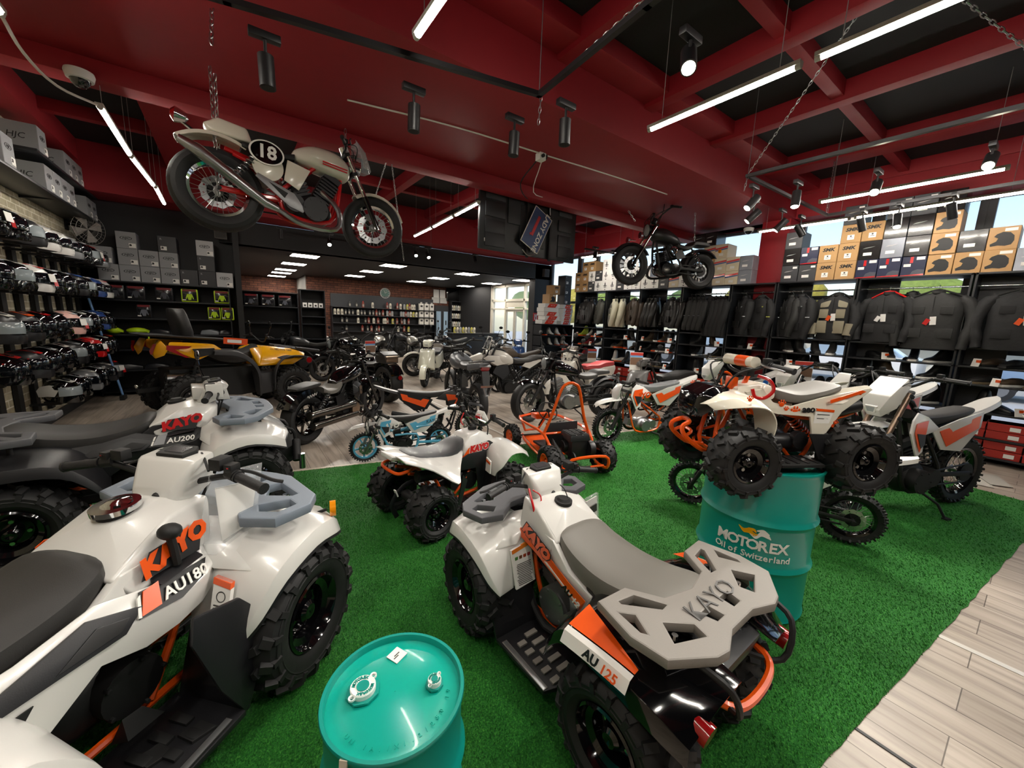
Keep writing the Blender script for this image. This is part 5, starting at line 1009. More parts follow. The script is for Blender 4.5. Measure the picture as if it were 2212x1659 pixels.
    for sg in (1, -1):
        p = mir([(hx-.04*e, .12*e, z-.04*e), (hx+.0*e, .14*e, z-.14*e), (hx-.1*e, .15*e, z-.34*e), (hx-.2*e, .13*e, z-.3*e), (hx-.22*e, .11*e, z-.17*e), (hx-.42*e, .1*e, z-.13*e), (hx-.26*e, .09*e, z-.02*e), (hx-.12*e, .1*e, z+.02*e)], sg)
        G(body).prism(p, (0, .014*sg*e, 0)).build('radiator_shroud', m, bev=.005*e)
        c = V(p[0]) ; cen = sum((V(q) for q in p), V()) / len(p)
        g = G(acc).prism([tuple(cen + (V(q)-cen)*.78 + V((0, .022*sg*e, 0))) for q in (p[0], p[1], p[2], p[4], p[6])], (0, .003*sg*e, 0)).use(INK).prism([tuple(cen + (V(q)-cen)*.62 + V((0, .0265*sg*e, 0))) for q in (p[1], p[2], p[3], p[4])], (0, .002*sg*e, 0)); g.build('decal', m)
        p = mir([(-.02*e, .1*e, z-.14*e), (-.3*e, .12*e, z-.04*e), (-.62*e, .1*e, z+.01*e), (-.58*e, .12*e, z-.12*e), (-.34*e, .14*e, z-.32*e), (-.12*e, .125*e, z-.3*e)], sg)
        G(body).prism(p, (0, .012*sg*e, 0)).build('side_plate', m, bev=.005*e)
        cen = sum((V(q) for q in p), V()) / len(p)
        G(acc).prism([tuple(cen + (V(q)-cen)*.8 + V((0, .019*sg*e, 0))) for q in (p[0], p[2], p[3], p[5])], (0, .003*sg*e, 0)).build('decal', m)
        if gfx:
            f = frame((hx-.2*e, (.14*e)*sg, z-.15*e), (-sg, 0, .05), (0, 0, 1)); G(gfx[1]).text(gfx[0], .12*e, f, .002, .2, bold=.005*e).build('lettering', m)
    shock(m, (-.12*e, 0, z-.18*e), (-.25*e, 0, rr+.04), k.get('spring', STEEL), .035*e)
    G(pad).cyl((hx-.02*e, .08*e, hz+.10*e), (hx-.02*e, -.08*e, hz+.10*e), .026*e, n=12).build('bar_pad', m)
    return m
# --- suspended cafe racer (tilted a little, rear to the left)
caf = moto('motorcycle', 'white and red cafe racer numbered 18 hanging on chains under the broad red beam', (.63, 4.41, 2.25), 5, rot=(0, 2.2, 5), wb=1.33, rf=.31, rr=.335, wf=.12, wr=.17, ty='road', rim='spoke', rm=CHROME, fl=.70, frame_m=RED, fork_m=CHROME, fork_low=GLOSS, eng='vtwin', eng_m=BLACK, ex='cone', ex_m=STEEL, bars='low', bw=.33, hm=CHROME, disc=.15, stand=False, seat_z=.74, steer=-14, sc=1,
    tank=[(.40, .06, .80, .72), (.36, .12, .86, .68), (.24, .155, .915, .68), (.05, .15, .91, .71), (-.08, .1, .85, .73), (-.11, .05, .80, .75)], tank_m=CREAM)
twin_shocks(caf, 1.33, .335, .70, STEEL)
seat_loft([(-.1, .1, .79, .72), (-.2, .125, .765, .70), (-.42, .12, .755, .70), (-.5, .1, .76, .71)], DARK).build('seat', caf)
G(CREAM).hull([(-.42, .09, .76), (-.46, .1, .87), (-.66, .09, .89), (-.76, .05, .83), (-.72, .07, .78), (-.46, .11, .76)], True).build('seat_hump', caf, bev=.02, seg=3)
arc_fender(G(CREAM), -.665, .335, .44, 62, 128, .09).build('rear_fender', caf, solid=.006); arc_fender(G(CREAM), .665, .31, .335, 20, 128, .065).build('front_fender', caf, solid=.005)
G(CHROME).lathe([(.001, -.09), (.04, -.07), (.06, 0)], (-.93, 0, .84), (-1, 0, .1), 18).use(REDT).lathe([(.058, 0), (.03, .025), (.001, .03)], (-.93, 0, .84), (-1, 0, .1), 18).use(CHROME).tube([(-.82, 0, .76), (-.9, 0, .81)], .015).build('tail_light', caf)
for s in (1, -1):
    G(CREAM).prism(mir([(-.17, .135, .70), (.02, .135, .66), (-.08, .14, .46), (-.2, .14, .52)], s), (0, .012*s, 0)).use(CREAM).cyl((-.32, .12*s, .60), (-.32, .15*s, .60), .12, n=28).build('side_panel', caf, bev=.008)
    m = frame((-.33, .165*s, .70), (-s, 0, 0), (0, 0, 1)); el = lambda q: [(1.35*q*math.cos(i*2*PI/36), q*math.sin(i*2*PI/36)) for i in range(36)]
    pl = G(PAPER).flat(el(.098), (), .006, m).use(GLOSS).flat(el(.088), (), .008, m).build('number_plate', caf)
    G(PAPER).text('18', .15, m @ T((0, 0, .005)), .001, 0, bold=.004).build('lettering', pl)
    g = G(RED)
    for z in (.735, .755): g.prism(mir([(.35, .140 if z < .75 else .147, z), (.12, .160 if z < .75 else .164, z+.012), (.12, .160 if z < .75 else .164, z+.024), (.35, .140 if z < .75 else .147, z+.012)], s), (0, .004*s, 0))
    g.build('stripe', caf)
    g = G(ALU).prism(mir([(-.12, .15, .42), (-.4, .155, .52), (-.42, .155, .49), (-.16, .15, .30), (-.05, .15, .27), (-.03, .15, .3)], s), (0, .014*s, 0)); g.use(DARK).prism(mir([(-.17, .166, .41), (-.33, .166, .475), (-.2, .166, .36)], s), (0, .003*s, 0)).build('foot_peg_plate', caf, bev=.003)
G(P('#c9ced2', .08, alpha=.35, coat=.5)).sheet([[(.52, -.13, .84), (.60, -.1, .84), (.62, 0, .84), (.60, .1, .84), (.52, .13, .84)], [(.48, -.13, 1.0), (.54, -.1, 1.0), (.555, 0, 1.0), (.54, .1, 1.0), (.48, .13, 1.0)], [(.45, -.07, 1.1), (.47, -.05, 1.1), (.475, 0, 1.1), (.47, .05, 1.1), (.45, .07, 1.1)]]).build('fly_screen', caf, solid=.004)
# --- suspended black cruiser
cru = moto('motorcycle', 'matt black cruiser hanging on chains in front of the carton stacks at the window', (6.2, 4.15, 2.27), 158, wb=1.36, rf=.33, rr=.31, wf=.12, wr=.16, rim='cast14', rm=BLACK, rake=30, fl=.78, fork_low=GLOSS, fork_m=CHROME, eng='single', eng_m=GLOSS, ex='side', ex_m=BLACK, bars='high', bw=.38, hm=BLACK, disc=.14, stand=False, seat_z=.66, mirrors=False,
    tank=[(.34, .05, .90, .82), (.28, .12, .95, .76), (.12, .165, .96, .72), (-.1, .14, .86, .70), (-.22, .06, .76, .70)], tank_m=P('#1d1d1f', .38), seat=[(-.14, .11, .74, .66), (-.26, .15, .71, .62), (-.4, .14, .73, .65), (-.48, .13, .80, .72), (-.7, .12, .80, .72), (-.8, .08, .78, .73)])
twin_shocks(cru, 1.36, .31, .66); arc_fender(G(P('#1d1d1f', .38)), -.68, .31, .37, 10, 140, .1).build('rear_fender', cru, solid=.006); arc_fender(G(P('#1d1d1f', .38)), .68, .33, .36, 30, 150, .075).build('front_fender', cru, solid=.006)
for s in (1, -1):
    G(P('#1d1d1f', .38)).hull(mir([(-.22, .12, .64), (-.05, .13, .60), (-.12, .14, .46), (-.3, .14, .5)], s)).build('side_cover', cru, bev=.015)
    G(CHROME).cyl((.62, .2*s, .78), (.66, .2*s, .78), .045, .05, n=14).tube([(.55, .1*s, .76), (.62, .19*s, .78)], .008, k=1).use(AMBER).cyl((-.95, .14*s, .66), (-.97, .14*s, .66), .03).build('turn_signal', cru)
G(CHROME).lathe([(.05, 0), (.065, .01), (.065, .03), (.05, .035)], (-.02, .15, .60), (0, 1, 0), 20, closed=True).build('air_filter_ring', cru)
G(GLOSS).tube([(.35, .2, .98), (.3, .24, 1.16), (.3, .26, 1.3)], .006).ell((.3, .28, 1.38), (.02, .06, .09)).build('mirror', cru)
# --- bikes standing on the floor and the turf
KH = dirt('dirt_bike', 'small white and light-blue children\'s dirt bike at the turf edge', (1.52, 4.2, 0.0), 174, WHITE, LBLUE, wb=.84, r=(.172, .165), pad=PAPER, seat_z=.50, fork=STEEL, fork_low=STEEL, fr=LBLUE, rim='cast5', rm=LBLUE, gfx=('KAYO', PAPER), eng_m=DARK, cat='dirt bike', stand=False)
f = frame((-.30, .125, .43), (-1, 0, .1), (0, 0, 1)); G(INK).text('KAYO', .05, f, .001, .1).build('lettering', KH)
f = frame((-.5, .095, .48), (-1, 0, .1), (0, 0, 1)); G(PAPER).text('85', .06, f, .002, .1, bold=.003).build('lettering', KH)
dirt('dirt_bike', 'black and orange mini dirt bike behind the plastic-wrapped quad, handlebar towards the viewer', (2.05, 4.55, 0), -18, BLACK, ORPL, wb=.95, r=(.2, .19), seat_z=.68, fork=DARK, fr=BLACK, eng_m=DARK, cat='dirt bike', stand=False)
J = dirt('dirt_bike', 'white dirt bike with orange frame and dark plastic-wrapped seat on the turf edge', (4.62, 3.2, .005), 167, WHITE, ORPL, wb=1.2, r=(.245, .235), seat_z=.80, fork=DARK, fork_low=DARK, fr=ORANGE, rm=GLOSS, gfx=('KAYO', ORPL), eng='flat', eng_m=ALU, wrap=True, cat='dirt bike')
Lb = dirt('dirt_bike', 'white pit bike half hidden behind the large teal drum', (3.55, 1.22, .005), 113, WHITE, GREYB, wb=1.12, r=(.205, .215), seat_z=.66, fork=STEEL, fr=DARK, cat='dirt bike', stand=False, eng='flat', eng_m=ALU)
Kb = dirt('dirt_bike', 'white enduro bike with gold-grey fork tubes and orange stripe at the turf corner', (4.98, .62, .005), 159, WHITE, ORPL, wb=1.38, r=(.345, .335), seat_z=.93, fork=COPPER, fork_low=COPPER, fr=DARK, eng_m=DARK, head='mask', cat='dirt bike')
K2 = dirt('dirt_bike', 'white enduro bike with red tail stripe behind the gold-forked one', (5.68, 1.1, .005), 160, WHITE, RED, wb=1.36, r=(.34, .33), seat_z=.95, fork=DARK, fr=DARK, eng_m=DARK, cat='dirt bike')
X1 = dirt('dirt_bike', 'white dirt bike with blue and red plate beside the grey scooter', (6.15, 2.75, .005), 163, WHITE, P('#1f5fae', .3, coat=.3), wb=1.3, r=(.33, .31), seat_z=.88, fork=DARK, fr=ORANGE, head='mask', cat='dirt bike')
Y1 = dirt('dirt_bike', 'white and red dirt bike behind the small quad, before the shoe shelves', (6.45, 1.9, .005), 165, WHITE, RED, wb=1.3, r=(.33, .31), seat_z=.88, fork=STEEL, fr=DARK, head='mask', cat='dirt bike')
Mb = moto('motorcycle', 'glossy black cruiser with twin exhaust pipes and grey saddle, facing right', (1.18, 5.7, 0), 41, wb=1.5, rf=.32, rr=.33, wf=.14, wr=.19, rim='cast7', rm=GLOSS, rake=30, fl=.78, fork_m=GLOSS, fork_low=GLOSS, eng='vtwin', eng_m=DARK, ex='twin', ex_m=P('#77736e', .22, 1), bars='mid', bw=.40, bar_m=DARK, hm=GLOSS, seat_z=.62, sc=.95, mirrors=False,
    tank=[(.42, .05, .86, .80), (.36, .11, .92, .76), (.18, .165, .93, .72), (-.05, .15, .85, .68), (-.2, .07, .74, .68)], seat=[(-.08, .08, .76, .68), (-.14, .13, .75, .66), (-.26, .16, .68, .60), (-.42, .16, .67, .60), (-.5, .12, .72, .63)], seat_m=SEATG)
twin_shocks(Mb, 1.5, .33, .64, STEEL); arc_fender(G(GLOSS), -.75, .33, .39, 5, 150, .115, lip=.08).build('rear_fender', Mb, solid=.006); arc_fender(G(GLOSS), .75, .32, .36, 20, 150, .09, lip=.06).build('front_fender', Mb, solid=.006)
seat_loft([(-.54, .11, .79, .74), (-.62, .125, .795, .73), (-.85, .11, .775, .72), (-.92, .07, .75, .72)], SEAT).build('pillion_pad', Mb)
for s in (1, -1):
    G(BLACK).hull(mir([(.16, .14, .72), (.26, .15, .66), (.24, .17, .52), (.14, .17, .44), (.04, .17, .52), (.06, .15, .68), (.15, .24, .58)], s)).use(COPPER).hull(mir([(.14, .22, .67), (.2, .22, .64), (.18, .235, .53), (.14, .24, .5), (.1, .235, .54), (.11, .22, .64)], s)).build('air_filter', Mb, bev=.012)
    G(COPPER).cyl((.06, .16*s, .32), (.06, .205*s, .32), .09, n=26).build('clutch_cover', Mb, bev=.008); G(GUN).hull(mir([(-.1, .13, .6), (-.32, .15, .56), (-.3, .16, .4), (-.14, .16, .42)], s)).build('side_cover', Mb, bev=.012)
    f = frame((-.72, .122*s, .63), (-s, 0, 0), (0, 0, 1)); G(PAPER, f).tube([(-.09+.012*i, .018*math.sin(i*1.9)+.002*i, .003) for i in range(15)], .003, n=5).build('emblem', Mb); f = frame((.16, .163*s, .82), (-s, 0, 0), (0, -.2*s, 1)); G(STEEL, f).tube([(-.07, -.02, .004), (-.03, .0, .004), (0, .02, .004), (.02, -.005, .004), (.06, .02, .004)], .004, n=5).build('emblem', Mb)
Nb = moto('motorcycle', 'black cruiser with tail bag seen from behind, twin pipes on its right', (2.12, 7.85, 0), 104, wb=1.5, rf=.32, rr=.35, wf=.14, wr=.24, rim='cast7', rm=GLOSS, rake=30, fl=.8, eng='vtwin', eng_m=DARK, ex='twin', ex_m=DARK, bars='high', bw=.42, hm=GLOSS, seat_z=.64, tank=[(.42, .05, .88, .82), (.3, .15, .95, .74), (0, .16, .88, .7), (-.2, .07, .74, .68)], seat=[(-.1, .1, .74, .66), (-.3, .16, .7, .62), (-.5, .15, .72, .64)])
arc_fender(G(GLOSS), -.75, .35, .41, 20, 150, .12, lip=.06).build('rear_fender', Nb, solid=.006); G(SEAT).hull([(-.58, .14, .74), (-.58, .16, .92), (-.86, .15, .90), (-.88, .13, .74), (-.72, .15, .95)], True).use(COPPER).hull([(-.88, .12, .76), (-.9, .12, .86), (-.87, .13, .74), (-.87, .13, .88)], True).build('tail_bag', Nb, bev=.02); G(REDT).cyl((-1.1, -.02, .5), (-1.115, -.02, .5), .04).build('tail_light', Nb)
G(CHROME).lathe([(.001, .0), (.06, .005), (.11, .03), (.12, .06)], (.45, 0, 1.02), (-1, 0, .2), 24).build('speedometer', Nb)
Ob = moto('motorcycle', 'black bobber with round headlight and fat front tyre behind the go-kart', (4.47, 4.56, 0), 165, wb=1.45, rf=.33, rr=.33, wf=.16, wr=.18, rim='spoke', rm=GLOSS, rake=28, fl=.80, fork_m=GLOSS, eng='vtwin', eng_m=ALU, ex='side', bars='mid', bw=.42, hm=GUN, seat_z=.68, steer=18, mirrors=True, fork_y=.12,
    tank=[(.36, .05, .90, .84), (.3, .12, .96, .78), (.12, .155, .95, .75), (-.08, .12, .86, .72), (-.18, .06, .78, .72)], seat=[(-.1, .11, .79, .72), (-.22, .16, .77, .68), (-.42, .16, .79, .70), (-.47, .12, .84, .74), (-.66, .13, .84, .77), (-.72, .08, .82, .77)], seat_m=P('#3c3b3a', .5))
arc_fender(G(BLACK), -.725, .33, .39, 20, 140, .1).build('rear_fender', Ob, solid=.006); arc_fender(G(GLOSS), .725, .33, .355, 60, 140, .08).build('front_fender', Ob, solid=.006)
Pb = moto('motorcycle', 'light grey and black adventure bike standing behind the black bobber, facing left', (4.35, 6.15, 0), 174, wb=1.42, rf=.34, rr=.32, wf=.1, wr=.14, ty='mx', rim='spoke', rm=ALU, fl=.86, fork_m=DARK, frame_m=DARK, eng_m=DARK, ex='up', bars='mx', bw=.4, head=None, seat_z=.86,
    tank=[(.42, .05, 1.0, .9), (.34, .15, 1.04, .74), (.12, .18, 1.0, .72), (-.06, .1, .88, .76)], tank_m=P('#c9c4bb', .3, coat=.3), seat=[(0, .09, .93, .8), (-.1, .13, .87, .76), (-.4, .14, .86, .78), (-.6, .13, .92, .84), (-.85, .1, .92, .86)])
PG = P('#c9c4bb', .3, coat=.3)
for s in (1, -1): G(BLACK).hull(mir([(.3, .14, .80), (.42, .16, .62), (.2, .17, .48), (.05, .15, .6), (.1, .14, .78)], s)).use(PG).hull(mir([(.5, .1, .95), (.62, .08, .88), (.35, .19, .74), (.05, .16, .78), (.3, .16, .95)], s)).hull(mir([(-.3, .13, .80), (-.85, .1, .88), (-.4, .15, .66), (-.2, .14, .72)], s)).build('side_fairing', Pb, bev=.012)
G(PG).hull([(.6, .07, .98), (.95, .03, .86), (.6, .08, .86), (.85, .05, .84), (.7, .06, .94)], True).use(P('#30343a', .1, alpha=.6)).hull([(.5, .13, 1.05), (.42, .1, 1.28), (.41, .09, 1.27), (.48, .12, 1.04), (.56, .06, 1.06), (.44, .05, 1.29)], True).build('fairing', Pb, bev=.01)
Qb = moto('motorcycle', 'grey scrambler seen from behind with red tail lamp and plate bracket', (3.17, 5.8, 0), 81, wb=1.35, rf=.33, rr=.31, wf=.1, wr=.14, rim='spoke', rm=GLOSS, fl=.84, eng_m=DARK, ex='up', bars='mx', bw=.42, head=None, seat_z=.82, tank=[(.4, .05, .98, .88), (.3, .16, 1.02, .74), (.05, .17, .96, .74), (-.08, .1, .88, .78)], tank_m=P('#55585c', .35, coat=.3), seat=[(0, .09, .92, .8), (-.2, .13, .88, .78), (-.5, .14, .9, .8), (-.75, .1, .95, .86)])
G(P('#5a5c60', .35, coat=.2)).hull([(-.5, .13, .9), (-.92, .08, .96), (-.95, .1, .9), (-.55, .15, .8), (-.9, .08, .86)], True).build('tail_body', Qb, bev=.015); G(REDT).hull([(-.94, .07, .86), (-.96, .06, .9), (-.93, .07, .9), (-.93, .05, .84)], True).build('tail_light', Qb)
G(GREYP).tube([(-.6, .13, .93), (-.95, .12, .99), (-1.02, .08, 1.0), (-1.02, -.08, 1.0), (-.95, -.12, .99), (-.6, -.13, .93)], .013).build('luggage_rail', Qb); G(DARK).hull([(-.95, .06, .84), (-1.02, .05, .6), (-.98, .05, .6), (-.9, .06, .84)], True).use(STEEL).box((-1.03, 0, .62), (.008, .2, .03)).prism([(-1.035, .07, .6), (-1.05, .03, .48), (-1.05, -.03, .48), (-1.035, -.07, .6), (-1.037, -.05, .6), (-1.045, -.015, .5), (-1.045, .015, .5), (-1.037, .05, .6)], (-.006, 0, 0)).build('plate_bracket', Qb)
for s in (1, -1): G(DARK).hull(mir([(-.3, .14, .74), (-.75, .2, .72), (-.78, .2, .58), (-.4, .17, .5)], s)).build('side_case', Qb, bev=.02)
# scooters
def scooter(name, label, loc, rz, m, seat_m=SEAT, sc=1, mirrors=True, rack=None):
    t = moto(name, label, loc, rz, wb=1.26, rf=.235, rr=.235, wf=.11, wr=.13, rim='cast5', rm=GUN, rake=24, fl=.80, eng_m=DARK, ex='side', bars='low', bw=.33, head=None, seat_z=.5, frame_m=DARK, cat='scooter', sc=sc, mirrors=mirrors, disc=.1)
    hx, hz = t['head'][0], t['head'][2]
    G(m).hull([(hx+.1, .17, hz-.12), (hx+.2, .13, hz-.2), (.50, .2, .40), (.60, .12, .44), (.42, .2, .36), (hx, .17, hz-.1), (.64, .05, .50), (hx+.22, .05, hz-.15)], True).build('leg_shield', t, bev=.03, seg=3)
    G(m).hull([(hx-.05, .12, hz+.1), (hx+.12, .1, hz+.06), (hx+.14, .08, hz-.06), (hx-.05, .12, hz-.03)], True).use(LENS).hull([(hx+.1, .07, hz+.05), (hx+.155, .05, hz+.02), (hx+.155, .05, hz-.04), (hx+.1, .07, hz-.05)], True).build('headlight_cowl', t, bev=.02)
    arc_fender(G(m), .63, .235, .275, -5, 165, .075, lip=.06).build('front_fender', t, solid=.006)
    G(DARK).hull([(.40, .16, .26), (.40, .16, .31), (-.12, .17, .31), (-.12, .17, .24)], True).build('floorboard', t, bev=.01)
    G(m).hull([(-.10, .12, .64), (-.2, .17, .68), (-.85, .12, .74), (-.92, .08, .66), (-.7, .18, .46), (-.2, .19, .36), (-.12, .15, .34), (-.85, .1, .56)], True).build('rear_body', t, bev=.03, seg=3)
    seat_loft([(-.06, .1, .74, .66), (-.14, .14, .77, .66), (-.35, .16, .77, .67), (-.55, .15, .82, .70), (-.8, .12, .82, .72), (-.86, .07, .80, .73)], seat_m).build('seat', t)
    G(REDT).hull([(-.9, .06, .70), (-.93, .05, .68), (-.9, .06, .63), (-.86, .07, .66)], True).build('tail_light', t, bev=.008)
    return t
scooter('scooter', 'white retro scooter facing the viewer in the middle aisle', (3.92, 8.85, 0), 233, P('#e9ead8', .2, coat=.4))
scooter('scooter', 'blue maxi scooter by the entrance facing the viewer', (6.75, 9.25, 0), 250, P('#3c63a8', .25, coat=.4))
scooter('scooter', 'dark grey scooter with tall front shield behind the orange-framed dirt bike', (5.95, 3.95, 0), 168, P('#6d6c6b', .3, coat=.3))
scooter('scooter', 'white moped with long red seat before the shoe shelves', (5.75, 5.55, 0), 176, P('#dcd8cd', .3, coat=.3), P('#b8484a', .5))
scooter('scooter', 'pale grey scooter with price cards at the far end of the jacket wall', (6.7, 6.6, 0), 200, P('#cfcabf', .3, coat=.3))
# far bikes
def far(label, loc, rz, m, bars='mid', seat_m=SEAT, fm=None, ty='road', **k):
    t = moto('motorcycle', label, loc, rz, tank=[(.36, .05, .94, .86), (.28, .15, 1.0, .74), (.06, .16, .96, .74), (-.12, .09, .84, .74)], tank_m=m, seat=[(-.06, .1, .86, .76), (-.25, .14, .82, .72), (-.5, .14, .86, .76), (-.78, .08, .92, .84)], seat_m=seat_m, bars=bars, eng_m=DARK, ty=ty, **k)
    arc_fender(G(fm or m), -.7, .31, .37, 40, 140, .1, lip=.05).build('rear_fender', t, solid=.006); arc_fender(G(fm or m), .7, .31, .35, 40, 140, .07).build('front_fender', t, solid=.006)
    return t
far('dark naked bike with round headlight before the rainwear shelf end, facing left', (1.5, 11.2, 0), 172, P('#2a2c2e', .3, coat=.3), mirrors=True)
far('black bike with gold striped tank in the back aisle, facing left', (2.35, 10.2, 0), 195, GLOSS, 'low', mirrors=True)
far('white sport tourer in the back aisle under the oil shelves', (2.3, 12.9, 0), 172, P('#d9d9d2', .3, coat=.3), 'low')
far('cruiser with pewter rear fender, left of a matching pair seen from behind', (3.5, 11.5, 0), 80, P('#8d8a83', .25, .5), wr=.24, rr=.34)
far('cruiser with pewter rear fender, right of a matching pair seen from behind', (4.45, 11.35, 0), 80, P('#8d8a83', .25, .5), wr=.24, rr=.34)
far('silver adventure bike with white front fender left of the white scooter', (4.6, 9.85, 0), 172, P('#b5b0a8', .3, coat=.3), 'mx', rim='spoke', fm=P('#d9d6cd', .3), mirrors=True)
far('black bike in front of the paint-can rack', (6.1, 12.3, 0), 190, GLOSS, 'high', mirrors=True)
far('dark bike with red tail seen from behind, left of the blue scooter', (6.1, 9.4, 0), 75, P('#b6b2a9', .3), 'mx', mirrors=True)
far('brown-tailed grey bike behind the adventure bike', (5.3, 7.35, 0), 176, P('#6f6457', .35), 'mid', seat_m=P('#4b433b', .5))
far('black motorcycle at the back under the price tags', (4.9, 13.3, 0), 176, P('#1d1f22', .3), 'high', mirrors=True)
# ---------------------------------------------------------------- stock on the walls
ORD = ['first', 'second', 'third', 'fourth', 'fifth', 'sixth', 'seventh', 'eighth', 'ninth', 'tenth', 'eleventh', 'twelfth', 'thirteenth', 'fourteenth', 'fifteenth', 'sixteenth', 'seventeenth', 'eighteenth', 'nineteenth', 'twentieth', 'twenty-first', 'twenty-second', 'twenty-third', 'twenty-fourth']
# cartons: local +x is the face turned to the shop, base at z = 0
HPOLY = [(-.08, -.07), (-.085, -.045), (-.045, -.02), (-.035, .01), (-.065, .03), (-.05, .055), (-.01, .075), (.04, .065), (.07, .03), (.075, -.02), (.06, -.06), (.02, -.07), (-.03, -.062)]
def carton(kind, loc, rz, w, h, d, label, group):
    t = thing('carton', label, 'box', loc, rz, group)
    base = {'hjc': BOXG, 'hjcl': P('#b4b5b7', .5), 'blk': BOXK, 'smk': CARD, 'navy': NAVY, 'gloss': P('#1c1b1b', .18, coat=.4, var=.5, nscale=4), 'tan': P('#b58b58', .5, var=.1, nscale=6), 'white': PAPER, 'stripe': P('#d6c9ad', .45), 'dark': P('#3a3b3e', .5), 'silver': P('#8b8f98', .25, .3, var=.3, nscale=5)}[kind]
    G(base).box((-d/2, 0, h/2), (d, w, h)).build('body', t, bev=.004, seg=1)
    F = lambda y, z: frame((.001, y, z), (0, 1, 0), (0, 0, 1))
    def box(m, y, z, a, b, n='label'): G(m).box((.001, y, z), (.003, a, b)).build(n, t)
    if kind in ('hjc', 'hjcl'):
        el = lambda q: [(2.6*q*math.cos(i*2*PI/28), q*math.sin(i*2*PI/28)) for i in range(28)]
        G(DARK).flat(el(.03), [el(.026)], .002, F(0, h*.62)).text('HJC', .045, F(0, h*.62), .001, .25, bold=.001, sx=1.25).build('print', t)
        G(DARK).text('HJC', .09, frame((-d/2, -w/2-.001, h*.5), (1, 0, 0), (0, 0, 1)), .001, .2).build('print', t)
        G(PAPER).box((.002, w*.28, h*.2), (.003, w*.34, h*.26)).use(INK).flat([(x*.25-.02, y*.25) for x, y in HPOLY], (), .002, F(w*.26, h*.22) @ T((0, 0, .003))).build('label', t)
    elif kind == 'blk':
        G(PAPER).box((.002, -w*.2, h*.24), (.003, w*.32, h*.24)).use(INK).flat([(x*.25, y*.25) for x, y in HPOLY], (), .002, F(-w*.27, h*.26) @ T((0, 0, .003))).build('label', t); G(BOXG).text('R', .05, F(-w*.32, h*.8), .0006).build('print', t)
    elif kind == 'smk':
        G(INK).text('SMK', .07, F(0, h*.72), .001, .2, bold=.003, sx=1.15).build('print', t)
        G(PAPER).box((.002, 0, h*.3), (.003, w*.34, h*.26)).use(TXTM).cyl((.004, 0, h*.36), (.0045, 0, h*.36), .012, n=10).box((.004, 0, h*.27), (.001, w*.2, .006)).build('label', t)
    elif kind == 'navy':
        G(P('#4a4c56', .4)).prism([(.001, w*.48, h*.02), (.001, -w*.1, h*.02), (.001, .0, h*.25), (.001, w*.2, h*.33), (.001, w*.48, h*.3)], (.002, 0, 0)).use(RED).prism([(.001, w*.48, h*.02), (.001, -w*.48, h*.02), (.001, -w*.48, h*.05), (.001, w*.48, h*.1)], (.003, 0, 0)).box((.002, -w*.1, h*.82), (.003, w*.13, h*.3)).build('print', t)
        box(PAPER, w*.26, h*.88, w*.34, h*.15); box(PAPER, -w*.3+.01, h*.55, w*.3, h*.14)
    elif kind in ('gloss', 'silver', 'dark'):
        box(PAPER, -w*.08, h*.3, w*.4, h*.16); G(P('#a9a6a2', .4)).flat([(-.07, -.008), (-.04, .006), (.07, .018), (.0, .0)], (), .002, F(-w*.05, h*.62)).build('print', t)
        if kind == 'dark': box(PAPER, w*.3, h*.85, w*.25, h*.12)
    elif kind == 'tan':
        s = h/.22; G(INK).flat([(x*s*.95, y*s*.95) for x, y in HPOLY], (), .002, F(0, h*.45)).build('print', t); box(PAPER, w*.2, h*.86, w*.4, h*.13)
    elif kind == 'white':
        G(INK).box((.001, 0, h*.55), (.002, .012, h*.6)).box((.001, 0, h*.5), (.002, w*.5, .014)).box((.001, 0, h*.38), (.002, w*.42, .012)).box((.001, 0, h*.6), (.002, .03, h*.3)).build('print', t); box(TXTM, 0, h*.12, .03, .02)
    elif kind == 'stripe':
        G(RED).prism([(.001, -w*.5, h*.6), (.001, w*.5, h*.72), (.001, w*.5, h*.84), (.001, -w*.5, h*.72)], (.002, 0, 0)).use(P('#2b4a86', .4)).prism([(.001, -w*.5, h*.5), (.001, w*.5, h*.62), (.001, w*.5, h*.70), (.001, -w*.5, h*.58)], (.002, 0, 0)).build('print', t); box(PAPER, 0, h*.25, w*.35, h*.18)
    return t
KN = {'smk': 'brown carton with black print and square sticker', 'navy': 'navy carton with red stripe and grey swoosh', 'gloss': 'glossy black picture carton', 'tan': 'tan carton printed with black helmet', 'dark': 'dark grey carton with white stickers', 'silver': 'glossy grey picture carton', 'white': 'white carton with black cross print', 'stripe': 'beige carton with red and blue stripe', 'hjc': 'grey helmet carton with oval print', 'hjcl': 'pale grey helmet carton with oval print', 'blk': 'black helmet carton with white label'}
GR = 'helmet cartons on top of the jacket shelves'
rows = [['dark', 'dark', 'smk', 'smk', 'navy', 'navy', 'navy', 'tan', 'tan', 'tan', 'silver', 'white'], ['gloss', 'navy', 'smk', 'smk', 'gloss', 'silver', 'gloss', 'tan', 'gloss', 'tan', None, None], ['dark', None, None, 'smk', 'smk', 'gloss', 'gloss', 'tan', None, None, None, None], [None, None, None, 'dark', None, 'dark', 'dark', 'gloss', None, None, None, None]]
for r, row in enumerate(rows):
    for i, k in enumerate(row):
        if k: carton(k, (7.86+rnd.uniform(-.01, .01), 2.84-.252*i, 2.432+.274*r), 180, .245 if k != 'tan' or i < 9 else .25, .272, .36, '%s, %s from red column, %s row up' % (KN[k], ORD[i], ORD[r]), GR)
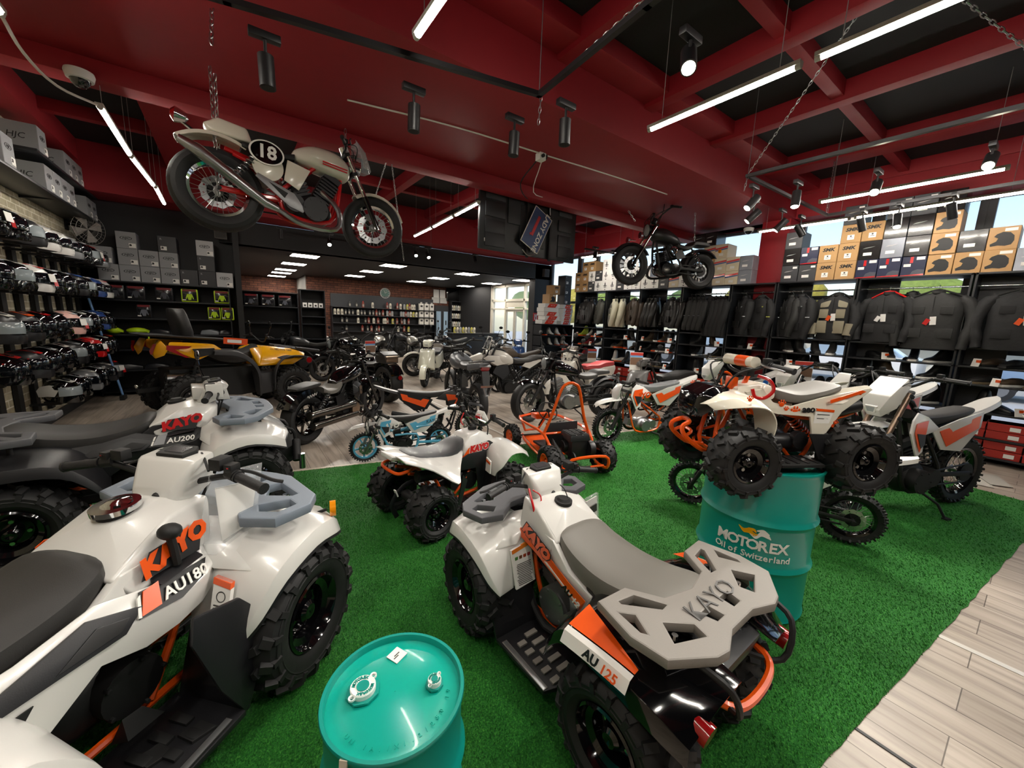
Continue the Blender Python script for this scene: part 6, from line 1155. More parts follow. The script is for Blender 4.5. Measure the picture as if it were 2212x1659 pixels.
rows = [['smk', 'smk', 'dark', 'white', 'white', 'white', 'dark', 'white', 'white', 'white', 'white', 'dark', 'stripe', 'white', 'white', 'dark', 'stripe', 'stripe', 'silver'],
        ['smk', 'smk', 'white', 'dark', 'white', 'white', 'white', 'dark', 'white', 'white', None, None, None, 'gloss', None, 'tan', 'stripe', 'stripe', 'silver'], [None, 'smk', 'smk', None, 'white', 'white', None, None, None, None, None, None, None, None, None, 'stripe', 'stripe', None, None], [None]*14 + ['gloss', 'gloss']]
for r, row in enumerate(rows):
    for i, k in enumerate(row):
        if k: carton(k, (7.86+rnd.uniform(-.01, .01), 7.93-.241*i-.02, 2.432+.26*r), 180, .235, .258, .36, '%s, %s from far end, %s row beyond column' % (KN[k], ORD[i], ORD[r]), GR)
GR = 'helmet cartons over the rainwear shelves'
for r, row in enumerate([['hjc', 'hjc', 'hjc', 'hjc', 'blk', 'blk', 'hjcl'], ['hjc', 'hjc', 'hjc', 'hjc', None, 'blk', None], [None, 'hjc', None, 'blk', None, 'hjcl', None]]):
    for i, k in enumerate(row):
        if k: carton(k, (-1.68+.27*i - (.06 if r and i == 0 else 0), 9.70, 2.03+.282*r), -90, .262, .28, .34, '%s above rainwear shelves, %s from left, %s row' % (KN[k], ORD[i], ORD[r]), GR)
GR = 'helmet cartons on the high left wall shelves'
for r, (z, ys) in enumerate(((2.99, (6.55, 7.68, 7.97, 8.26, 8.55, 9.40, 9.69)), (3.40, (7.62, 8.55, 8.83, 9.11, 9.40, 9.70)))):
    for i, y in enumerate(ys):
        carton('hjc', (-1.75, y, z), 0, .275, .30, .36, 'grey helmet carton on the %s high left shelf, %s from the near end' % (['lower', 'upper'][r], ORD[i]), GR)
g = G(SHELF)
for z, y0, y1 in ((2.985, 6.0, 9.88), (3.395, 7.3, 9.88)):
    g.box((-1.92, (y0+y1)/2, z-.02), (.38, y1-y0, .03))
    for y in (y0+.1, (y0+y1)/2, y1-.1): g.hull([(-2.1, y-.01, z-.03), (-1.75, y-.01, z-.03), (-2.1, y-.01, z-.07), (-2.1, y+.01, z-.03), (-1.75, y+.01, z-.03), (-2.1, y+.01, z-.07)])
tag(g.build('wall_shelf', bev=.002), 'pair of long black shelves high on the brick wall', 'shelf')
# helmets on their rails: front of the helmet along +x
def helmet_parts(sh, vis, acc, style):
    key = ('helm', sh.name, vis.name, acc.name, style)
    def mk():
        g = G(sh); rings = []
        for i in range(13):
            t = PI*i/12; z = -math.cos(t)*.135; r = math.sin(t)
            rings.append([((.15 if math.cos(a) > 0 else .14)*r*math.cos(a) - .02*(z < -.05), .118*r*math.sin(a)*(1 - .12*(z < -.06)), z*(.98 if z > 0 else .9)+.135) for a in [2*PI*j/20 for j in range(20)]])
        rings = [[(x, y, max(z, .028)) for x, y, z in r] for r in rings]
        g.loft(rings).hull([(.06, .09, .11), (.155, .05, .09), (.165, .03, .05), (.06, .1, .03), (.15, .04, .02), (.0, .11, .06)], True)
        return (g.mesh('shell', bev=0, ang=50),
            G(vis).loft([[(.158*math.cos(a)*c+.004, .124*math.sin(a)*c, z) for a in [R(-72+12*j) for j in range(13)]] for z, c in ((.10, .985), (.13, 1.0), (.165, .985), (.19, .93))], closed=False, cap=False).mesh('visor', solid=.004),
            G(acc).sheet([[(x, y*1.0, z) for x, y, z in ((-.10, .085, .20), (-.02, .1, .215), (.07, .09, .195))], [(-.12, .105, .16), (-.03, .122, .165), (.05, .11, .16)], [(-.1, .118, .1), (-.03, .125, .105), (.02, .122, .1)]]).sheet([[(x, -y, z) for x, y, z in ((-.10, .085, .20), (-.02, .1, .215), (.07, .09, .195))], [(-.12, -.105, .16), (-.03, -.122, .165), (.05, -.11, .16)], [(-.1, -.118, .1), (-.03, -.125, .105), (.02, -.122, .1)]]).sheet([[(.11, .03, .235), (.02, .04, .264), (-.08, .03, .25)], [(.115, -.03, .232), (.02, -.04, .264), (-.08, -.03, .25)]]).mesh('graphic', solid=.004),
            G(DARK).hull([(.02, .08, .045), (.13, .04, .035), (.02, .08, .02), (.12, .05, .02), (-.1, .07, .03), (-.1, .07, .045)], True).mesh('lining', bev=.004))
    return cached(key, mk)
VIS = P('#0d1015', .05, coat=.6); VISG = P('#8d969a', .08, coat=.5)
HC = [(GLOSS, 'black'), (P('#1c1c1f', .35), 'matt black'), (WHITE, 'white'), (P('#77797c', .3, coat=.4), 'grey'), (RED, 'red'), (P('#e7b7ad', .3, coat=.3), 'pink'), (P('#24407c', .25, coat=.4), 'blue')]
AC = [(P('#d5d3cd', .3), 'white'), (RED, 'red'), (P('#b9bdc2', .3), 'silver'), (P('#2a55a8', .3), 'blue'), (ORPL, 'orange'), (P('#26262a', .3), 'dark')]
pat = ['0012230030', '0020010620', '1100500600', '0100104000', '0120030110']
acp = ['0202022101', '2012230210', '0415202301', '1120210013', '0220202014']
for r, z in enumerate((2.19, 1.70, 1.19, .80, .36)):
    for i in range(9):
        y = 5.75+.455*i
        if r == 4 and i < 3: continue
        hc, ac = HC[int(pat[r][i])], AC[int(acp[r][i])]
        t = thing('helmet', '%s helmet with %s graphics, %s row from the top, %s from the near end' % (hc[1], ac[1], ORD[r], ORD[i]), 'helmet', (-1.80+rnd.uniform(-.01, .01), y+rnd.uniform(-.02, .02), z), rnd.uniform(-22, -2), 'helmets on the brick wall', sc=1.22)
        for me, n in zip(helmet_parts(hc[0], VISG if (i+r) % 5 == 2 else VIS, ac[0], 0), ('shell', 'visor', 'graphic', 'lining')): put(me, n, t)
        if (i*3+r) % 7 == 0: G(PAPER).box((.168, 0, .15), (.003, .09, .07), (0, -8, 0)).use(RED).box((.172, .035, .11), (.003, .05, .06), (0, -8, 0)).build('price_sticker', t)
rack = thing('helmet_rack', 'black helmet display rails with hook arms on the brick wall', 'rack', (-2.07, 7.6, 0))
for i in range(10):
    y = 5.52+.455*i-7.6; G(DARK).box((0, y, 1.3), (.04, .12, 2.2)).build('rail', rack)
for r, z in enumerate((2.19, 1.70, 1.19, .80, .36)): 
    for i in range(9 if r < 4 else 0): G(DARK).box((.14, 5.75+.455*i-7.6, z+.012), (.26, .06, .024)).build('hook_arm', rack)
for i in range(3, 9): G(DARK).box((.14, 5.75+.455*i-7.6, .372), (.26, .06, .024)).build('hook_arm', rack)
# rainwear shelves against the back wall
def shelving(name, label, x0, x1, y0, y1, zs, loc=(0, 0, 0), back=None, cols=0):
    t = thing(name, label, 'shelving', ((x0+x1)/2, (y0+y1)/2, 0)); cx, cy = (x0+x1)/2, (y0+y1)/2
    along = 'x' if x1-x0 > y1-y0 else 'y'
    for z in zs: G(SHELF).box((0, 0, z-.0125), (x1-x0, y1-y0, .025)).build('shelf_board', t, bev=.002)
    top = max(zs)
    if along == 'x':
        for x in [x0-cx+.01, x1-cx-.01]: G(SHELF).box((x, 0, top/2), (.02, y1-y0, top)).build('side_panel', t)
        if back: G(BLKW).box((0, (y1-y0)/2-.01, top/2), (x1-x0, .02, top)).build('back_panel', t)
    else:
        for y in [y0-cy+.01, y1-cy-.01]: G(SHELF).box((0, y, top/2), (x1-x0, .02, top)).build('side_panel', t)
        if back: G(P('#23262c', .4)).box(((x1-x0)/2-.01, (y1-y0)/2-back/2, (top+.1)/2), (.02, back, top-.1)).build('back_panel', t)
        G(CHROME).cyl((0, y0-cy+.02, 2.28), (0, y1-cy-.02, 2.28), .012, n=10).build('clothes_rail', t)
    return t
shelving('shelving_unit', 'long black shelving with rain suit packs and helmet cartons against the back wall', -1.95, .0, 9.62, 10.08, (.08, .46, .83, 1.10, 1.39, 1.71, 2.03), back=1)
def pack(name, label, loc, m, fig, grp, w=.24, h=.24, rz=-90):
    t = thing(name, label, 'clothing pack', loc, rz, grp)
    G(m).box((0, 0, h/2), (.05, w, h)).build('bag', t, bev=.02)
    G(P('#15161a', .15, coat=.6)).box((.026, 0, h*.45), (.004, w*.84, h*.72)).build('window', t, bev=.001)
    G(P('#6d1218', .4)).box((.028, 0, h*.9), (.006, w*.8, h*.16)).build('header_card', t)
    G(fig).prism([(.03, -.02, .04), (.03, -.035, .1), (.03, -.05, .05), (.03, -.06, .07), (.03, -.035, .15), (.03, .035, .15), (.03, .06, .07), (.03, .05, .05), (.03, .035, .1), (.03, .02, .04)], (.003, 0, 0)).use(PAPER).box((.029, -w*.33, .04), (.004, .05, .02)).build('picture', t)
GP = 'rain suit packs on the back shelves'; KB = P('#1b1c20', .3)
for x, z, m, f, l in ((-1.63, 1.715, KB, P('#3a3c44', .4), 'black rain suit pack on the upper shelf, leftmost beside the helmets'), (-1.36, 1.715, KB, P('#3a3c44', .4), 'black rain suit pack on the upper shelf, second from the helmets'), (-.98, 1.715, KB, P('#3a3c44', .4), 'black rain suit pack on the upper shelf under the fourth grey carton'), (-.62, 1.715, LIME, LIME, 'lime-edged rain jacket pack alone on the upper shelf'), (-.13, 1.715, LIME, LIME, 'lime-edged rain jacket pack at the right end of the upper shelf'), (-1.28, 1.395, KB, P('#6b6f7a', .4), 'black rain suit pack alone on the second shelf'), (-.27, 1.395, LIME, LIME, 'lime trouser pack on the second shelf, left of two'), (-.06, 1.395, LIME, LIME, 'lime trouser pack on the second shelf, right end')): pack('rain_suit_pack', l, (x, 9.68, z), m, f, GP, w=.25 if z > 1.5 else .2)
for x, w, l in ((-1.72, .2, 'small lime dry bag rolled on the back shelf beside the helmets'), (-1.42, .3, 'large lime dry bag with hanging strap on the back shelf')):
    t = thing('dry_bag', l, 'bag', (x, 9.78, 1.10)); G(LIME).ell((0, 0, .06), (w/2, .1, .06)).hull([(w*.4, .05, .04), (w*.6, .04, .06), (w*.6, .03, .03), (w*.4, .05, .09)], True).build('body', t)
    if w > .25: G(LIME).box((w*.55, -.14, -.06), (.02, .006, .26)).build('strap', t)
for i, (x, z, s, m) in enumerate(((-1.1, 1.10, .3, KB), (-.85, 1.10, .24, KB), (-.35, 1.10, .3, P('#7d8288', .3)), (-.15, 1.10, .2, KB), (-1.35, .83, .3, KB), (-1.6, .46, .4, KB), (-1.2, .46, .35, KB), (-1.3, .08, .35, P('#b9bab8', .4)))):
    t = thing('folded_garment', '%s folded rain garment on the %s shelf of the back wall, %s' % ('pale' if m not in (KB,) else 'black', {1.10: 'third', .83: 'fourth', .46: 'fifth', .08: 'lowest'}[z], ['left of the backrest', 'just beside the backrest', 'right of the backrest', 'at the right end', 'under the strap', 'left end', 'second from left', 'near the floor'][i]), 'clothing', (x, 9.8, z), rnd.uniform(-15, 15))
    G(m).hull([(s/2, .13, 0), (s/2, .12, .06), (-s/2, .13, 0), (-s/2+.02, .1, .08), (0, .12, .1)], True).build('body', t, bev=.02)
# jacket wall
UN = [(-.36, .72), (.74, 1.87), (1.89, 2.97), (2.99, 3.74), (3.76, 4.74), (4.76, 5.78), (5.80, 6.82), (6.84, 7.92)]
nm = ['at the near end, third widest jacket', 'with the red hanger', 'with the tan and grey jacket', 'in front of the red column', 'second beyond the red column', 'with the leather jackets', 'with the cream jacket', 'at the far end of the wall']
for (a, b), n in zip(UN, nm): shelving('display_shelving', 'tall black open shelving unit for jackets and shoes ' + n, 7.80, 8.27, a, b, (.10, .34, .66, 1.01, 1.24, 1.485, 2.43), back=.38)
def jacket(label, y, m, w=.5, L=.72, rz=0, x=8.0, trim=None, z=2.19, cat='jacket', tagm=None, hang=STEEL, out=.12, panels=None):
    t = thing('jacket', label, cat, (x, y, z), 180+rz, 'jackets on the rails')
    g = G(m); rings = []
    for zz, hw, d, xo in ((.0, .06, .05, 0), (-.05, w*.30, .07, 0), (-.10, w*.44, .09, .005), (-.2, w*.46, .115, .015), (-.4, w*.44, .12, .02), (-L*.8, w*.45, .125, .02), (-L, w*.47, .115, .015)):
        rings.append([(xo + d*math.copysign(abs(math.cos(a))**.8, math.cos(a)) + .008*math.sin(5*a+zz*9), hw*math.sin(a), zz+.006*math.sin(3*a)) for a in [2*PI*j/22 for j in range(22)]])
    g.loft(rings).build('body', t, ang=70)
    for s in (1, -1):
        G(m).tube([(0, s*w*.36, -.07), (.01, s*w*.50, -.17), (.05, s*(w*.54+out*.3), -.38), (.09, s*(w*.52+out*.2), -.56), (.1, s*(w*.5+out*.1), -L*.98)], [.055, .075, .07, .06, .05], n=12, k=4).build('sleeve', t, ang=70)
    G(m).lathe([(.055, -.03), (.07, 0), (.062, .035), (.05, .03)], (.0, 0, .0), (.15, 0, 1), 16).build('collar', t)
    G(DARK if hang != RED else RED).tube([(0, w*.4, -.06), (0, .05, .03), (0, -.05, .03), (0, -w*.4, -.06)], .012, k=2).use(STEEL).tube([(0, 0, .02), (0, 0, .06), (.02, 0, .085), (0, 0, .10), (-.02, 0, .09)], .003, n=5).build('hanger', t, 'red hanger' if hang == RED else None)
    G(DARK).box((.128, 0, -L*.5), (.006, .008, L*.85)).build('zip', t)
    if trim:
        g = G(trim)
        for s in (1, -1): g.box((.118, s*w*.25, -.19), (.012, w*.2, .014), (s*14, 0, 0)).box((.07, s*(w*.54+.05), -.36), (.13, .05, .014))
        g.build('reflective_trim', t)
    if panels:
        for s in (1, -1):
            G(panels).hull([(.10, s*w*.1, -.08), (.105, s*w*.4, -.12), (.13, s*w*.12, -.19), (.125, s*w*.38, -.2), (.08, s*w*.12, -.08), (.09, s*w*.36, -.2)]).build('shoulder_panel', t, bev=.01); G(panels).box((.135, s*w*.24, -L*.72), (.02, w*.3, L*.28)).build('pocket', t, bev=.008); G(panels).box((.135, s*w*.24, -L*.42), (.015, w*.26, .14)).build('pocket', t, bev=.006); G(panels).tube([(.09, s*(w*.53), -.45), (.11, s*(w*.5), -L*.9)], .062, n=12).build('cuff', t)
    else:
        for s in (1, -1): G(m).box((.138, s*w*.24, -L*.72), (.018, w*.26, .13)).build('pocket', t, bev=.006); G(m).box((.132, s*w*.22, -L*.32), (.012, w*.2, .1)).build('pocket', t, bev=.005)
    if tagm: G(PAPER).box((.155, .03, -L*.5), (.004, .06, .11), (5, 0, 0)).use(tagm).box((.157, -.03, -L*.52), (.004, .05, .08), (-25, 0, 0)).use(DARK).tube([(.15, .02, -L*.3), (.155, .03, -L*.44)], .002, k=1).build('swing_tag', t)
    return t
TX = P('#1c1c1e', .75, bump=.4, nscale=25); TX2 = P('#242424', .7, bump=.4, nscale=25); LE = P('#201f1e', .38, bump=.3, nscale=30); BRN = P('#3f342a', .45, bump=.3, nscale=20); CRM = P('#d8d4bd', .6, bump=.2, nscale=20); TG = P('#4a4a44', .7, bump=.3, nscale=25); SIL = P('#c9ccd0', .3); YEL = P('#d8dc6a', .4)
jacket('large plain black jacket with orange badge at the right edge', .28, TX, .62, .72, 8, tagm=ORPL, x=7.86)
jacket('widest black touring jacket with white and red swing tags', 1.02, TX2, .62, .76, -4, tagm=RED, x=7.84)
jacket('black jacket on a red hanger with one white swing tag', 1.52, TX, .50, .70, -8, hang=RED, tagm=PAPER, x=7.88)
jacket('black jacket behind the red-hanger jacket', 1.30, TX2, .48, .7, -40, x=8.02)
jacket('tan and grey touring jacket on a wooden hanger', 2.12, TX, .46, .70, -5, tagm=ORPL, panels=P('#8e8672', .7), x=7.90)
jacket('black jacket with white shoulder reflectors turned sideways', 2.62, TX, .46, .72, -30, trim=SIL, x=7.92)
jacket('black jacket close behind the reflector jacket', 2.78, TX2, .44, .7, -48, x=8.0)
jacket('black jacket with yellow piping before the red column, right of two', 3.24, TX, .44, .72, -22, trim=YEL, x=7.93)
jacket('black jacket with white arm stripe before the red column, left of two', 3.52, TX, .42, .7, -45, trim=SIL, x=7.95)
for i in range(4): jacket('plain black textile jacket beyond the red column, %s in its bay' % ORD[i], 3.92+.09*i, TX, .44, .76, -52+3*i, x=7.95)
for i in range(4): jacket('black textile jacket with grey chest seam, %s from the left in its bay' % ORD[i], 4.62-.09*i, TX2, .42, .66, -58+2*i, x=7.97, trim=P('#55565a', .5))
jacket('black leather jacket with pale chest lettering, front of its bay', 5.02, LE, .44, .62, -28, x=7.9); jacket('black leather jacket beside the lettered leather jacket', 4.87, LE, .42, .64, -40, x=7.96)
for i in range(3): jacket('dark leather jacket seen edge-on in the leather bay, %s from the far side' % ORD[i], 5.66-.1*i, LE, .4, .62, -66, x=7.98)
jacket('brown leather jacket beside the cream jacket, front of two', 6.05, BRN, .44, .6, -30, x=7.92); jacket('brown leather jacket behind the other brown one', 5.92, BRN, .42, .6, -42, x=8.0)
jacket('cream and grey textile jacket, most visible of two', 6.62, CRM, .42, .66, -45, panels=P('#6d6e6c', .6), x=7.92); jacket('cream textile jacket right of the grey-panelled cream one', 6.42, CRM, .40, .66, -50, x=7.97)
jacket('dark grey textile jacket at the left end of the cream bay', 7.1, TG, .4, .6, -35, x=7.92); jacket('glossy black leather jacket at the far end of the wall', 7.6, LE, .46, .62, -15, x=7.9); jacket('black backpack-like leather vest at the far end', 7.42, LE, .36, .5, -40, x=7.95)
# shoes and boots on the boards
def shoe_mesh(m, sole, hi):
    def mk():
        g = G(m); st = [(-.13, .036, .085+.12*hi, .02), (-.1, .042, .10+.15*hi, .015), (-.05, .043, .10+.14*hi, .015), (-.02, .043, .10+.06*hi, .015), (.04, .046, .082, .015), (.10, .045, .06, .015), (.14, .03, .045, .018)]
        return (seat_loft(st, m, 14, e=.7).mesh('upper', ang=60), G(sole).flat([(-.135, .03), (-.09, .042), (.03, .042), (.09, .05), (.14, .035), (.152, 0), (.14, -.035), (.09, -.05), (.03, -.042), (-.09, -.042), (-.135, -.03)], (), .022, T((0, 0, .011)), .003).mesh('sole'))
    return cached(('shoe', m.name, sole.name, hi), mk)
SM = [(P('#161617', .5), 'black'), (P('#2c2b2a', .6), 'charcoal'), (P('#4a3d2f', .6), 'brown'), (P('#d9d6cf', .5), 'white'), (P('#8c1d22', .5), 'red'), (P('#a3b53a', .5), 'lime')]
SO = [(DARK, 'black'), (PAPER, 'white'), (ORPL, 'orange'), (P('#7a6a50', .6), 'tan')]
rs = random.Random(5)
for ui, (a, b) in enumerate(UN):
    for zi, z in enumerate((1.24, 1.01, .66)):
        n = 4 if b-a > 1 else 2
        if zi == 2 and ui in (3,): n = 1
        for i in range(n):
            cm = rs.choice([0, 0, 0, 0, 1, 1, 2, 3 if ui > 4 else 0, 4 if ui in (1, 7) else 1, 5 if ui == 7 else 0]); so = rs.choice([0, 0, 1, 2 if ui > 3 else 0, 3]); hi = rs.choice([0, .6, 1, 1])
            y = a+.14+(b-a-.25)*(i+.3)/n+rs.uniform(-.04, .04)
            t = thing('motorcycle_boot' if hi else 'shoe', '%s %s with %s sole, %s board, %s, %s from right' % (SM[cm][1], 'boot' if hi else 'shoe', SO[so][1], ['upper', 'middle', 'lower'][zi], ['near-end unit', 'red-hanger unit', 'unit right of column', 'column unit', 'unit left of column', 'leather-jacket unit', 'cream-jacket unit', 'far-end unit'][ui], ORD[i]), 'shoe', (7.95+rs.uniform(-.02, .03), y, z), 180+rs.uniform(-50, 50), 'shoes under the jackets', sc=1.12)
            for me, nme in zip(shoe_mesh(SM[cm][0], SO[so][0], hi), ('upper', 'sole')): put(me, nme, t)
            if rs.random() < .2: G(PAPER).prism([(.19, -.03, 0), (.17, -.03, .09), (.17, .05, .09), (.19, .05, 0)], (.004, 0, 0)).use(ORPL).box((.18, .03, .06), (.012, .04, .03)).build('price_tag', t)
SBX = P('#a3261c', .5); SBO = P('#d8350f', .45)
for ui, (a, b) in enumerate(UN):
    for zi in (0, 1):
        for lay in (0, 1):
            n = 3 if b-a > .9 else 2
            for i in range(n):
                m = SBX if ui not in (4,) else SBO; w = (b-a-.1)/n
                t = thing('shoe_box', '%s shoe box, %s, %s layer, %s from right, %s' % ('dark red' if m == SBX else 'bright orange-red', ['bottom bay', 'upper bay'][zi], ['lower', 'upper'][lay], ORD[i], ['near-end unit', 'red-hanger unit', 'unit right of column', 'column unit', 'unit left of column', 'leather-jacket unit', 'cream-jacket unit', 'far-end unit'][ui]), 'shoe box', (7.83, a+.05+w*(i+.5), (.10, .34)[zi]+.105*lay), 180, 'shoe boxes in the bottom of the jacket wall')
                G(m).box((-.15, 0, .05), (.3, w-.015, .10)).build('body', t, bev=.003, seg=1); G(m).box((-.15, 0, .088), (.306, w-.008, .024)).build('lid', t); G(PAPER).box((.001, w*.2, .045), (.004, w*.26, .05)).build('label', t)
# shoe rack and red-white boxes beside the partition
shelving('shoe_rack', 'black shoe rack with red and white boxes on top beside the partition', 7.2, 8.45, 8.62, 9.0, (.1, .5, .9, 1.2, 1.52), back=1)
for zi, z in enumerate((1.2, .9, .5)):
    for i in range(4):
        cm = rs.choice([0, 1, 3]); t = thing('motorcycle_boot', '%s boot on the %s board of the rack below the red-white boxes, %s from left' % (SM[cm][1], ['upper', 'middle', 'lower'][zi], ORD[i]), 'shoe', (7.38+.29*i, 8.76, z), -90+rs.uniform(-20, 20), 'shoes on the rack by the partition')
        for me, nme in zip(shoe_mesh(SM[cm][0], SO[rs.choice([0, 2])][0], .8), ('upper', 'sole')): put(me, nme, t)
for i, row in enumerate(((7.3, 7.95), (7.4, 7.98), (7.36, 8.0), (7.34, 8.02), (7.38, 8.0))):
    for j, x in enumerate(row):
        wh = i == 3 and j == 0
        t = thing('shoe_box', '%s shoe box on the rack by the partition, %s layer up, %s column' % ('plain white' if wh else 'red and white', ORD[i], ['left', 'right'][j]), 'shoe box', (x+.22, 8.64, 1.522+.118*i), -90, 'red and white shoe boxes')
        w = .56 if j == 0 else .38; G(PAPER).box((-.16, 0, .057), (.32, w, .113)).build('body', t, bev=.003, seg=1)
        if not wh: G(SBO).prism([(.001, -w*.35, .004), (.001, w*.2, .004), (.001, w*.36, .11), (.001, -w*.2, .11)], (.003, 0, 0)).use(PAPER).box((.003, -.03, .06), (.003, .06, .012)).box((.003, .06, .06), (.003, .05, .012)).build('print', t)
for x, z, k, l in ((7.62, 2.115, 'tan', 'tan carton with helmet print on the red-white boxes'), (7.75, 2.38, 'smk', 'brown carton topping the red-white box stack'), (8.2, 2.115, 'blk', 'black carton beside the brown topping cartons, lowest'), (8.2, 2.395, 'blk', 'black carton beside the brown topping cartons, second'), (8.2, 2.675, 'blk', 'black carton beside the brown topping cartons, top')): carton(k, (x, 8.66, z), -90, .26, .262 if k != 'blk' else .278, .32, l, 'cartons on the shoe rack')
t = thing('cardboard_sheet', 'flat torn pale cardboard sheets lying beside the turf corner', 'cardboard', (6.85, .35, .004), 20)
G(P('#b9b4aa', .8)).prism([(-.3, -.12, 0), (.35, -.2, 0), (.4, .1, 0), (-.25, .16, 0)], (0, 0, .006)).build('sheet', t); G(P('#a9a49a', .8)).prism([(-.15, -.3, .004), (.3, -.32, .004), (.25, -.1, .007), (-.2, -.12, .007)], (0, 0, .006)).build('sheet', t)
# ---------------------------------------------------------------- back room stock
shelving('shelving_unit', 'black shelving with three rain packs behind the naked bikes', .12, 1.45, 11.7, 12.1, (.1, .5, .9, 1.3, 1.72, 2.08), back=1)
for x, l in ((.42, 'first'), (.78, 'second'), (1.15, 'third')): pack('rain_suit_pack', 'black rain pack with red header on the shelf before the brick wall, %s from left' % l, (x, 11.78, 1.725), KB, P('#4a4c55', .4), 'rain packs before the brick wall', .3, .28)
for i in range(4):
    t = thing('glove_pack', 'small white and green accessory pack on the narrow stand, %s from left' % ORD[i], 'pack', (1.62+.13*i, 11.85, 1.735), -90, 'packs on the narrow stand'); G(PAPER).box((0, 0, .06), (.03, .1, .12)).use(TXTM).box((.016, 0, .05), (.002, .05, .05)).build('card', t)
shelving('shelving_unit', 'narrow black accessory stand before the dark doorway', 1.5, 2.1, 11.7, 12.1, (.1, .9, 1.3, 1.5, 1.735, 2.2), back=1)
shelving('bottle_shelving', 'long dark shelving full of oil bottles under the wall clock', 3.08, 7.3, 15.95, 16.3, (.3, .93, 1.25, 1.56, 1.86), back=1)
G_ = G(P('#2b2d31', .5)).box((5.2, 16.28, 2.0), (4.2, .03, .7)); struct('trim_10', G_)
def bottle(kind, m, capm, label, loc, grp):
    t = thing('oil_bottle' if kind == 'b' else 'oil_jug', label, 'bottle', loc, -90, grp)
    def mk():
        if kind == 'b': return (seat_loft([(0, .03, .05, -.05), (.17, .03, .05, -.05)], m, 12).at(None), None)
    if kind == 'b':
        put(cached(('bt', m.name), lambda: G(m).loft([[(.032*math.cos(a)*s, .048*math.sin(a)*s, z) for a in [2*PI*j/12 for j in range(12)]] for s, z in ((1, 0), (1, .17), (.8, .205), (.4, .22))]).mesh('body')), 'body', t); put(cached(('bc', capm.name), lambda: G(capm).cyl((0, 0, .22), (0, 0, .25), .018, n=10).mesh('cap')), 'cap', t); put(cached('bl', lambda: G(P('#8d887e', .5)).box((.033, 0, .085), (.003, .06, .09)).mesh('label')), 'label', t)
    else:
        put(cached(('jg', m.name), lambda: G(m).box((0, 0, .14), (.14, .19, .28)).hull([(.05, -.06, .28), (-.05, .08, .28), (.04, .05, .34), (-.04, .05, .34), (.04, -.02, .34), (-.04, -.02, .34)]).mesh('body', bev=.01)), 'body', t); put(cached('jl', lambda: G(TXTM).box((.072, 0, .17), (.003, .1, .08)).mesh('label')), 'label', t)
BM = [(P('#20201f', .4), 'black'), (P('#7a2a1c', .4), 'dark red'), (P('#cfc9b8', .4), 'cream'), (P('#b9b04a', .4), 'yellow-green'), (P('#8c8f92', .4), 'grey')]
rb = random.Random(3)
for zi, (z, xs) in enumerate(((1.86, [3.75, 4.0, 4.25, 4.62, 5.2, 5.33, 5.62, 5.76, 5.92, 6.05, 6.15, 6.26, 6.36]), (1.56, [3.2, 3.33, 3.46, 3.59, 3.72, 3.85, 4.05, 4.18, 4.3, 4.5, 4.63, 4.76, 4.88, 5.02, 5.2, 5.3, 5.4, 5.78, 5.88, 5.98, 6.08, 6.2, 6.32, 6.45]), (1.25, [3.45, 3.62, 4.05, 4.32, 4.45, 4.65, 4.82, 5.05, 5.12, 5.2, 5.42, 5.6, 5.8, 5.92, 6.1]), (.93, [3.6, 4.2, 4.4, 4.55, 4.75, 4.85, 5.0, 5.65, 5.9, 6.1]))):
    for i, x in enumerate(xs):
        k = rb.choice([0, 0, 1, 2]) if x < 5.2 else rb.choice([2, 2, 3, 4, 1])
        bottle('b', BM[k][0], RED if k == 1 else DARK, '%s oil bottle on the %s board below the wall clock, %s from left' % (BM[k][1], ['top', 'second', 'third', 'fourth'][zi], ORD[i]), (x, 16.08, z), 'oil bottles under the clock')
for zi, z in enumerate((1.86, 1.56, 1.25)):
    for i, x in enumerate((6.66, 6.9, 7.14)): bottle('j', P('#d8d5cc', .4), DARK, 'white oil canister at the right end of the %s board, %s from left' % (['top', 'second', 'third'][zi], ORD[i]), (x, 16.1, z), 'white oil canisters')
shelving('paint_can_rack', 'black rack of white spray cans right of the back door', 8.05, 9.1-.05, 15.95, 16.25, (.3, .6, 1.2, 1.56, 1.92, 2.32), back=1)
for zi, z in enumerate((1.92, 1.56, 1.2)):
    for i in range(9): bottle('b', [P('#dad7cf', .4), P('#c8c2a8', .4), P('#9fa6a0', .4)][(i+zi) % 3], DARK, 'white spray bottle on the %s board right of the back door, %s from left' % (['top', 'second', 'third'][zi], ORD[i]), (8.13+.105*i, 16.05, z), 'spray bottles right of the back door')
struct('door_2', G(P('#26282b', .5)).box((7.72, 16.27, 1.05), (.7, .06, 2.1)).use(P('#9fb9cf', .3)).box((7.55, 16.235, 1.1), (.22, .02, 1.5)).box((7.9, 16.235, 1.1), (.2, .02, 1.5)).use(INK).box((7.9, 16.22, 1.35), (.05, .01, .2)))
t = thing('wall_clock', 'round green-faced wall clock on the brick wall above the oil shelves', 'clock', (5.18, 16.28, 2.48))
G(P('#b9bcba', .4)).lathe([(.20, 0), (.21, -.03), (.185, -.035), (.18, -.01)], (0, 0, 0), (0, 1, 0), 32).build('rim', t); G(P('#2f6153', .3)).cyl((0, -.01, 0), (0, -.012, 0), .185, n=32).build('dial', t)
g = G(PAPER)
for i in range(12): a = i*PI/6; g.box((.155*math.sin(a), -.015, .155*math.cos(a)), (.014, .003, .03), (0, math.degrees(a), 0))
g.box((.04, -.017, .03), (.1, .003, .01), (0, -35, 0)).box((-.02, -.017, .05), (.01, .003, .12), (0, -20, 0)).build('hands', t)
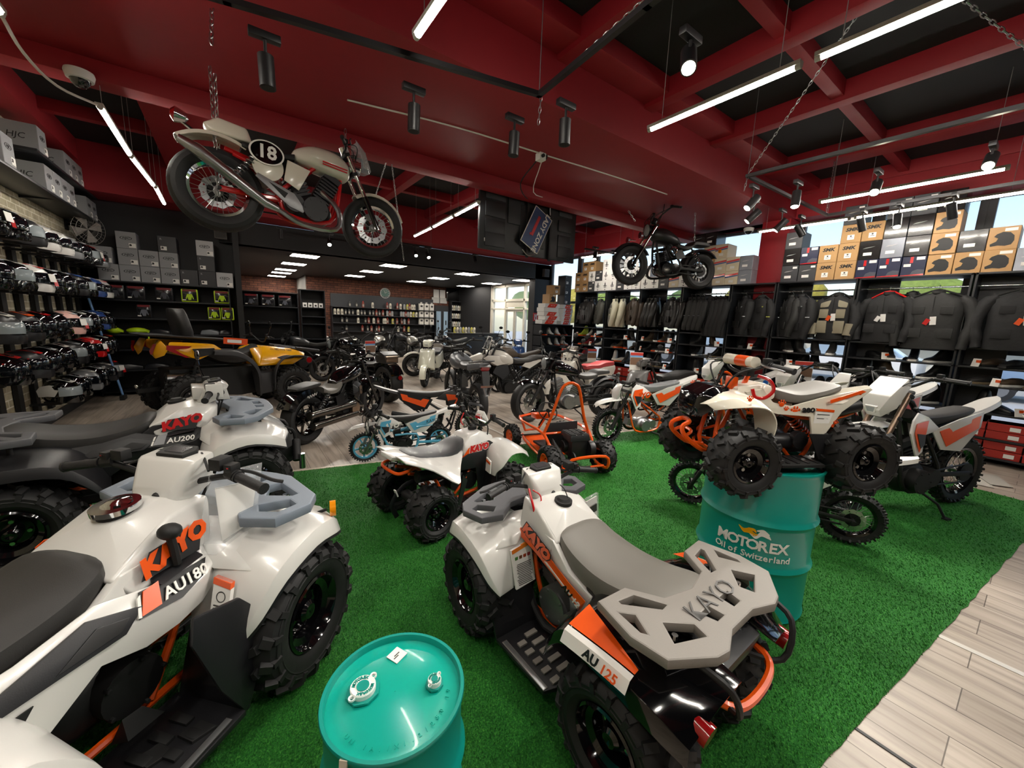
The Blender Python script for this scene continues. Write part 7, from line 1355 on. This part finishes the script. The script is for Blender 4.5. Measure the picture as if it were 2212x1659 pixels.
for x, z, w, h, l, m in ((7.45, 2.62, .26, .34, 'white framed notice on the brick wall, upper left of the back door', PAPER), (7.75, 2.62, .26, .34, 'white framed notice on the brick wall, upper right', PAPER), (7.42, 2.33, .36, .24, 'white notice strip over the back door, left', P('#c6c5c0', .5)), (7.8, 2.33, .34, .24, 'white notice strip over the back door, right', P('#c6c5c0', .5))):
    o = G(DARK).box((x, 16.285, z), (w+.02, .02, h+.02)).use(m).box((x, 16.272, z), (w, .01, h)).build('notice'); tag(o, l, 'notice')
tv2 = thing('television', 'flat black television on the far brick wall', 'television', (8.4, 16.22, 2.6)); G(GLOSS).box((0, 0, 0), (.95, .06, .56)).build('screen', tv2, bev=.01); G(DARK).box((0, .05, 0), (.2, .06, .2)).build('wall_bracket', tv2)
ct = thing('counter', 'black sales counter in front of the spray can rack', 'counter', (7.7, 13.2, 0)); G(SHELF).box((0, 0, .5), (2.2, .5, 1.0)).build('body', ct, bev=.01); G(BLKW).box((0, 0, 1.02), (2.3, .6, .04)).build('top', ct)
for i in range(8): bottle('b', BM[[3, 2, 4][i % 3]][0], DARK, 'small green or white bottle along the sales counter, %s from left' % ORD[i], (6.75+.12*i, 13.1, 1.04), 'bottles on the counter')
# ---------------------------------------------------------------- hanging things, wires, small fittings
def chain(label, p0, p1, r=.014, name='chain', links=None):
    p0, p1 = V(p0), V(p1); d = p1-p0; n = max(3, int(d.length/(r*2.5))); u = d.normalized(); a = u.orthogonal().normalized(); b = u.cross(a); g = G(STEEL)
    for i in range(n):
        c = p0+d*((i+.5)/n); s = a if i % 2 else b; L = d.length/n*.68
        g.tube([c+u*L*math.cos(q)+s*r*.62*math.sin(q) for q in [2*PI*k/8 for k in range(8)]], r*.2, n=5, k=1, closed=True)
    return tag(g.build(name), label, 'chain')
chain('steel chain holding the cafe racer at its tail, front strand', (-.01, 4.32, 3.55), (-.02, 4.27, 2.55), .02); chain('steel chain holding the cafe racer at its tail, rear strand', (.02, 4.42, 3.55), (-.0, 4.54, 2.75), .02)
chain('steel chain holding the cafe racer at its handlebar', (1.06, 4.5, 3.45), (1.04, 4.45, 3.2), .02); chain('loose steel chain end above the cafe racer, cut by the top edge', (.03, 3.55, 3.57), (.01, 3.4, 3.27), .02)
chain('thin chain by the suspended front wheel, left of pair', (1.62, 4.95, 3.42), (1.5, 5.2, 2.9), .012); chain('thin chain by the suspended front wheel, right of pair', (1.68, 4.95, 3.42), (1.95, 5.3, 2.35), .012)
chain('steel chain holding the cruiser handlebar', (5.35, 4.35, 3.42), (5.55, 4.36, 3.3), .018); chain('steel chain holding the cruiser tail', (6.62, 3.95, 3.55), (6.72, 3.95, 2.98), .018); chain('second thin chain behind the cruiser tail', (6.3, 4.6, 3.42), (6.35, 4.5, 3.05), .014)
chain('slanted chain down to the black track corner, upper middle', (2.6, 1.0, 4.1), (1.9, 2.4, 3.22), .014); chain('short chain end hanging below the black track corner', (1.9, 2.4, 3.2), (1.9, 2.42, 3.02), .014)
chain('slanted chain from the ceiling to the grey track corner', (3.9, 1.1, 4.1), (4.52, 2.15, 3.22), .014); chain('short chain end below the grey track corner', (4.52, 2.15, 3.2), (4.52, 2.17, 3.06), .014)
chain('slanted chain at the upper right corner', (4.2, .9, 4.12), (6.64, -.3, 3.22), .02); chain('chain from the ceiling to the front track corner at the window', (6.9, 2.15, 3.95), (6.8, 2.12, 3.2), .014)
tv = thing('television', 'back of a black flat television hanging beyond the broad beam with a blue sign', 'television', (3.99, 5.15, 3.12), 2)
G(P('#17191b', .45)).box((0, 0, 0), (1.98, .05, .98)).build('back_cover', tv, bev=.01)
g = G(P('#1e2023', .5))
for z in (.32, .08, -.16, -.34): g.box((-.72, -.03, z), (.36, .02, .2)); g.box((.72, -.03, z), (.3, .02, .18))
g.box((-.34, -.03, .2), (.3, .02, .52)).box((0, -.03, -.05), (.5, .03, .6)).build('panel', tv, bev=.006)
G(PAPER).box((-.86, -.03, -.36), (.1, .01, .05)).build('label', tv)
for x in (-.12, .36): G(DARK).box((x, -.06, .0), (.045, .03, 1.05)).build('mount_rail', tv, bev=.004)
G(PAPER).box((.08, -.09, .46), (.24, .05, .07), (0, 8, 0)).use(DARK).box((.05, -.117, .462), (.03, .01, .03)).box((.12, -.117, .455), (.03, .01, .03)).build('power_strip', tv, bev=.005)
m = frame((4.0, 5.02, 3.02), V((-.45, 0, -.89)), V((.89, 0, -.45)))
sg = thing('hanging_sign', 'blue sign with white lettering and red bar hung askew on the television', 'sign', (0, 0, 0)); sg.matrix_world = m
G(P('#27406f', .45)).box((0, 0, 0), (.60, .36, .012)).use(PAPER).box((0, 0, -.002), (.62, .38, .01)).build('board', sg)
G(PAPER).text('LADY ZONE', .12, T((.0, .085, .007)), .001, 0, bold=.003).use(P('#c0232b', .4)).box((-.04, -.05, .008), (.33, .05, .003)).box((.12, -.08, .008), (.035, .03, .003), (0, 0, 45)).build('lettering', sg)
tag(G(STEEL).tube([(3.75, 5.04, 2.7), (3.85, 5.02, 2.62), (4.0, 5.03, 2.66), (4.1, 5.04, 2.75)], .008).build('chain_loop'), 'slack chain loop under the blue sign', 'chain')
tag(G(P('#d6d0c8', .5)).tube([(.99, 4.1, 3.54), (2.0, 3.92, 3.545), (3.05, 3.83, 3.54)], .008, n=6).build('cable'), 'white cable along the beam from the cafe racer to the socket box', 'cable')
tag(G(P('#d6d0c8', .5)).tube([(3.12, 3.83, 3.54), (4.3, 3.75, 3.545), (5.4, 3.7, 3.54)], .008, n=6).build('cable'), 'white cable along the beam from the socket box to the cruiser', 'cable')
sb = thing('socket_box', 'white socket box with black plugs under the beam', 'socket', (3.08, 3.85, 3.51)); G(PAPER).box((0, 0, 0), (.09, .09, .08)).build('body', sb, bev=.006); G(DARK).cyl((-.01, -.045, 0), (-.01, -.07, 0), .02, n=10).cyl((.045, -.02, .01), (.07, -.03, .01), .025, n=10).build('plug', sb)
tag(G(DARK).tube([(3.05, 3.88, 3.48), (3.2, 4.4, 3.38), (3.7, 4.9, 3.4), (3.95, 5.04, 3.6)], .008).build('cable'), 'black cable from the socket box to the television', 'cable'); tag(G(PAPER).tube([(3.12, 3.88, 3.48), (3.5, 4.5, 3.36), (4.2, 5.0, 3.5), (4.3, 5.06, 3.3)], .006).build('cable'), 'white cable from the socket box to the television', 'cable')
tag(G(P('#d6d0c8', .5)).tube([(-.94, 3.72, 3.2), (-.93, 3.95, 3.12), (-.88, 4.3, 3.1), (-.77, 4.78, 3.2)], .009).build('cable'), 'white cable sagging between two LED tubes at upper left', 'cable')
for p, l in (((-.85, 4.80, 3.42), 'white dome camera under the beam at upper left'), ((8.12, 3.72, 3.5), 'small white dome camera left of the red column')):
    cm = thing('dome_camera', l, 'camera', p); G(P('#e4e4e0', .35)).lathe([(.001, 0), (.085, 0), (.09, -.02), (.08, -.06), (.062, -.065)], n=24).build('housing', cm); G(P('#151517', .05, coat=1)).lathe([(.062, -.06), (.055, -.09), (.03, -.115), (.001, -.12)], n=22).build('dome', cm)
for p, rz, l in (((-.07, 9.78, 3.07), 0, 'grey wall loudspeaker above the pale carton'), ((8.3, 9.84, 3.12), 0, 'grey wall loudspeaker on the dark partition')):
    sp = thing('wall_speaker', l, 'speaker', p, rz); G(P('#4b4744', .6)).box((0, 0, 0), (.2, .12, .24)).build('body', sp, bev=.01); G(P('#3a3836', .8)).box((0, -.062, 0), (.17, .006, .2)).build('grille', sp)
fan = thing('wall_fan', 'grey wire-guard wall fan in the corner above the helmets', 'fan', (-1.75, 9.35, .13))
G(DARK).tube([(-.34, .3, 2.74), (-.25, .2, 2.74), (-.12, .1, 2.67)], .018).box((-.34, .3, 2.74), (.03, .12, .16)).build('wall_bracket', fan)
ax = V((.75, -.65, -.1)).normalized(); o = V((-.06, .02, 2.67)); g = G(P('#8d8a86', .4, .5))
for q in (.24, .18, .12): g.tube(g.ring(o+ax*.07*(1-q*2), ax, q, 28), .003, n=5, k=1, closed=True)
for i in range(28):
    a = g.ring(o, ax, .24, 28)[i]; b = g.ring(o+ax*.06, ax, .05, 28)[i]; g.tube([a, a+ax*.03, b], .002, n=4, k=1)
g.build('guard', fan); g = G(P('#a9a5a0', .2, .4)); rg = g.ring(o, ax, .2, 4, None)
for i in range(4):
    p = g.ring(o, ax, .21, 24); g.hull([o+ax*.0, p[i*6], p[i*6+3], p[i*6+2]+ax*.03, o+ax*.02, p[i*6]+ax*.004])
g.build('blade', fan); G(DARK).cyl(o-ax*.12, o-ax*.02, .07, .05, n=18).build('motor', fan)
br = thing('broom', 'broom with blue handle leaning at the helmet wall end', 'broom', (-1.62, 9.25, 0)); G(P('#6f9bd1', .4)).cyl((0, 0, .06), (-.28, .1, 1.75), .016, n=12).build('handle', br); G(DARK).box((.0, 0, .04), (.06, .22, .08)).build('head', br)
fs = tag(G(P('#c8261c', .5)).box((7.99, 9.885, 1.72), (.19, .01, .26)).use(PAPER).box((7.96, 9.878, 1.72), (.03, .004, .18)).box((8.03, 9.878, 1.72), (.03, .004, .18)).box((8.0, 9.878, 1.75), (.07, .004, .03)).build('fire_sign'), 'red fire safety sign on the dark partition', 'sign')
pc = ((2.05, 7.35, .98, 'price card with red header on the tail-bag cruiser handlebar', 20), (6.3, 6.6, .85, 'price card on the far scooter, front', -30), (6.75, 6.2, .86, 'price card beside the far scooter', -30), (5.5, 4.05, 1.0, 'price card on the dark grey scooter shield', -40), (6.35, 1.95, 1.05, 'red and blue price card behind the enduro bike', -60))
for x, y, z, l, rz in pc:
    t = thing('price_card', l, 'price card', (x, y, z), rz, 'price cards on the bikes'); G(PAPER).box((0, 0, 0), (.21, .004, .3)).build('card', t); G(P('#c4392f', .5)).box((0, -.004, .12), (.21, .004, .05)).use(P('#6fa6d8', .5)).box((0, -.004, .085), (.21, .004, .03)).use(P('#7a5c48', .6)).box((0, -.004, .0), (.2, .004, .12)).build('print', t)
